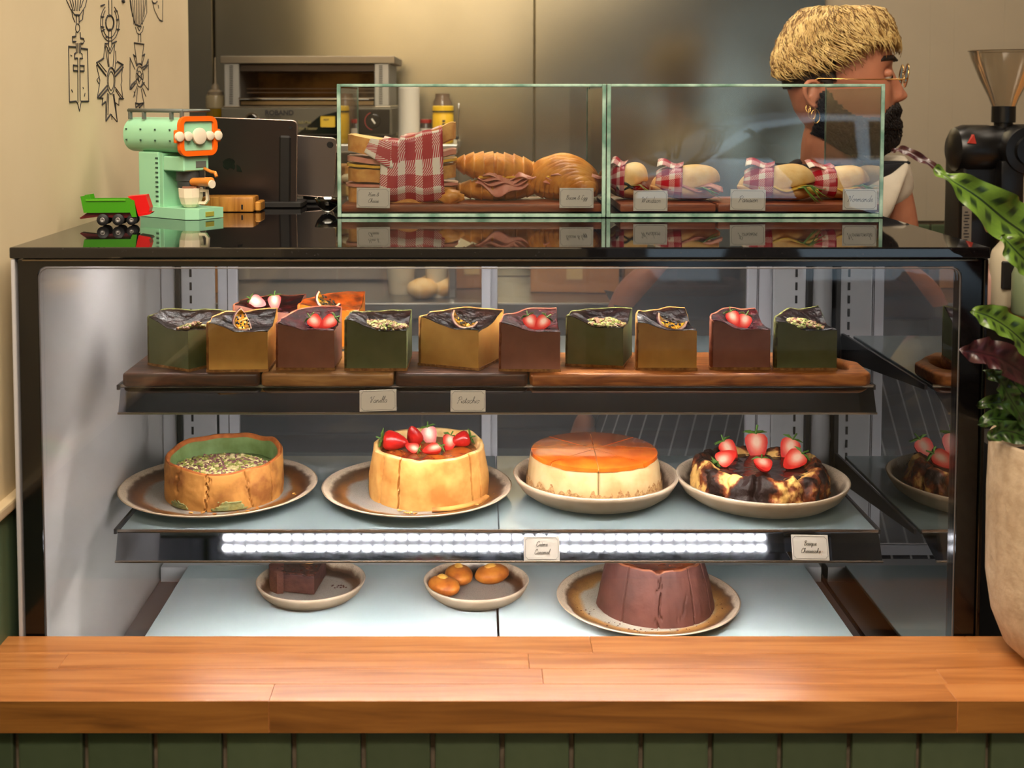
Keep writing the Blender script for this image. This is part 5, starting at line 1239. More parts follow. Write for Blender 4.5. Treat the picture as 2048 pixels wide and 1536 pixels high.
def croissant(px0, px1, pytop, Y, label, flip=1, fold=False, rz=0):
    x0, x1 = at(px0, 400, Y).x, at(px1, 400, Y).x; L_ = (x1 - x0) / 2; H = at(900, pytop, Y).z - ZS
    t = thing('filled_croissant', label, 'croissant', ((x0 + x1) / 2, Y, ZS), rz, group='croissants in the left glass box')
    def shell(zc, hh, d, ridges, off=0, lift=0):
        nu, nv = 120, 26; g = G(); vs = []; fs = []
        for i in range(nu + 1):
            u = lerp(-1, 1, i / nu); env = (max(0, 1 - abs(u) ** 2.3)) ** .62
            ph = (u * ridges + .3); saw = (ph % 1); step = .84 + .16 * (saw if u * 1 < 0 else 1 - saw)
            rr = env * step
            cy = -.022 * (1 - u * u) + .02
            for j in range(nv + 1):
                a = 2 * pi * j / nv
                tw = a + .5 * u
                k = 1 + .03 * nz(u * 7, cos(a) * 2, sin(a) * 2 + off)
                vs.append((u * L_, cy + d * rr * cos(a) * k, max(.0003 + (zc - hh if zc > hh else 0), zc + hh * rr * sin(a) * k + lift * (1 - u) * .5)))
        for i in range(nu):
            for j in range(nv): q = i * (nv + 1) + j; fs.append((q, q + 1, q + nv + 2, q + nv + 1))
        return g.add(vs, fs)
    obj('lower_half', shell(.016, .020, .040, 4, 1), crois_m, t, smooth=True)
    for k in range(4):                                # folded slices of ham
        def hf(u, v, k=k): return (lerp(-.035, .050, u) + .004 * k, -.045 + .010 * v + .006 * sin(u * 9 + k), .030 + .004 * k - .020 * (1 - v) * (1 if k == 0 else .4) * sin(pi * u) + .004 * sin(u * 12 + k * 2))
        solidify(obj('ham', grid(16, 5, hf), ham_m, t, smooth=True), .0016)
    obj('egg' if fold else 'cheese', rbox(-.030, .05, -.040, .02, .036, .040, .0015, 1), egg_m if fold else cheese_m, t)
    if not fold:
        obj('upper_half', shell(.052 + (H - .08) * .5, (H - .030) * .5 + .006, .046, 4.5, 5, .010), crois_m, t, smooth=True)
    else:
        g = G()
        for s_ in range(10):                           # fanned, overlapping layers
            Rx = L_ * (1.0 - .075 * s_); Rz = (H - .012) * (1.0 - .085 * s_)
            pts = [(Rx * cos(R(a)) + .003 * s_ + .002 * nz(a * .05, s_), -.004 - .0055 * s_ - .012 * sin(R(a)), .012 + Rz * sin(R(a)) * (1 - .12 * cos(R(a))) + .003 * nz(a * .04, s_, 3)) for a in range(0, 181, 6)]
            tube(pts, .010, 10, g=g, rf=lambda f: .0105 * (.35 + .65 * sin(pi * min(1, max(0, f)))) + .001)
        obj('upper_half', g.merge(blob(L_ * .9, .030, H * .46, 3, c=(0, .012, H * .48))), crois_m, t, smooth=True)
    return t
croissant(905, 1082, 312, 1.975, 'open croissant with ham folds hanging out, nearer the sandwich')
croissant(1056, 1198, 319, 1.985, 'puffy layered croissant behind the Bacon & Egg card', fold=True)
g = G().merge(blob(.020, .010, .012, 3, lambda p: 1 + .35 * nz(p.x, p.y, p.z, 2.4)), Matrix.Translation((0, 0, .009)))
o = obj('pastry_scrap', g, crois_m, smooth=True); o.location = (at(902, 410, 1.905).x, 1.905, ZS); tag(o, 'broken scrap of croissant at the front of the board', 'pastry scrap')
def roll(px0, px1, pytop, Y, label, seed, wrapside=-1, filling=(), rz=0, darkfill=False, mouth=.45):
    x0, x1 = at(px0, 400, Y).x, at(px1, 400, Y).x; L_ = (x1 - x0) / 2; H = at(1400, pytop, Y).z - ZS - .006
    t = thing('filled_roll', label, 'filled roll', ((x0 + x1) / 2, Y, ZS), rz, group='filled rolls in the right glass box')
    def bun(top):
        def f(p):
            n_ = 1 + .05 * nz(p.x * 1.5 + seed, p.y * 1.5, p.z * 1.5)
            gap = sstep(-.3, 1, p.x) * .020
            if top:
                z = max(p.z, -.10); return Vector((p.x * L_ * n_, p.y * .042 * n_, H * .40 + z * H * .60 * n_ + gap * .6 + (.0 if p.z > -.1 else .002 * p.z)))
            z = min(p.z, .12); return Vector((p.x * L_ * n_ * 1.02, p.y * .042 * n_, H * .36 + z * H * .37 - gap * .25))
        g = blob(1, 1, 1, 4, f)
        zmin = min(v.z for v in g.v)
        if not top:
            for v in g.v: v.z -= zmin
        return g
    obj('bottom_bun', bun(False), roll_m, t, smooth=True); obj('top_bun', bun(True), roll_m, t, smooth=True)
    rn = random.Random(seed); col_ = {'g': lettuce_m, 'h': ham_m, 'e': egg_m, 'd': dk_m, 'c': cheese_m}
    for k, c in enumerate(filling):
        xo = L_ * (.35 + .5 * rn.random()); zz = H * (.36 + .03 * k)
        if c == 'g':
            g = G(); 
            for q in range(3):
                a = rn.uniform(-.5, .9); pts = [(xo - .02, -.035 + .004 * q, zz), (xo, -.044 - .002 * q, zz + .004), (xo + .016 * cos(a), -.047, zz - .012 * sin(a + .6)), (xo + .028 * cos(a), -.045, zz - .022 * sin(a + .6))]
                tube(pts, .0045, 6, g=g, flat=.25, rf=lambda f: .0048 * sin(pi * min(.96, f + .12)))
            obj('leaves', g, lettuce_m, t, smooth=True)
        else:
            def hf(u, v, k=k): return (lerp(-L_ * .5, L_ * 1.02, u), -.043 + .014 * v + .002 * sin(u * 9 + k), H * .38 + .0025 * k + .0035 * sin(u * 11 + seed + k) - .006 * (1 - v) * u)
            solidify(obj({'h': 'ham', 'e': 'egg', 'd': 'grilled_vegetable', 'c': 'cheese'}[c], grid(18, 5, hf), col_[c], t, smooth=True), .003)
    # paper band
    u0, u1 = (-.85, -.10) if wrapside < 0 else (.1, .8)
    def band(u, v):
        uu = lerp(u0, u1, u) + .12 * (v - .5); r = math.sqrt(max(.02, 1 - uu * uu)); a = lerp(R(-60), R(215), v)
        hh = H * .52
        return (uu * L_, -.0455 * r * cos(a) * 1.04, max(.001, H * .48 + hh * r * sin(a) * 1.08 + .002 + .0018 * sin(v * 14 + u * 3)))
    g = grid(14, 36, band); g.uv = [(u * 2.0, v * 7) for u, v in g.uv]; solidify(obj('gingham_wrap', g, ging_m, t, smooth=True), .0006)
    def fl(u, v): return (lerp(u0, u1, u) * L_ + .004 * v, -.012 - .016 * (1 - v) + .03 * v, H * 1.02 + .010 * v * (1 - .6 * u) + .003 * sin(u * 7))
    g = grid(8, 4, fl); g.uv = [(u * 2, v * .7) for u, v in g.uv]; solidify(obj('paper_flap', g, ging_m, t, smooth=True), .0006)
    return t
roll(1214, 1296, 322, 1.985, 'short roll with dark grilled vegetables next to the dividing glass edge', 3, filling=('d', 'g', 'd'), rz=R(-8))
roll(1302, 1438, 326, 1.965, 'floury roll with ham and rocket behind the Windsor card', 4, filling=('g', 'h', 'h'), rz=R(-6))
roll(1478, 1628, 325, 1.960, 'floury roll in pink gingham with long green leaves, behind the Parisien card', 5, filling=('g', 'e', 'g'), rz=R(-10))
roll(1598, 1736, 328, 1.985, 'floury roll with yellow egg at its right end, behind the Normande card', 6, filling=('h', 'e', 'g'))

# ------------------------------------------------------------------ things on the left of the case top
ZTt = ZT + .0006
mint_m = mat('mint_plastic', (150, 206, 170), rough=.3, spec=.5); orange_m = mat('orange_plastic', (236, 98, 12), rough=.35); greyp_m = mat('grey_plastic', (92, 98, 92), rough=.4)
cream_m = mat('cream_plastic', (226, 212, 188), rough=.35); cop_m = mat('copper_plastic', (206, 128, 50), rough=.3); dkgrey_m = mat('dark_grey_plastic', (56, 60, 60), rough=.4)
def toy_machine():
    base = onz(345, 432, ZTt); s = base.y / F * 1.0
    t = thing('toy_espresso_machine', 'mint green toy brick espresso machine with an orange rimmed front', 'toy', (base.x, base.y, ZTt), 0)
    # machine axis: the front face looks right and a little towards the viewer
    rot = Matrix.Rotation(R(-36), 4, 'Z')                # local +x = machine front
    def add(name, g, m, par=t, **k): return obj(name, G().merge(g, rot), m, par, **k)
    k = s
    def px(v): return v * s
    add('base', extrude_poly([(-.052, -.036), (.070, -.036), (.088, -.020), (.088, .036), (-.052, .036)], 'z', 0, .019), mint_m)
    add('column', rbox(-.062, -.006, -.031, .031, .018, .120, .003, 2), mint_m)
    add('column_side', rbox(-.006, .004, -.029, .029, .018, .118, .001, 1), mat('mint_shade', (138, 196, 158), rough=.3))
    g = G()
    for i in range(10): box(-.014, -.007, -.0318, -.0312, .028 + i * .0088, .031 + i * .0088, g=g)
    add('vent_slot', g, mat('slot_dark', (44, 70, 58), rough=.6), kind='stuff')
    sec = rrect(-.040, .040, .119, .183, .028, 8)
    add('boiler', extrude_poly(sec, 'x', -.092, .060), mint_m, smooth=True, angle=35)
    add('boiler_back_cap', extrude_poly(rrect(-.036, .036, .124, .178, .024, 8), 'x', -.097, -.092), mint_m, smooth=True, angle=35)
    for zz in (.140, .160):
        g = G()
        for xx in (-.085, -.045, -.005, .035): box(xx, xx + .004, -.0408, -.0400, zz, zz + .003, g=g)
        add('stud_marks', g, mat('slot_dark', (44, 70, 58)), kind='stuff')
    ring_o = rrect(-.043, .043, .114, .186, .016, 5); ring_i = rrect(-.034, .034, .123, .177, .006, 5)
    g = G(); n = len(ring_o)
    g.add([(x, y, z) for x in (.060, .068) for (y, z) in ring_o] + [(x, y, z) for x in (.060, .068) for (y, z) in ring_i],
          [f for i in range(n) for j in [(i + 1) % n] for f in ((n + i, n + j, 3 * n + j, 3 * n + i), (i, j, n + j, n + i), (2 * n + i, 3 * n + i, 3 * n + j, 2 * n + j))])
    add('orange_front_rim', g, orange_m)
    for yy in (-.046, .046): add('rim_bump', rbox(.060, .067, yy - .006, yy + .006, .138, .162, .003, 2), orange_m)
    add('front_plate', rbox(.058, .064, -.034, .034, .123, .177, .001, 1), mint_m)
    for yy, r in ((-.045, .009), (-.026, .0085), (0, .015), (.024, .0085), (.043, .009)):
        g = G().merge(lathe([(r, 0), (r, .005), (r * .8, .006), (.0004, .006)], 18), Matrix.Translation((.066, yy, .150)) @ Matrix.Rotation(pi / 2, 4, 'Y')); add('dial', g, cream_m, smooth=True, angle=40)
    add('group_head', rbox(.004, .060, -.029, .029, .086, .113, .002, 1), mint_m); add('name_tile', rbox(.060, .0610, -.002, .022, .092, .104, .0004, 1), greyp_m)
    add('name_tile', rbox(.0882, .0890, -.006, .014, .004, .013, .0004, 1), mat('yellow_tile', (150, 150, 60), rough=.4))
    g = G().merge(lathe([(.017, .052), (.019, .056), (.019, .066), (.021, .068), (.021, .086)], 20), Matrix.Translation((.036, 0, 0))); add('brew_cylinder', g, dkgrey_m, smooth=True, angle=40)
    g = G().merge(lathe([(.0035, 0), (.0075, .004), (.0078, .034), (.0085, .037), (.0085, .052), (.0065, .053)], 16), Matrix.Translation((.050, -.004, .066)) @ Matrix.Rotation(pi / 2 - .04, 4, 'Y')); add('portafilter_handle', g, cop_m, smooth=True, angle=40)
    add('portafilter_tip', G().merge(lathe([(.0075, 0), (.0075, .003), (.0003, .003)], 16), Matrix.Translation((.1025, -.004, .064)) @ Matrix.Rotation(pi / 2, 4, 'Y')), cream_m)
    add('steam_arm', tube([(.058, .018, .090), (.075, .020, .084), (.088, .018, .083), (.094, .016, .076)], .0032, 8), cop_m, smooth=True)
    # grey rail on top
    add('top_rail', tube([(-.088, -.030, .196), (.060, -.030, .196)], .0038, 8), greyp_m, smooth=True); add('top_rail', tube([(-.088, .030, .196), (.060, .030, .196), (.060, -.030, .196)], .003, 8), greyp_m, smooth=True)
    for xx in (-.084, -.045, .030, .058): add('rail_post', rbox(xx - .003, xx + .003, -.033, -.027, .180, .196, .0005, 1), greyp_m)
    c = thing('toy_brick_cup', 'cream toy brick cup standing on the base of the toy machine', 'toy', t.location + rot @ Vector((.048, -.004, .0195)), 0)
    obj('cup', G().merge(lathe([(.012, 0), (.0175, .006), (.0215, .018), (.0225, .034), (.0200, .0345), (.019, .020), (.0005, .012)], 10), rot), cream_m, c)
    obj('handle', G().merge(tube([(.020, 0, .030), (.034, 0, .030), (.035, 0, .014), (.030, 0, .008), (.016, 0, .008)], .0035, 4), Matrix.Rotation(R(-20), 4, 'Z')), cream_m, c)
    obj('coffee_plate', rbox(-.012, .014, -.014, .014, .033, .0375, .0005, 1), mat('brown_tile', (136, 92, 70), rough=.4), c)
    t.scale = (.86, .86, .84); c.location = t.location + rot @ Vector((.048 * .86, -.004 * .86, .0198 * .84)); c.scale = (.86, .86, .86); t.location.x += .004; c.location.x += .004
toy_machine()
def toy_truck():
    b = onz(226, 451, ZTt); s = b.y / F
    t = thing('toy_dump_truck', 'small green and red toy dump truck beside the toy machine', 'toy', (b.x, b.y + .012, ZTt), R(4))
    gr = mat('green_plastic', (58, 136, 12), rough=.35); rd = mat('red_plastic', (196, 10, 14), rough=.3); drk = mat('dark_red', (88, 14, 20), rough=.4)
    def q(px, py): return ((px - 226) * s, (451 - py) * s)
    def pl(pts, y0, y1, m, name): obj(name, extrude_poly([q(*p) for p in pts], 'y', y0, y1), m, t)
    pl([(162, 392), (180, 389), (182, 398), (252, 398), (258, 397), (268, 401), (272, 434), (263, 434), (259, 425), (168, 425)], -.013, -.011, gr, 'tipper_side')
    pl([(162, 392), (180, 389), (182, 398), (252, 398), (258, 397), (268, 401), (272, 434), (263, 434), (259, 425), (168, 425)], .011, .013, gr, 'tipper_side')
    pl([(168, 423), (259, 423), (259, 425), (168, 425)], -.011, .011, gr, 'tipper_floor'); pl([(255, 398), (258, 397), (263, 424), (259, 424)], -.011, .011, gr, 'tipper_front'); pl([(162, 393), (165, 393), (171, 424), (168, 424)], -.011, .011, gr, 'tipper_back')
    pl([(173, 398), (251, 398), (251, 401), (173, 401)], -.0145, -.013, mat('green_lip', (84, 164, 26), rough=.35), 'tipper_rim')
    obj('cab', G().merge(extrude_poly([q(*p) for p in [(254, 393), (290, 390), (298, 416), (295, 428), (275, 432), (268, 403)]], 'y', -.012, .012)), rd, t)
    pl([(275, 427), (301, 425), (298, 429), (276, 433)], -.013, .013, rd, 'bumper')
    pl([(158, 436), (172, 426), (262, 426), (262, 434), (240, 438), (200, 433), (160, 438)], -.008, .008, drk, 'chassis')
    for x in (205.5, 236, 261):
        for y in ((-.014, .010) if x < 250 else (-.008, .008)):
            xx, zz = q(x, 441.5 if x < 250 else 441)
            r = .0085 if x < 250 else .0075
            g = G().merge(lathe([(r * .35, 0), (r * .5, -.0008), (r * .85, 0), (r, .001), (r, .005), (r * .85, .006), (.0003, .006)], 24), Matrix.Translation((xx, y - .002, r)) @ Matrix.Rotation(-pi / 2, 4, 'X'))
            wv = obj('wheel', g, mat('tyre', (22, 22, 24), rough=.6), t, smooth=True, angle=40)
            obj('hub', G().merge(lathe([(.0003, 0), (r * .3, -.0012), (r * .42, -.0005), (r * .42, .001)], 16), Matrix.Translation((xx, y - .002, r)) @ Matrix.Rotation(-pi / 2, 4, 'X')), mat('hub_grey', (132, 128, 124), rough=.4), wv)
toy_truck()
# tablets seen from behind
tab_m = mat('space_grey', (66, 58, 56), rough=.32, metal=.8); tabs_m = mat('silver_tablet', (120, 112, 108), rough=.3, metal=.8); tabe_m = mat('tablet_edge', (190, 170, 160), rough=.25, metal=.9)
def tablet(name, label, px0, px1, py0, py1, Y, lean, m, cam, logo=None, sh=0):
    a, b = at(px0, py1, Y), at(px1, py0, Y); w_ = (b.x - a.x) / 2; h_ = (b.z - a.z)
    t = thing(name, label, 'tablet', ((a.x + b.x) / 2, Y + .02, a.z)); 
    mt = Matrix.Rotation(R(-lean), 4, 'X') @ Matrix.Shear('XZ', 4, (0, 0)) @ Matrix.Rotation(R(sh), 4, 'Y')
    g = extrude_poly(rrect(-w_, w_, 0, h_, .009, 5), 'y', 0, .006)
    obj('shell', G().merge(g, mt), m, t, smooth=True, angle=30)
    obj('bright_edge', G().merge(tube([(x, 0, z) for x, z in rrect(-w_ + .0003, w_ - .0003, .0003, h_ - .0003, .009, 5)], .0009, 5, True), mt), tabe_m, t, smooth=True)
    g = G().merge(lathe([(.0003, .0012), (cam, .0012), (cam * 1.1, 0)], 16), mt @ Matrix.Translation((w_ - .011, -.0002, h_ - .012)) @ Matrix.Rotation(pi / 2, 4, 'X')); obj('camera_lens', g, blackm_m, t)
    return t, mt, w_, h_
t, mt, w_, h_ = tablet('tablet', 'large dark grey tablet standing back towards the viewer, with a black fruit emblem', 405, 588, 236, 409, 2.02, -8, tab_m, .0028, sh=2.2)
ap = [(0, .62), (.18, .74), (.42, .72), (.62, .56), (.48, .36), (.46, .08), (.66, -.14), (.50, -.52), (.24, -.76), (0, -.66), (-.24, -.76), (-.52, -.46), (-.68, .0), (-.60, .42), (-.36, .70), (-.14, .72)]
g = extrude_poly([(x * .015, z * .014) for x, z in ap], 'y', 0, .0005); lf = extrude_poly([(.02 * .6, .013), (.026 * .5, .022), (.004, .0185), (0, .0125)], 'y', 0, .0005)
em = obj('emblem', G().merge(g, mt @ Matrix.Translation((-.0 + at(452, 330, 2.02).x - at(496, 330, 2.02).x, -.0007, h_ * .46)) @ Matrix.Rotation(R(90), 4, 'Y')), mat('emblem_black', (12, 11, 11), rough=.2), t)
obj('emblem_leaf', G().merge(lf, mt @ Matrix.Translation((-.0 + at(452, 330, 2.02).x - at(496, 330, 2.02).x, -.0007, h_ * .46)) @ Matrix.Rotation(R(90), 4, 'Y')), mat('emblem_black', (12, 11, 11)), t)
obj('stand_arm', G().merge(rbox(w_ - .030, w_ - .010, -.003, .018, -.02, h_ * .82, .003, 1), mt), blackm_m, t)
obj('stand_foot', rbox(-.045, w_ + .010, -.01, .055, -.0005 - (t.location.z - ZTt), .006 - (t.location.z - ZTt) + .004, .002, 1), blackm_m, t)
obj('stand_neck', rbox(w_ - .045, w_ - .005, .0, .03, .003 - (t.location.z - ZTt), .03, .003, 1), blackm_m, t)
t, mt, w_, h_ = tablet('small_tablet', 'smaller silver tablet standing behind the dark one', 560, 664, 272, 394, 2.10, -7, tabs_m, .0052, sh=4)
obj('stand_foot', rbox(-.03, .04, -.005, .05, -(t.location.z - ZTt), .006 - (t.location.z - ZTt), .002, 1), blackm_m, t); obj('stand_neck', rbox(-.01, .03, .01, .02, -(t.location.z - ZTt) + .004, .05, .002, 1), blackm_m, t)
c = onz(470, 424, ZTt)
o = thing('wooden_block', 'low honey-coloured wooden block behind the toy cup', 'wood block', (c.x, c.y, ZTt))
blk = woodmat('honey_wood', (150, 96, 30), (186, 128, 52), (204, 150, 70), stretch=(90, 60, 8), rough=.4)
obj('body', rbox(-.055, .030, 0, .05, 0, .024, .003, 2), blk, o, smooth=True, angle=40); obj('end_block', rbox(.0305, .040, .008, .05, 0, .016, .002, 1), blk, o); obj('slot', rbox(.010, .013, -.0006, .01, .004, .012, .0004, 1), blackm_m, o)
c = onz(655, 424, ZTt)
o = obj('small_glass_bowl', lathe([(.003, 0), (.008, .0015), (.017, .012), (.021, .022), (.0205, .0225), (.016, .013), (.007, .003), (.0005, .0025)], 32), glassmat('bowl_glass', (.9, .92, .92), ior=1.5, boost=2), smooth=True)
o.location = (c.x, c.y, ZTt); tag(o, 'small clear glass bowl between the tablets and the glass box', 'bowl')

# ------------------------------------------------------------------ kitchen behind
bench = struct('kitchen_bench', rbox(-1.28, 1.45, 2.86, YB - .02, .86, .90, .004).merge(box(-1.28, 1.45, 2.90, YB - .03, .0, .12)), steel2_m, 'stainless steel bench along the back wall', 'bench')
for i, (a, b) in enumerate(((-1.26, -.70), (-.695, -.14), (-.135, .42), (.425, .98), (.985, 1.44))):
    d = obj('cupboard_door', rbox(a, b, 2.90, 2.915, .13, .855, .003, 1), mat('dark_cupboard', (58, 60, 66), rough=.35, metal=.4), bench)
    obj('handle', tube([(a + .05, 2.885, .80), (b - .05, 2.885, .80)], .006, 8), steel2_m, d, smooth=True)
YT = 2.93
zsh = at(700, 288, YT).z
sh = thing('steel_riser_shelf', 'stainless riser shelf carrying the toaster grill', 'shelf', (-.2, YT, .90))
obj('top', rbox(-.74, -.050, YT - .02, YB - .03, zsh - .02, zsh - .0005, .003, 1), steel2_m, sh, world=True)
obj('front_panel', rbox(-.72, -.07, YT + .26, YT + .27, .905, zsh - .021, .002, 1), mat('dull_steel', (150, 140, 126), rough=.45, metal=.6), sh, world=True)
for x in (-.73, -.075): obj('leg', rbox(x, x + .02, YT - .01, YT + .01, .901, zsh - .021, .003, 1), steel2_m, sh, world=True)
def toaster():
    a = at(440, 282, YT); t = thing('toaster_grill', 'stainless open toaster grill with a control panel and black dial', 'toaster', (at(615, 282, YT).x, YT, zsh))
    def q(px, py): p = at(px, py, YT); return (p.x, p.z)
    def pb(name, x0, x1, y0, y1, d0, d1, m, par=t, **k):
        (a, zb), (b, zt) = q(x0, y1), q(x1, y0); return obj(name, rbox(a, b, YT + d0, YT + d1, zb, zt, .0015, 1), m, par, world=True, **k)
    body_m = mat('toaster_steel', (150, 140, 122), rough=.3, metal=.9)
    pb('top_plate', 441, 790, 112, 127, -.004, .26, body_m); pb('left_end', 449, 478, 127, 214, .0, .26, mat('side_steel', (160, 158, 150), rough=.4, metal=.7)); pb('right_end', 749, 778, 127, 212, .0, .26, MATS['side_steel'])
    pb('roof_lining', 478, 749, 127, 142, .01, .26, mat('dark_steel', (70, 60, 50), rough=.35, metal=.8)); pb('back_plate', 478, 749, 127, 214, .25, .26, mat('toasted_steel', (120, 84, 40), (60, 38, 18), scale=14, rough=.35, metal=.7))
    pb('tray', 478, 749, 195, 199, -.01, .24, chrome_m); pb('lower_tray', 480, 748, 201, 211, .004, .24, mat('tray_steel', (150, 130, 100), rough=.2, metal=.9)); pb('floor_plate', 446, 782, 212, 216, -.004, .26, body_m)
    for z in (184, 176): pb('element', 480, 748, z, z + 2, .08, .085, mat('element', (120, 100, 80), rough=.4, metal=.5))
    for x0 in (459, 758):
        g = G()
        for i in range(22):
            (a_, z_) = q(x0, 131 + i * 3.6); box(a_, a_ + .0085, YT - .0012, YT, z_ - .0018, z_, g=g)
        obj('vent_slots', g, blackm_m, t, world=True, kind='stuff')
    cp = pb('control_panel', 444, 783, 216, 270, -.006, .26, mat('panel_grey', (92, 88, 76), rough=.4, metal=.5))
    (x0, z0), (x1, z1) = q(447, 268), q(780, 219)
    pl = extrude_poly([(q(595, 250)[0], z0), (x1, z0), (x1, z1), (q(690, 222)[0], z1), (q(640, 232)[0], q(640, 232)[1])], 'y', YT - .0075, YT - .006); obj('black_face', pl, black_m, cp)
    for n_, (x, y, r, m) in {'timer_knob': (505, 240, .014, black_m), 'heat_dial': (748, 242, .017, black_m)}.items():
        xx, zz = q(x, y); k = obj(n_, G().merge(lathe([(r * 1.15, 0), (r * 1.15, .002), (r, .002), (r * .9, .010), (.0004, .010)], 24), Matrix.Translation((xx, YT - .006, zz)) @ Matrix.Rotation(pi / 2, 4, 'X')), m, cp, smooth=True, angle=40)
        if n_ == 'timer_knob': obj('chrome_ring', G().merge(lathe([(r * 1.3, 0), (r * 1.3, .003), (r * 1.15, .003)], 24), Matrix.Translation((xx, YT - .006, zz)) @ Matrix.Rotation(pi / 2, 4, 'X')), chrome_m, cp)
        else:
            obj('pointer', G().merge(box(-.0018, .0018, -.0012, 0, -.007, .007), Matrix.Translation((xx, YT - .0162, zz)) @ Matrix.Rotation(R(-35), 4, 'Y')), mat('white_mark', (220, 216, 200), rough=.5), cp)
            obj('red_scale', tube([(xx + r * 1.25 * cos(R(a)), YT - .0078, zz + r * 1.25 * sin(R(a))) for a in range(110, 261, 10)], .0009, 4), mat('red_mark', (170, 40, 34), rough=.5), cp)
    yl = pb('yellow_sticker', 642, 671, 232, 254, -.0085, -.0075, mat('yellow_sticker', (190, 160, 40), rough=.5), cp)
    def text(s, px, py, size, m, bold=.0):
        cu = bpy.data.curves.new('t', 'FONT'); cu.body = s; cu.size = size; cu.extrude = .0003; cu.align_x = 'LEFT'; cu.offset = bold
        o = bpy.data.objects.new('lettering', cu); col.objects.link(o); xx, zz = q(px, py); o.data.materials.append(m)
        o.rotation_euler = (pi / 2, 0, 0); o.location = (xx, YT - .0085, zz)
        bpy.context.view_layer.update(); dgp = bpy.context.evaluated_depsgraph_get(); me = bpy.data.meshes.new_from_object(o.evaluated_get(dgp))
        me.transform(o.matrix_world); bpy.data.objects.remove(o); o = bpy.data.objects.new('lettering', me); col.objects.link(o); o.parent = cp; o.matrix_parent_inverse = Matrix.Identity(4); return o
    text('ROBAND', 531, 230, .0165, ink_m, .0004); text('The Chef\'s Own', 533, 234.5, .0055, ink_m); gy = mat('gold_text', (120, 112, 70), rough=.6)
    text('Sali-Mel', 597, 247, .010, gy, .0002); text('Griller Toaster', 590, 259, .009, gy, .0002); text('HOT', 648, 241, .006, ink_m, .0002)
    for x in (460, 765): pb('foot', x - 8, x + 8, 270, 281, .01, .05, blackm_m)
    pb('under_body', 448, 780, 270, 277, .02, .24, blackm_m)
toaster()
def lathed(name, label, cat, px, py, Y, parts, z=None, scale=1):
    p = at(px, py, Y); t = thing(name, label, cat, (p.x, Y, zsh if z is None else z))
    for n_, prof, m in parts: obj(n_, lathe([(a * scale, b * scale) for a, b in prof], 32), m, t, smooth=True, angle=40)
    return t
oil_m = mat('olive_oil', (122, 96, 14), rough=.15, coat=.5); clearp_m = mat('clear_plastic', (150, 136, 104), rough=.3)
lathed('oil_squeeze_bottle', 'squeeze bottle half full of olive oil left of the toaster grill', 'bottle', 431, 200, 2.98, [('oil', [(.0230, 0), (.0235, .004), (.0235, .085), (.001, .086)], oil_m), ('bottle', [(.0238, .086), (.0238, .112), (.022, .117), (.018, .118)], clearp_m),
    ('cap', [(.019, .118), (.019, .126), (.014, .129), (.010, .131), (.009, .140), (.0025, .148), (.0016, .20), (.0012, .21)], mat('cap_plastic', (126, 112, 90), rough=.4))])
t = lathed('paper_roll', 'upright white paper roll right of the toaster grill', 'paper roll', 818, 230, 3.0, [('paper', [(.024, 0), (.0265, .001), (.0265, .1355), (.024, .137), (.010, .137), (.009, .12)], mat('white_paper', (206, 200, 186), rough=.8))])
t = lathed('yellow_spread_jar', 'yellow labelled jar standing on the riser shelf', 'jar', 886, 230, 3.0, [('label', [(.025, 0), (.026, .002), (.026, .070), (.0245, .073)], mat('yellow_label', (222, 176, 20), rough=.5)), ('lid', [(.025, .073), (.0262, .0735), (.0262, .090), (.024, .0915), (.0003, .0915)], mat('yellow_lid', (226, 184, 24), rough=.4)), ('band', [(.0264, .0755), (.0266, .0755), (.0266, .0795), (.0264, .0795)], blackm_m)])
g = G(); [box(-.001 + .0, .006, -.0272, -.0262, .012 + k * .008, .017 + k * .008, g=g) for k in range(6)]
obj('printed_marks', g, ink_m, t, kind='stuff'); obj('red_mark', rbox(.012, .020, -.0245, -.0215, .030, .045, .0004, 1), mat('red_mark', (170, 40, 34)), t)
lathed('small_dark_jar', 'small dark jar with a red lid between the paper roll and the yellow jar', 'jar', 852, 255, 3.02, [('jar', [(.013, 0), (.015, .002), (.015, .045), (.013, .049)], mat('dark_jar', (50, 40, 36), rough=.3)), ('label', [(.0153, .012), (.0154, .036)], mat('white_label', (190, 182, 170), rough=.6)), ('lid', [(.0145, .049), (.0147, .058), (.0003, .0585)], mat('red_lid', (150, 28, 26), rough=.4))])
lathed('glass_jar', 'clear glass jar behind the yellow jar', 'jar', 885, 210, 3.12, [('glass', [(.022, 0), (.024, .004), (.024, .10), (.018, .112), (.018, .122)], mat('jar_glass', (112, 92, 74), rough=.1))])
t = thing('hanging_ladle', 'thin steel utensil hanging by the yellow jar', 'utensil', (at(916, 240, 2.99).x, 2.99, at(916, 300, 2.99).z)); obj('rod', tube([(0, 0, 0), (-.002, 0, .05), (.001, 0, .10), (.002, 0, .115)], .0018, 6), steel2_m, t, smooth=True); obj('hook_ball', blob(.005, .005, .005, 2, c=(-.003, 0, .03)), blackm_m, t, smooth=True)
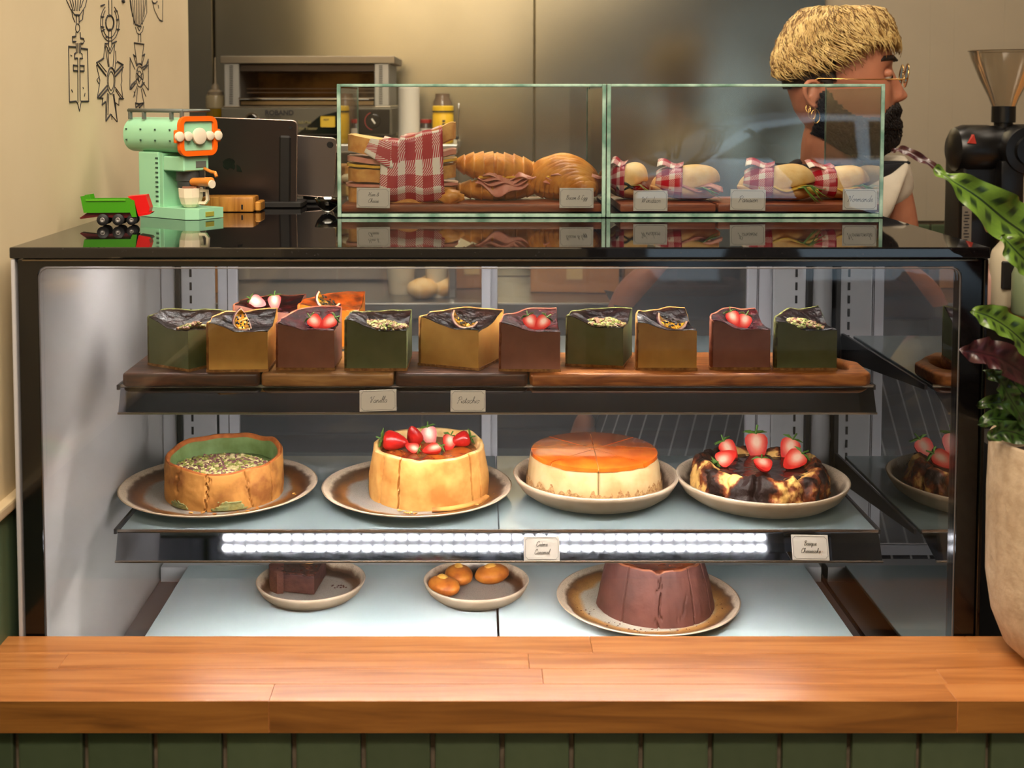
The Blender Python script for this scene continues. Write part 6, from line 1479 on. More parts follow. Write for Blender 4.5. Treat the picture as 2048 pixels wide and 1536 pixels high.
# things on the bench, seen through the case
ZBn = .9005
cup_m = mat('paper_cup', (214, 200, 170), rough=.7); kraft_m = mat('kraft', (170, 120, 72), (150, 102, 60), scale=8, rough=.8)
def cup(px, Y, r, h, label, n=1):
    p = at(px, 560, Y); t = thing('paper_cup', label, 'paper cup', (p.x, Y, ZBn), group='paper cups on the back bench')
    obj('cup', lathe([(r * .72, 0), (r * .74, .002), (r, h), (r * 1.06, h + .001), (r * 1.06, h + .004), (r * .97, h + .003), (r * .70, .006), (.0004, .006)], 32), cup_m, t, smooth=True, angle=40)
cup(873, 2.95, .031, .115, 'small empty paper cup on the back bench seen through the case'); cup(802, 3.0, .042, .16, 'tall pale paper cup left of the small cup, seen through the case')
for px, w_, h, Y, lab in ((1150, .11, .17, 3.05, 'brown cardboard box seen through the middle of the case'), (1292, .06, .20, 3.16, 'tall brown paper bag seen through the case by the arm'), (940, .06, .18, 3.12, 'brown cardboard box between the cups and the centre door frame'), (400, .08, .2, 3.05, 'brown box low on the bench at the left, seen through the case')):
    p = at(px, 560, Y); t = thing('cardboard_box', lab, 'cardboard box', (p.x, Y, ZBn), R(random.uniform(-8, 8)), 'brown boxes on the back bench')
    obj('body', rbox(-w_, w_, -.05, .05, 0, h, .002, 1), kraft_m, t); obj('flap', rbox(-w_, w_, -.052, -.0505, h * .55, h, .0004, 1), mat('kraft_light', (188, 138, 88), rough=.8), t); obj('tape', rbox(-.02, .02, -.0525, -.052, h * .2, h, .0002, 1), mat('tape', (190, 160, 110), rough=.3), t)
for k, (px, py) in enumerate(((845, 612), (880, 606), (862, 600))):
    p = at(px, py, 2.92); o = obj('bread_roll', blob(.038, .03, .026, 3, lambda q: 1 + .08 * nz(q.x, q.y, q.z, 2), c=(0, 0, .024)), roll_m, smooth=True); o.location = (p.x, 2.92 + .03 * k, ZBn); tag(o, ['plain bread roll on the back bench, left of three behind the case', 'plain bread roll on the back bench, right of three behind the case', 'plain bread roll on the back bench, rearmost of three behind the case'][k], 'bread roll', 'bread rolls on the back bench')

# ------------------------------------------------------------------ coffee bench, grinder and bottles at the right
ZC2 = 1.0
benchw = woodmat('bench_wood', (150, 92, 36), (178, 116, 52), (196, 138, 70), stretch=(40, 4, 40), rough=.4)
cb = struct('coffee_bench', rbox(.985, 2.4, 1.86, 2.80, ZC2 - .035, ZC2, .004), benchw, 'wooden coffee bench right of the display case', 'bench')
obj('carcass', box(1.02, 2.4, 2.0, 2.78, .0, ZC2 - .036), mat('bench_dark', (30, 28, 27), rough=.6), cb)
obj('lower_shelf', rbox(.965, 2.4, 1.80, 1.99, .735, .772, .003, 1), benchw, cb)
gk = mat('grinder_black', (14, 13, 13), rough=.32, spec=.5); YGr = 2.45
def grinder():
    c = at(2007, 230, YGr); z = lambda y: at(2007, y, YGr).z - ZC2; x = lambda p: at(p, 300, YGr).x - c.x
    t = thing('coffee_grinder', 'black coffee grinder with a clear cone hopper at the right edge', 'coffee grinder', (c.x, YGr, ZC2 + .0005))
    z0, z1 = z(215), z(102)
    obj('hopper', lathe([(.022, z0), (.030, lerp(z0, z1, .18)), (.048, lerp(z0, z1, .5)), (.064, lerp(z0, z1, .85)), (.069, z1)], 40, capb=False, capt=False), glassmat('hopper_glass', (.80, .76, .70), rough=.12, ior=1.4, boost=.7, haze=((150, 136, 112), .35, .5)), t, smooth=True)
    obj('hopper_rim', tube([(.069 * cos(a), .069 * sin(a), z1) for a in [2 * pi * i / 40 for i in range(40)]], .0012, 6, True), mat('hopper_rim', (96, 84, 66), rough=.3), t)
    obj('collar', lathe([(.018, z(262)), (.018, z(246)), (.023, z(245)), (.023, z(213)), (.019, z(212))], 32), gk, t, smooth=True, angle=35)
    rr = (z(250) - z(348)) / 2; zc = (z(250) + z(348)) / 2
    m = Matrix.Translation((x(1898), 0, zc)) @ Matrix.Rotation(pi / 2, 4, 'Y')
    obj('motor', G().merge(lathe([(.001, 0), (rr * .6, .002), (rr * .88, .010), (rr, .026), (rr, .075), (rr * .97, .080), (rr * .97, .16), (.001, .16)], 40), m), gk, t, smooth=True, angle=35)
    m2 = Matrix.Translation((x(2030), -.03, zc)) @ Matrix.Rotation(pi / 2, 4, 'X')
    obj('burr_housing', G().merge(lathe([(.001, -.06), (.050, -.06), (.052, .02), (.046, .034), (.030, .036), (.029, .046), (.001, .047)], 36), m2), gk, t, smooth=True, angle=35)
    obj('shiny_knob', blob(.008, .006, .008, 2, c=(x(2041), -.082, z(296))), mat('knob_bright', (150, 130, 104), rough=.15, metal=1), t, smooth=True)
    obj('column', rbox(x(1912), x(1995), -.03, .06, 0, zc, .012, 3), gk, t, smooth=True, angle=40)
    obj('chute', rbox(x(1978), x(2024), -.06, -.028, z(410), zc - .02, .006, 2), gk, t, smooth=True, angle=40)
    st = obj('specification_label', rbox(x(1915), x(1934), -.0315, -.0302, z(482), z(410), .0004, 1), mat('grey_label', (112, 104, 92), rough=.5), t)
    g = G(); [box(x(1918) + .002 * (k % 2), x(1929) - .003 * (k % 3 == 0), -.0322, -.0315, z(478) + k * .0062, z(478) + k * .0062 + .0026, g=g) for k in range(10)]
    obj('printed_lines', g, ink_m, st)
    tri = [(x(1916), z(285)), (x(1932), z(286)), (x(1927), z(268))]
    obj('red_emblem', extrude_poly(tri, 'y', -rr - .0012, -rr + .012), mat('red_emblem', (170, 50, 34), rough=.4), t)
    obj('base', rbox(x(1900), x(2060), -.10, .09, 0, .02, .004, 2), gk, t)
    p = thing('portafilter', 'portafilter with a turned wooden handle in front of the grinder', 'portafilter', (at(1990, 455, 2.345).x, 2.345, ZC2 + .0005))
    zz = at(1990, 452, 2.345).z - ZC2
    m3 = Matrix.Translation((-.022, -.01, zz)) @ Matrix.Rotation(R(82), 4, 'Y')
    obj('wooden_handle', G().merge(lathe([(.001, 0), (.012, .001), (.014, .006), (.010, .018), (.0085, .03), (.011, .05), (.009, .06)], 24), m3), mat('turned_wood', (176, 104, 40), rough=.3, coat=.4), p, smooth=True, angle=50)
    obj('metal_basket', lathe([(.02, zz - .03), (.03, zz - .028), (.03, zz + .01), (.027, zz + .012)], 28, lambda q, a, k, r, z: q + Vector((.065, 0, 0))), chrome_m, p, smooth=True, angle=40)
    obj('stand', rbox(.04, .09, -.02, .02, 0, zz - .03, .003, 1), gk, p)
grinder()
def bottle(px, w_, pytop, Y, label, prof=None, m=None, lab=True, z=ZC2):
    c = at(px, 500, Y); H = at(px, pytop, Y).z - z; t = thing('milk_bottle', label, 'bottle', (c.x, Y, z + .0005), group='bottles on the coffee bench')
    obj('bottle', lathe([(w_ * .9, 0), (w_, .005), (w_, H * .62), (w_ * .85, H * .74), (w_ * .42, H * .88), (w_ * .40, H)], 32), m or mat('milky', (196, 184, 158), rough=.35), t, smooth=True, angle=50)
    obj('cap', lathe([(w_ * .46, H), (w_ * .46, H + .012), (.0004, H + .012)], 24), mat('cap_white', (190, 184, 172), rough=.4), t, smooth=True, angle=40)
    if lab: obj('dark_label', rbox(-w_ * .75, w_ * .1, -w_ - .001, -w_ * .7, H * .25, H * .62, .002, 1), blackm_m, t)
bottle(2020, .036, 462, 2.24, 'cream coloured bottle with a dark label on the coffee bench')
bottle(1984, .016, 528, 2.25, 'small pinkish jar beside the cream bottle', m=mat('pink_jar', (176, 136, 124), rough=.4), lab=False)
bottle(2066, .034, 500, 2.14, 'greenish bottle cut by the right edge of the photo', m=mat('green_bottle', (120, 132, 100), rough=.25), lab=False)
c = at(2005, 590, 2.2); o = obj('bench_cable', tube([(c.x - .05, 2.33, ZC2 + .003), (c.x - .02, 2.27, ZC2 + .003), (c.x + .03, 2.25, ZC2 + .003), (c.x + .08, 2.20, ZC2 + .003), (c.x + .2, 2.18, ZC2 + .003)], .0022, 6), blackm_m, smooth=True); tag(o, 'thin dark cable curving across the coffee bench', 'cable')
zq = .7725; c = at(2015, 900, 1.86)
t = thing('receipt_printer', 'black receipt printer with curling white paper under the bench', 'printer', (c.x, 1.86, zq))
obj('body', rbox(-.045, .08, -.04, .06, 0, .085, .006, 2), mat('printer_black', (34, 32, 31), rough=.4), t, smooth=True, angle=40); obj('silver_lid', rbox(-.040, .015, -.046, -.02, .088, .094, .002, 1), mat('lid_silver', (130, 122, 112), rough=.3, metal=.8), t)
solidify(obj('receipt_paper', grid(8, 16, lambda u, v: (-.035 + .012 * u + .024 * v, -.03 - .03 * sin(v * 2.2) + .0, .145 - .05 * v * v + .006 * u)), mat('receipt', (214, 200, 182), rough=.7), t, smooth=True), .0004)
solidify(obj('receipt_paper', grid(6, 10, lambda u, v: (.012 + .014 * u + .024 * v, -.04, .15 - .035 * v + .010 * u)), MATS['receipt'], t, smooth=True), .0004)

# ------------------------------------------------------------------ potted plant on the ledge
YP = 1.43
pcx = at(2150, 1100, YP).x
pot_m = mat('stone_pot', (196, 176, 150), (176, 154, 128), scale=60, rough=.8, bump=.6, bscale=120, bdist=.002)
zr = at(1985, 888, YP - .02).z
pr = pcx - at(1987, 950, YP).x
pot = thing('potted_plant', 'prayer plant with wavy spotted leaves in a pale stone pot on the ledge', 'potted plant', (pcx, YP, LZ))
Hh = zr - LZ
pr_ = pr
obj('pot', lathe([(pr_ * .42, 0), (pr_ * .60, .004), (pr_ * .78, .020), (pr_ * .92, .055), (pr_ * .99, .10), (pr_ * 1.0, Hh * .75), (pr_ * .985, Hh - .003), (pr_ * .97, Hh), (pr_ * .90, Hh - .002), (pr_ * .88, Hh - .03), (pr_ * .86, Hh - .035)], 64, capt=True), [pot_m], pot, smooth=True)
obj('soil', lathe([(pr_ * .86, Hh - .032), (pr_ * .4, Hh - .022), (.001, Hh - .02)], 24), mat('soil', (30, 22, 16), (46, 34, 24), scale=80, rough=.95), pot)
def leaf_mat(name, g1, g2, dark, back):
    m = bpy.data.materials.new(name); m.use_nodes = True; N = m.node_tree.nodes; L = m.node_tree.links; b = N['Principled BSDF']
    uv = N.new('ShaderNodeUVMap'); sp = N.new('ShaderNodeSeparateXYZ'); L.new(uv.outputs[0], sp.inputs[0])
    def mth(op, a, b_=None, c=None):
        n = N.new('ShaderNodeMath'); n.operation = op
        for i, q in enumerate((a, b_, c)):
            if q is None: continue
            if isinstance(q, (int, float)): n.inputs[i].default_value = q
            else: L.new(q, n.inputs[i])
        return n.outputs[0]
    u, v = sp.outputs[0], sp.outputs[1]
    au = mth('ABSOLUTE', mth('SUBTRACT', u, .5)); ph = mth('SINE', mth('MULTIPLY', mth('ADD', v, mth('MULTIPLY', au, -.10)), 56))
    ell = mth('ABSOLUTE', mth('SUBTRACT', au, .22)); spot_ = mth('MULTIPLY', mth('SMOOTH_MIN', 1, mth('MAXIMUM', mth('MULTIPLY', ph, 2.2), 0), .3), mth('MAXIMUM', mth('SUBTRACT', 1, mth('MULTIPLY', mth('MULTIPLY', ell, ell), 50)), 0))
    rib = mth('LESS_THAN', au, .025)
    nt = N.new('ShaderNodeTexNoise'); nt.inputs['Scale'].default_value = 20; L.new(uv.outputs[0], nt.inputs[0])
    a = N.new('ShaderNodeMix'); a.data_type = 'RGBA'; L.new(nt.outputs[0], a.inputs[0]); a.inputs[6].default_value = lin(g1); a.inputs[7].default_value = lin(g2)
    c = N.new('ShaderNodeMix'); c.data_type = 'RGBA'; L.new(mth('MAXIMUM', spot_, rib), c.inputs[0]); L.new(a.outputs[2], c.inputs[6]); c.inputs[7].default_value = lin(dark)
    ge = N.new('ShaderNodeNewGeometry'); d = N.new('ShaderNodeMix'); d.data_type = 'RGBA'; L.new(ge.outputs['Backfacing'], d.inputs[0]); L.new(c.outputs[2], d.inputs[6]); d.inputs[7].default_value = lin(back)
    L.new(d.outputs[2], b.inputs['Base Color']); b.inputs['Roughness'].default_value = .3
    return m
lf_m = leaf_mat('spotted_leaf', (96, 124, 44), (70, 100, 34), (28, 46, 22), (70, 24, 34)); ld_m = leaf_mat('dark_leaf', (40, 62, 24), (54, 84, 30), (18, 30, 14), (44, 18, 24)); lp_m = leaf_mat('purple_leaf', (62, 26, 30), (46, 18, 24), (34, 12, 18), (62, 26, 30))
def leaf(pts, wmax, m=None, fold=.5, wav=.005, twist=0, name='leaf', flip=1, wprof=None, ph=0):
    P3 = [at(px, py, Y) for px, py, Y in pts]; nu, nv = 10, 46; g = G(); g.uv = []
    def cr_(t):
        f = t * (len(P3) - 1); k = min(int(f), len(P3) - 2); q = f - k; p0, p1, p2, p3 = P3[max(0, k - 1)], P3[k], P3[k + 1], P3[min(len(P3) - 1, k + 2)]
        return .5 * ((2 * p1) + (p2 - p0) * q + (2 * p0 - 5 * p1 + 4 * p2 - p3) * q * q + (3 * p1 - p0 - 3 * p2 + p3) * q ** 3)
    for j in range(nv + 1):
        v = j / nv; c = cr_(v); tn = (cr_(min(1, v + .02)) - cr_(max(0, v - .02))).normalized()
        side = tn.cross(Vector((0, -1, .35))).normalized(); tw = R(twist * v + 14 * sin(v * 9 + ph)); up = side.cross(tn).normalized()
        s2 = side * cos(tw) + up * sin(tw); u2 = up * cos(tw) - side * sin(tw)
        wd = wmax * (wprof(v) if wprof else sin(pi * min(1, v * .93 + .0)) ** .75)
        for i in range(nu + 1):
            k = lerp(-1, 1, i / nu)
            g.v.append(c + s2 * (k * wd * cos(fold * .6)) + u2 * (abs(k) * wd * sin(fold) * flip * .8 + wav * sin(v * 26 + (2 if k > 0 else 0) + ph) * abs(k) ** 1.5)); g.uv.append((i / nu, v))
    for j in range(nv):
        for i in range(nu): q = j * (nu + 1) + i; g.f.append((q, q + 1, q + nu + 2, q + nu + 1)); g.m.append(0)
    return obj(name, g, m or lf_m, pot, smooth=True, world=True, fix=False)
def stem(a, r=.002):
    p = at(*a); q = Vector((pcx - .02 + random.uniform(-.02, .02), YP + random.uniform(-.02, .02), LZ + Hh - .03))
    mid = p.lerp(q, .5) + Vector((.02, 0, .02)); obj('stem', tube([p, p.lerp(mid, .5) + Vector((.006, 0, .004)), mid, q], r, 6), mat('stem', (60, 66, 34), rough=.5), pot, smooth=True, world=True)
leaf([(1783, 303, 1.46), (1808, 301, 1.45), (1850, 322, 1.44), (1892, 352, 1.43)], .0055, lp_m, wav=.002, wprof=lambda v: .25 + .75 * sin(pi * min(.9, v)) , name='purple_leaf_tip')
leaf([(1868, 336, 1.43), (1905, 362, 1.42), (1955, 394, 1.42), (2010, 440, 1.43), (2060, 478, 1.44), (2115, 540, 1.45)], .031, wav=.006, wprof=lambda v: .08 + .92 * min(1, v * 1.7) ** 1.1 * (1 if v < .8 else max(.1, 1 - (v - .8) * 4)), ph=1)
leaf([(2002, 470, 1.40), (2030, 500, 1.40), (2070, 545, 1.41), (2120, 620, 1.42)], .020, ph=2, name='leaf')
leaf([(1943, 622, 1.38), (1980, 634, 1.38), (2030, 668, 1.39), (2090, 730, 1.41)], .018, ph=3, wav=.004)
leaf([(1921, 702, 1.37), (1960, 706, 1.37), (2010, 722, 1.38), (2080, 770, 1.41)], .019, lp_m, ph=4, name='purple_leaf')
leaf([(1968, 742, 1.39), (1998, 760, 1.39), (2022, 800, 1.40), (2060, 860, 1.41)], .012, m=ld_m, ph=5)
leaf([(1955, 850, 1.41), (1990, 838, 1.41), (2040, 850, 1.42), (2090, 880, 1.43)], .013, m=ld_m, ph=6)
leaf([(1952, 812, 1.45), (1990, 805, 1.45), (2040, 812, 1.45), (2100, 850, 1.45)], .012, m=ld_m, ph=7)
leaf([(1975, 880, 1.40), (2005, 862, 1.40), (2045, 872, 1.41), (2090, 905, 1.42)], .014, m=ld_m, ph=8)
leaf([(2010, 690, 1.44), (2035, 730, 1.44), (2070, 800, 1.44), (2100, 870, 1.44)], .016, m=ld_m, ph=9)
leaf([(1990, 720, 1.48), (2030, 740, 1.47), (2080, 800, 1.46), (2110, 860, 1.45)], .018, m=ld_m, ph=10)
for a in ((2110, 535, 1.45), (2112, 610, 1.42), (2085, 725, 1.41), (2075, 766, 1.41), (2055, 850, 1.41), (2085, 878, 1.43), (2095, 845, 1.45), (2098, 865, 1.44)): stem(a)

# ------------------------------------------------------------------ the barista
YH = 2.36
SK = .5
skin_c = mat('skin', (178, 118, 90), (162, 102, 76), scale=14, rough=.5, sss=.08, bump=.05, bscale=200)
def hp(px, py): p = at(px, py, YH); return p.x, p.z
HR = [(30, 1668, 1700, .004), (34, 1646, 1720, .026), (42, 1624, 1740, .044), (58, 1600, 1757, .060), (82, 1580, 1770, .070), (110, 1568, 1778, .075), (130, 1567, 1777, .076), (150, 1569, 1775, .075), (175, 1576, 1777, .073),
      (200, 1584, 1779, .070), (220, 1590, 1780, .066), (240, 1602, 1777, .061), (262, 1622, 1775, .054), (282, 1652, 1768, .042), (294, 1680, 1756, .026), (298, 1700, 1745, .006)]
NOSE = [(104, 0), (116, 5), (128, 3), (138, 4), (150, 12), (170, 23), (188, 34), (197, 32), (204, 16), (209, 2), (214, 2), (222, 5), (230, 3), (236, -1), (243, 3), (250, 2), (258, -2), (275, 3), (290, 0)]
def interp(T, y):
    if y <= T[0][0]: return T[0][1:]
    for a, b in zip(T, T[1:]):
        if y <= b[0]:
            q = (y - a[0]) / (b[0] - a[0]); return tuple(lerp(u, v, q) for u, v in zip(a[1:], b[1:]))
    return T[-1][1:]
HCX = hp(1672, 150)[0]; YAW = R(-11)
def head(y, ph, off=0):
    """point of the head surface at pixel height y and angle ph (0 = face, +-90 = ears)"""
    xb, xf, hw = interp(HR, y); nb, = interp(NOSE, y)
    x0, z = hp(xb, y); x1, _ = hp(xf, y); xc = lerp(x0, x1, .46); a_ = (x1 - xc) if abs(ph) < pi / 2 else (xc - x0)
    c, s_ = cos(ph), sin(ph); e = 2 / 2.35
    X = xc + math.copysign(abs(c) ** e, c) * (a_ + off); Yy = math.copysign(abs(s_) ** e, s_) * (hw + off)
    if c > 0:
        px_m = hp(101, 100)[0] - hp(100, 100)[0]
        wn = .0115 if y > 186 else .009
        X += nb * px_m * math.exp(-(Yy / (wn if 125 < y < 212 else .018)) ** 2)
        X -= .009 * math.exp(-((abs(Yy) - .030) / .014) ** 2) * math.exp(-((y - 148) / 15) ** 2)
        X += .004 * math.exp(-((abs(Yy) - .032) / .016) ** 2) * math.exp(-((y - 122) / 8) ** 2)
        X += .004 * math.exp(-((abs(Yy) - .045) / .018) ** 2) * math.exp(-((y - 185) / 16) ** 2)
        if y > 255: X -= .012 * (1 - math.exp(-(Yy / .035) ** 2))
    dx, dy = X - HCX, Yy
    return Vector((HCX + dx * cos(YAW) - dy * sin(YAW), YH + dx * sin(YAW) + dy * cos(YAW), z + off * sstep(95, 32, y)))
def head_mesh():
    ys_ = [30, 31, 33, 36, 40, 45, 52, 60] + list(range(68, 120, 8)) + list(range(120, 262, 3)) + [264, 268, 272, 277, 282, 287, 291, 295, 298]; n = 96; g = G(); vs = []; fs = []
    for y in ys_:
        for i in range(n): vs.append(head(y, 2 * pi * i / n - pi))
    for k in range(len(ys_) - 1):
        for i in range(n): j = (i + 1) % n; fs.append((k * n + i, k * n + j, (k + 1) * n + j, (k + 1) * n + i))
    fs += [tuple(range(n)), tuple((len(ys_) - 1) * n + i for i in range(n - 1, -1, -1))]
    return g.add(vs, fs)
def skinned(edges, radii, sub=2):
    me = bpy.data.meshes.new('skel'); keys = list(radii); idx = {k: i for i, k in enumerate(keys)}
    me.from_pydata([tuple(radii[k][0]) for k in keys], [(idx[a], idx[b]) for a, b in edges], [])
    o = bpy.data.objects.new('skel', me); col.objects.link(o)
    m = o.modifiers.new('s', 'SKIN'); m.use_smooth_shade = True
    for i, k in enumerate(keys):
        r = radii[k][1]; me.skin_vertices[0].data[i].radius = r if isinstance(r, tuple) else (r, r); me.skin_vertices[0].data[i].use_root = (i == 0)
    o.modifiers.new('u', 'SUBSURF').levels = sub; o.modifiers['u'].render_levels = sub
    bpy.context.view_layer.update(); dgp = bpy.context.evaluated_depsgraph_get(); e = bpy.data.meshes.new_from_object(o.evaluated_get(dgp))
    g = G().add([v.co.copy() for v in e.vertices], [tuple(p.vertices) for p in e.polygons]); bpy.data.objects.remove(o); return g
def V(px, py, Y=None): return at(px, py, Y or YH)
sR_, sL_ = V(1782, 356, 2.38), V(1560, 392, 2.50)
eR_, hR_ = V(1806, 500, 2.41), V(1790, 640, 2.46)
eL_, hL_ = V(1262, 585, 2.45), V(1178, 822, 2.42)
chest = V(1660, 420, 2.42); belly = V(1560, 560, 2.46); pelv = Vector((.47, 2.47, .93)); nk = V(1652, 285, YH + .01); nk2 = V(1660, 340, 2.40)
def dirp(a, b, t): return a.lerp(b, t)
J = {'pelv': (pelv, (.15, .11)), 'belly': (belly, (.135, .10)), 'chest': (chest, (.150, .105)), 'up': (V(1662, 380, 2.41), (.12, .085)), 'nk2': (nk2, (.062, .062)), 'nk': (nk, (.054, .054)), 'nk3': (V(1665, 235, YH), (.052, .052)),
     'sR': (sR_, .048), 'aR': (dirp(sR_, eR_, .5), .042), 'eR': (eR_, .038), 'fR': (dirp(eR_, hR_, .4), .036), 'hR': (hR_, .026),
     'sL': (sL_, .052), 'aL': (dirp(sL_, eL_, .5), .045), 'eL': (eL_, .040), 'fL': (dirp(eL_, hL_, .4), .037), 'hL': (hL_, .026),
     'hipR': (pelv + Vector((.09, 0, -.06)), .10), 'kR': (pelv + Vector((.11, -.02, -.46)), .062), 'anR': (pelv + Vector((.13, .03, -.86)), .042), 'toR': (pelv + Vector((.20, -.08, -.892)), .036),
     'hipL': (pelv + Vector((-.09, 0, -.06)), .10), 'kL': (pelv + Vector((-.12, -.02, -.46)), .062), 'anL': (pelv + Vector((-.15, .03, -.86)), .042), 'toL': (pelv + Vector((-.12, -.10, -.892)), .036)}
E = [('pelv', 'belly'), ('belly', 'chest'), ('chest', 'up'), ('up', 'nk2'), ('nk2', 'nk'), ('nk', 'nk3'), ('up', 'sR'), ('sR', 'aR'), ('aR', 'eR'), ('eR', 'fR'), ('fR', 'hR'), ('up', 'sL'), ('sL', 'aL'), ('aL', 'eL'), ('eL', 'fL'), ('fL', 'hL'),
     ('pelv', 'hipR'), ('hipR', 'kR'), ('kR', 'anR'), ('anR', 'toR'), ('pelv', 'hipL'), ('hipL', 'kL'), ('kL', 'anL'), ('anL', 'toL')]
bg = skinned(E, J)
def hand(bg, w0, d, side):
    d = d.normalized(); s_ = Vector((1, 0, 0)); s_ = (s_ - d * s_.dot(d)).normalized(); n_ = d.cross(s_) * side
    bg.merge(skinned([('a', 'b'), ('b', 'c')], {'a': (w0, .024), 'b': (w0 + d * .045, (.036, .018)), 'c': (w0 + d * .085, (.034, .015))}))
    for k, (o, L_) in enumerate(((-.027, .060), (-.009, .074), (.009, .078), (.027, .068))):
        a = w0 + d * .080 + s_ * o; b = a + d * L_ * .45 + s_ * o * .2 - n_ * .008; c = b + d * L_ * .30 - n_ * .014; e = c + d * L_ * .22 - n_ * .016
        bg.merge(skinned([('a', 'b'), ('b', 'c'), ('c', 'e')], {'a': (a, .0095), 'b': (b, .0088), 'c': (c, .008), 'e': (e, .0068)}, 1))
    a = w0 + d * .025 + s_ * .026; bg.merge(skinned([('a', 'b'), ('b', 'c')], {'a': (a, .012), 'b': (a + d * .032 + s_ * .022 - n_ * .01, .010), 'c': (a + d * .060 + s_ * .024 - n_ * .022, .0085)}, 1))
hand(bg, hR_, hR_ - eR_, 1); hand(bg, hL_, hL_ - eL_, -1)
bg.merge(head_mesh())
# ear on the near side
def rotp(px, py, dy):
    x, z = hp(px, py); dx = x - HCX; return Vector((HCX + dx * cos(YAW) - dy * sin(YAW), YH + dx * sin(YAW) + dy * cos(YAW), z))
for sgn in (-1, 1):
    ear = skinned([(i, i + 1) for i in range(7)], {i: (rotp(px, py, sgn * (.074 + o)), r) for i, (px, py, o, r) in enumerate(((1634, 172, .002, .005), (1626, 163, .010, .005), (1612, 163, .014, .0055), (1604, 176, .016, .006), (1606, 192, .013, .0055), (1614, 205, .008, .005), (1622, 213, .004, .006), (1630, 208, .002, .005)))}, 1)
    bg.merge(ear); bg.merge(blob(.012, .008, .020, 2, c=rotp(1622, 188, sgn * .070)))
person = obj('person', bg, skin_c, smooth=True)
rm = person.modifiers.new('r', 'REMESH'); rm.mode = 'VOXEL'; rm.voxel_size = .0038; rm.use_smooth_shade = True
sm = person.modifiers.new('sm', 'SMOOTH'); sm.factor = .5; sm.iterations = 3
tag(person, 'bearded barista with bleached hair, gold glasses and dark apron looking right behind the case', 'person')
PP = dict(parent=person)
def outside(poly, x, y):
    c = False; n = len(poly)
    for i in range(n):
        x1, y1 = poly[i]; x2, y2 = poly[(i + 1) % n]
        if (y1 > y) != (y2 > y) and x < (x2 - x1) * (y - y1) / (y2 - y1) + x1: c = not c
    return not c
def to_px(p):
    v = Vector((p.x, p.y, p.z - ZC)); f_ = v.y * cos(PITCH) - v.z * sin(PITCH); u_ = v.y * sin(PITCH) + v.z * cos(PITCH); return CX + F * v.x / f_, CY - F * u_ / f_
hair_poly = [(1500, -50), (1500, 180), (1566, 180), (1600, 172), (1634, 160), (1650, 172), (1662, 168), (1662, 130), (1690, 112), (1700, 88), (1770, 70), (1850, 60), (1850, -50)]
beard_poly = [(1640, 186), (1652, 180), (1662, 200), (1690, 226), (1722, 236), (1748, 232), (1764, 214), (1790, 204), (1830, 205), (1830, 340), (1640, 340), (1628, 290), (1634, 215)]
def side_px(y, ph):                                  # where the point would sit in the side view
    xb, xf, hw = interp(HR, y); xc = lerp(xb, xf, .46); c = cos(ph); e = 2 / 2.35; return xc + math.copysign(abs(c) ** e, c) * ((xf - xc) if c > 0 else (xc - xb))
def shell_part(name, poly, off, m, y0, y1, seed, n=120, st=3, extra=None):
    g = G(); idx = {}; ys_ = [y0 + st * k for k in range(int((y1 - y0) / st) + 1)]
    for k, y in enumerate(ys_):
        for i in range(n):
            ph = 2 * pi * i / n - pi; o = off * (.75 + .5 * noise.noise(Vector((cos(ph) * 6, sin(ph) * 6, y * .09 + seed))))
            idx[(k, i)] = len(g.v); g.v.append(head(y, ph, o) + (extra(y, ph) if extra else Vector()))
    for k in range(len(ys_) - 1):
        for i in range(n):
            j = (i + 1) % n; y = ys_[k] + st / 2; x = side_px(y, 2 * pi * (i + .5) / n - pi)
            if not outside(poly, x, y): g.f.append((idx[(k, i)], idx[(k, j)], idx[(k + 1, j)], idx[(k + 1, i)])); g.m.append(0)
    o = obj(name, g, m, person, smooth=True); solidify(o, .006, -1 if False else 0); return o
dhair_m = mat('dark_hair', (36, 22, 16), (22, 14, 10), scale=120, rough=.6, bump=.6, bscale=300)
shell_part('dark_hair', hair_poly, .005, dhair_m, 33, 183, 1)
def beard_extra(y, ph): return Vector((.010 * max(0, cos(ph)) * sstep(225, 262, y) * (1 if y < 290 else .6), 0, -.010 * sstep(270, 298, y)))
shell_part('beard', beard_poly, .009, mat('beard_hair', (24, 15, 11), (12, 8, 7), scale=120, rough=.65, bump=.8, bscale=260), 180, 298, 2, extra=beard_extra)
rn = random.Random(11)
def strands(name, poly, n, y0, y1, off, ln, m, rad, seed, dphi, curl, ext=None):
    g = G(); k = 0; rn = random.Random(seed)
    while k < n:
        y = rn.uniform(y0, y1) if rn.random() < .75 else rn.uniform(y0, y0 + (y1 - y0) * .3); ph = rn.uniform(-pi, pi) if rn.random() < .3 else rn.uniform(-pi, 0)
        if outside(poly, side_px(y, ph), y): continue
        lim = y1 + rn.uniform(0, 26); k += 1; pts = []; L_ = ln * rn.uniform(.6, 1.3); c1, c2 = rn.uniform(-curl, curl), rn.uniform(0, 6)
        dp = dphi * (1 if ph < 0 else -1) * rn.uniform(.3, 1.3)
        for q in range(6):
            f = q / 5; yy = min(y + L_ * f, lim); pp = ph + dp * f + c1 * sin(f * 4 + c2)
            pts.append(head(yy, pp, off * (.55 + .7 * sin(pi * min(1, f * .8 + .15))) * rn.uniform(.95, 1.05)) + (ext(yy, pp) if ext else Vector()))
        tube(pts, rad, 3, g=g, rf=lambda f: rad * (1.1 - .85 * f))
    return obj(name, g, m, person, smooth=True, kind='stuff', fix=False)
blond_poly = [(1500, -50), (1500, 158), (1570, 156), (1584, 138), (1602, 126), (1640, 118), (1664, 106), (1680, 92), (1700, 82), (1752, 74), (1850, 70), (1850, -50)]
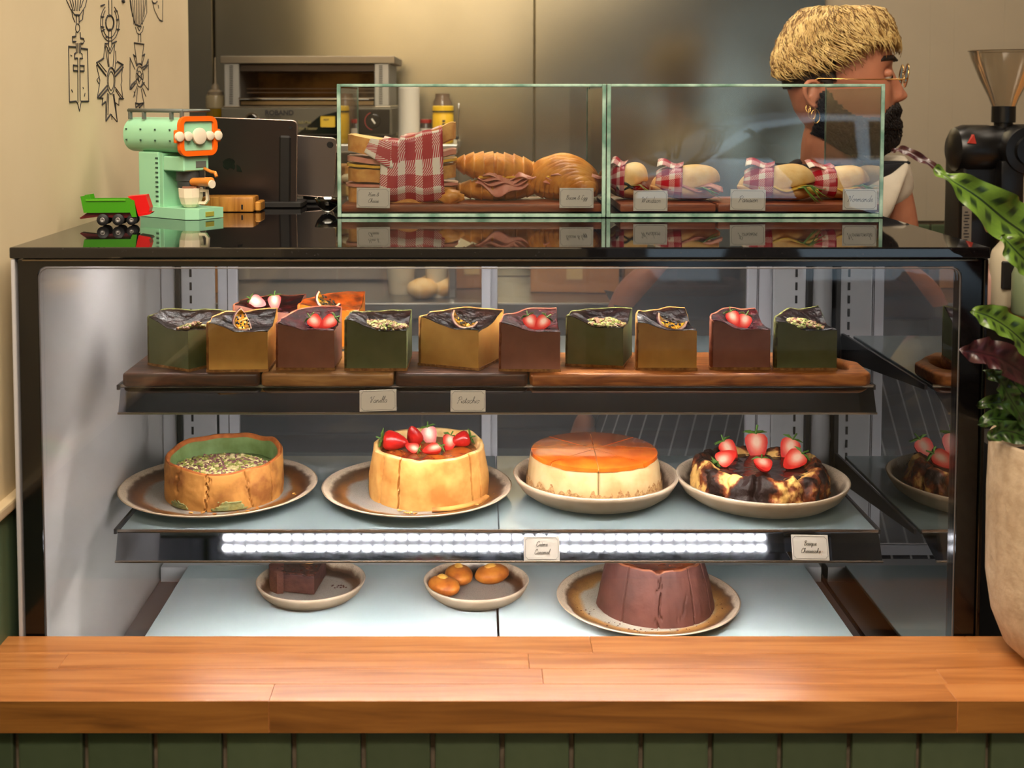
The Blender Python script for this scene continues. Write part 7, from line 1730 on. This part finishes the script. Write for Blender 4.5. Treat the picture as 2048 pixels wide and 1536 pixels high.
bl1 = mat('blond_hair', (216, 190, 128), (172, 140, 84), scale=60, rough=.4, spec=.4); bl2 = mat('blond_shadow', (116, 84, 42), rough=.5)
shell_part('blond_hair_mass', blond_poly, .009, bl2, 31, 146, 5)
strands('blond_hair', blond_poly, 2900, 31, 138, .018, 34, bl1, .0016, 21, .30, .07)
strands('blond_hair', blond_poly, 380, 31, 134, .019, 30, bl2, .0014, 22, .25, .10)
strands('beard_strands', beard_poly, 900, 188, 292, .011, 16, mat('beard_hair', (24, 15, 11)), .0009, 23, .05, .05, ext=beard_extra)
# eyebrow, eyes, lips
for sgn in (-1, 1):
    def brow(px, py, dy): return rotp(px, py, sgn * dy)
    obj('eyebrow', tube([brow(1738, 130, .056), brow(1756, 119, .047), brow(1776, 117, .031), brow(1786, 122, .016)], .0045, 8, rf=lambda f: .0050 * (.5 + .8 * sin(pi * min(1, f + .08)))), dhair_m, person, smooth=True)
    obj('eye', blob(.009, .010, .009, 2, c=rotp(1766, 152, sgn * .030)), mat('eye_white', (196, 184, 172), rough=.2), person, smooth=True)
    obj('iris', blob(.0035, .0055, .0055, 2, c=rotp(1773.5, 154, sgn * .030)), mat('iris', (30, 18, 12), rough=.1), person, smooth=True)
    obj('eyelid', blob(.0118, .0135, .0098, 2, c=rotp(1765, 148, sgn * .030)), skin_c, person, smooth=True)
obj('lips', blob(.010, .018, .0055, 3, lambda p: 1 - .25 * max(0, p.z) * (1 - abs(p.y)), c=rotp(1778, 244, 0)), mat('lips', (168, 74, 66), rough=.4), person, smooth=True)
# glasses and earrings
gold_w = mat('gold_wire', (214, 172, 104), rough=.2, metal=1)
gl = thing('spectacles', 'round gold wire spectacles worn by the barista', 'glasses', tuple(rotp(1800, 150, 0)))
def gp(px, py, dy): return rotp(px, py, dy) - Vector(gl.location)
for sgn in (-1, 1):
    ring = []
    for i in range(24):
        a = 2 * pi * i / 24; ring.append(gp(1801 + 3 * sin(a), 152 - 23 * sin(a), sgn * (.034) + .0235 * cos(a)))
    obj('rim', tube(ring, .0011, 6, True), gold_w, gl, smooth=True)
    obj('lens', G().add(ring, [tuple(range(24))]), glassmat('lens%d' % (sgn + 1), (.9, .92, .95), ior=1.5, boost=2), gl)
    obj('temple', tube([gp(1799, 158, sgn * .058), gp(1790, 160, sgn * .074), gp(1700, 160, sgn * .082), gp(1632, 158, sgn * .083), gp(1610, 166, sgn * .080)], .0011, 6), gold_w, gl, smooth=True)
obj('bridge', tube([gp(1801, 146, -.011), gp(1806, 142, 0), gp(1801, 146, .011)], .0011, 6), gold_w, gl, smooth=True)
for k, (px, py, r) in enumerate(((1612, 211, .0055), (1619, 217, .0085), (1626, 221, .010))):
    c = rotp(px, py, -.083); o = obj('hoop_earring', tube([(r * .8 * cos(a), .002 * sin(a), -r + r * 1.3 * sin(a)) for a in [2 * pi * i / 18 for i in range(18)]], .0008, 6, True), gold_w, smooth=True); o.location = c
    tag(o, ['smallest gold hoop earring, rearmost on the ear', 'middle gold hoop earring on the ear', 'largest gold hoop earring, nearest the cheek'][k], 'earring', 'gold hoop earrings of the barista')
# clothes
shirt_m = mat('white_tshirt', (206, 196, 178), (192, 182, 164), scale=20, rough=.85, bump=.3, bscale=60, bdist=.004)
C2 = {'pelv': (pelv + Vector((0, 0, .02)), (.158, .120)), 'belly': (belly, (.146, .112)), 'chest': (chest, (.160, .116)), 'up': (V(1662, 378, 2.41), (.13, .096)), 'nk2': (V(1658, 338, 2.40), (.070, .070)),
      'sR': (sR_ + Vector((0, 0, .002)), .056), 'aR': (dirp(sR_, eR_, .40), .053), 'sL': (sL_ + Vector((0, 0, .004)), .062), 'aL': (dirp(sL_, eL_, .32), .060)}
sg = skinned([('pelv', 'belly'), ('belly', 'chest'), ('chest', 'up'), ('up', 'nk2'), ('up', 'sR'), ('sR', 'aR'), ('up', 'sL'), ('sL', 'aL')], C2)
obj('tshirt', sg, shirt_m, person, smooth=True)
sl = dirp(sR_, eR_, .40); dd = (eR_ - sR_).normalized()
def cuff(c, d, r, L_): 
    m_ = Matrix.Translation(c) @ d.to_track_quat('Z', 'Y').to_matrix().to_4x4(); return G().merge(lathe([(r * .9, -.02), (r, 0), (r * 1.02, L_), (r * .98, L_ + .002), (r * .94, L_)], 28, lambda p, a, k, rr, z: p * 1, capb=False, capt=False), m_)
# striped apron: bib and skirt
def apron_mat():
    m = bpy.data.materials.new('striped_apron'); m.use_nodes = True; N = m.node_tree.nodes; L = m.node_tree.links; b = N['Principled BSDF']
    uv = N.new('ShaderNodeUVMap'); sp = N.new('ShaderNodeSeparateXYZ'); L.new(uv.outputs[0], sp.inputs[0]); a = N.new('ShaderNodeMath'); a.operation = 'MULTIPLY'; a.inputs[1].default_value = 15; L.new(sp.outputs[0], a.inputs[0])
    f = N.new('ShaderNodeMath'); f.operation = 'FRACT'; L.new(a.outputs[0], f.inputs[0]); g = N.new('ShaderNodeMath'); g.operation = 'LESS_THAN'; g.inputs[1].default_value = .11; L.new(f.outputs[0], g.inputs[0])
    mx = N.new('ShaderNodeMix'); mx.data_type = 'RGBA'; L.new(g.outputs[0], mx.inputs[0]); mx.inputs[6].default_value = lin((34, 38, 50)); mx.inputs[7].default_value = lin((176, 176, 180)); L.new(mx.outputs[2], b.inputs['Base Color']); b.inputs['Roughness'].default_value = .85; return m
navy_m = mat('navy_apron', (24, 25, 32), (18, 19, 26), scale=40, rough=.85)
def skirt(u, v):
    a = R(lerp(200, 340, u)); c = pelv + Vector((-.0 - .14 * v, 0, lerp(-.01, -.48, v))); rr = lerp(.172, .215, v); return c + Vector((rr * 1.05 * cos(a) + .02 * v, rr * .85 * sin(a) + .006 * sin(u * 30) * v, 0))
solidify(obj('apron_skirt', grid(48, 20, skirt), apron_mat(), person, smooth=True), .003)
def bib(u, v):
    a = R(lerp(lerp(205, 198, v), lerp(334, 342, v), u)); top = V(1650, 322, 2.42); c = top.lerp(pelv + Vector((0, 0, .0)), v); rr = lerp(.140, .180, v); return c + Vector((rr * 1.12 * cos(a), rr * .92 * sin(a) - .006, 0))
solidify(obj('apron_bib', grid(30, 20, bib), navy_m, person, smooth=True), .003)
obj('apron_strap', tube([bib(1, 0), V(1740, 326, 2.33), V(1715, 312, 2.40)], .012, 8, flat=.35), navy_m, person, smooth=True); obj('apron_strap', tube([bib(0, 0), V(1575, 335, 2.34), V(1600, 322, 2.40)], .012, 8, flat=.35), navy_m, person, smooth=True)
obj('trousers', skinned([('pelv', 'hipR'), ('hipR', 'kR'), ('kR', 'anR'), ('pelv', 'hipL'), ('hipL', 'kL'), ('kL', 'anL')], {k: (J[k][0], (J[k][1] if isinstance(J[k][1], float) else .13) + .014) for k in ('pelv', 'hipR', 'kR', 'anR', 'hipL', 'kL', 'anL')}), mat('black_trousers', (26, 26, 30), rough=.9), person, smooth=True)
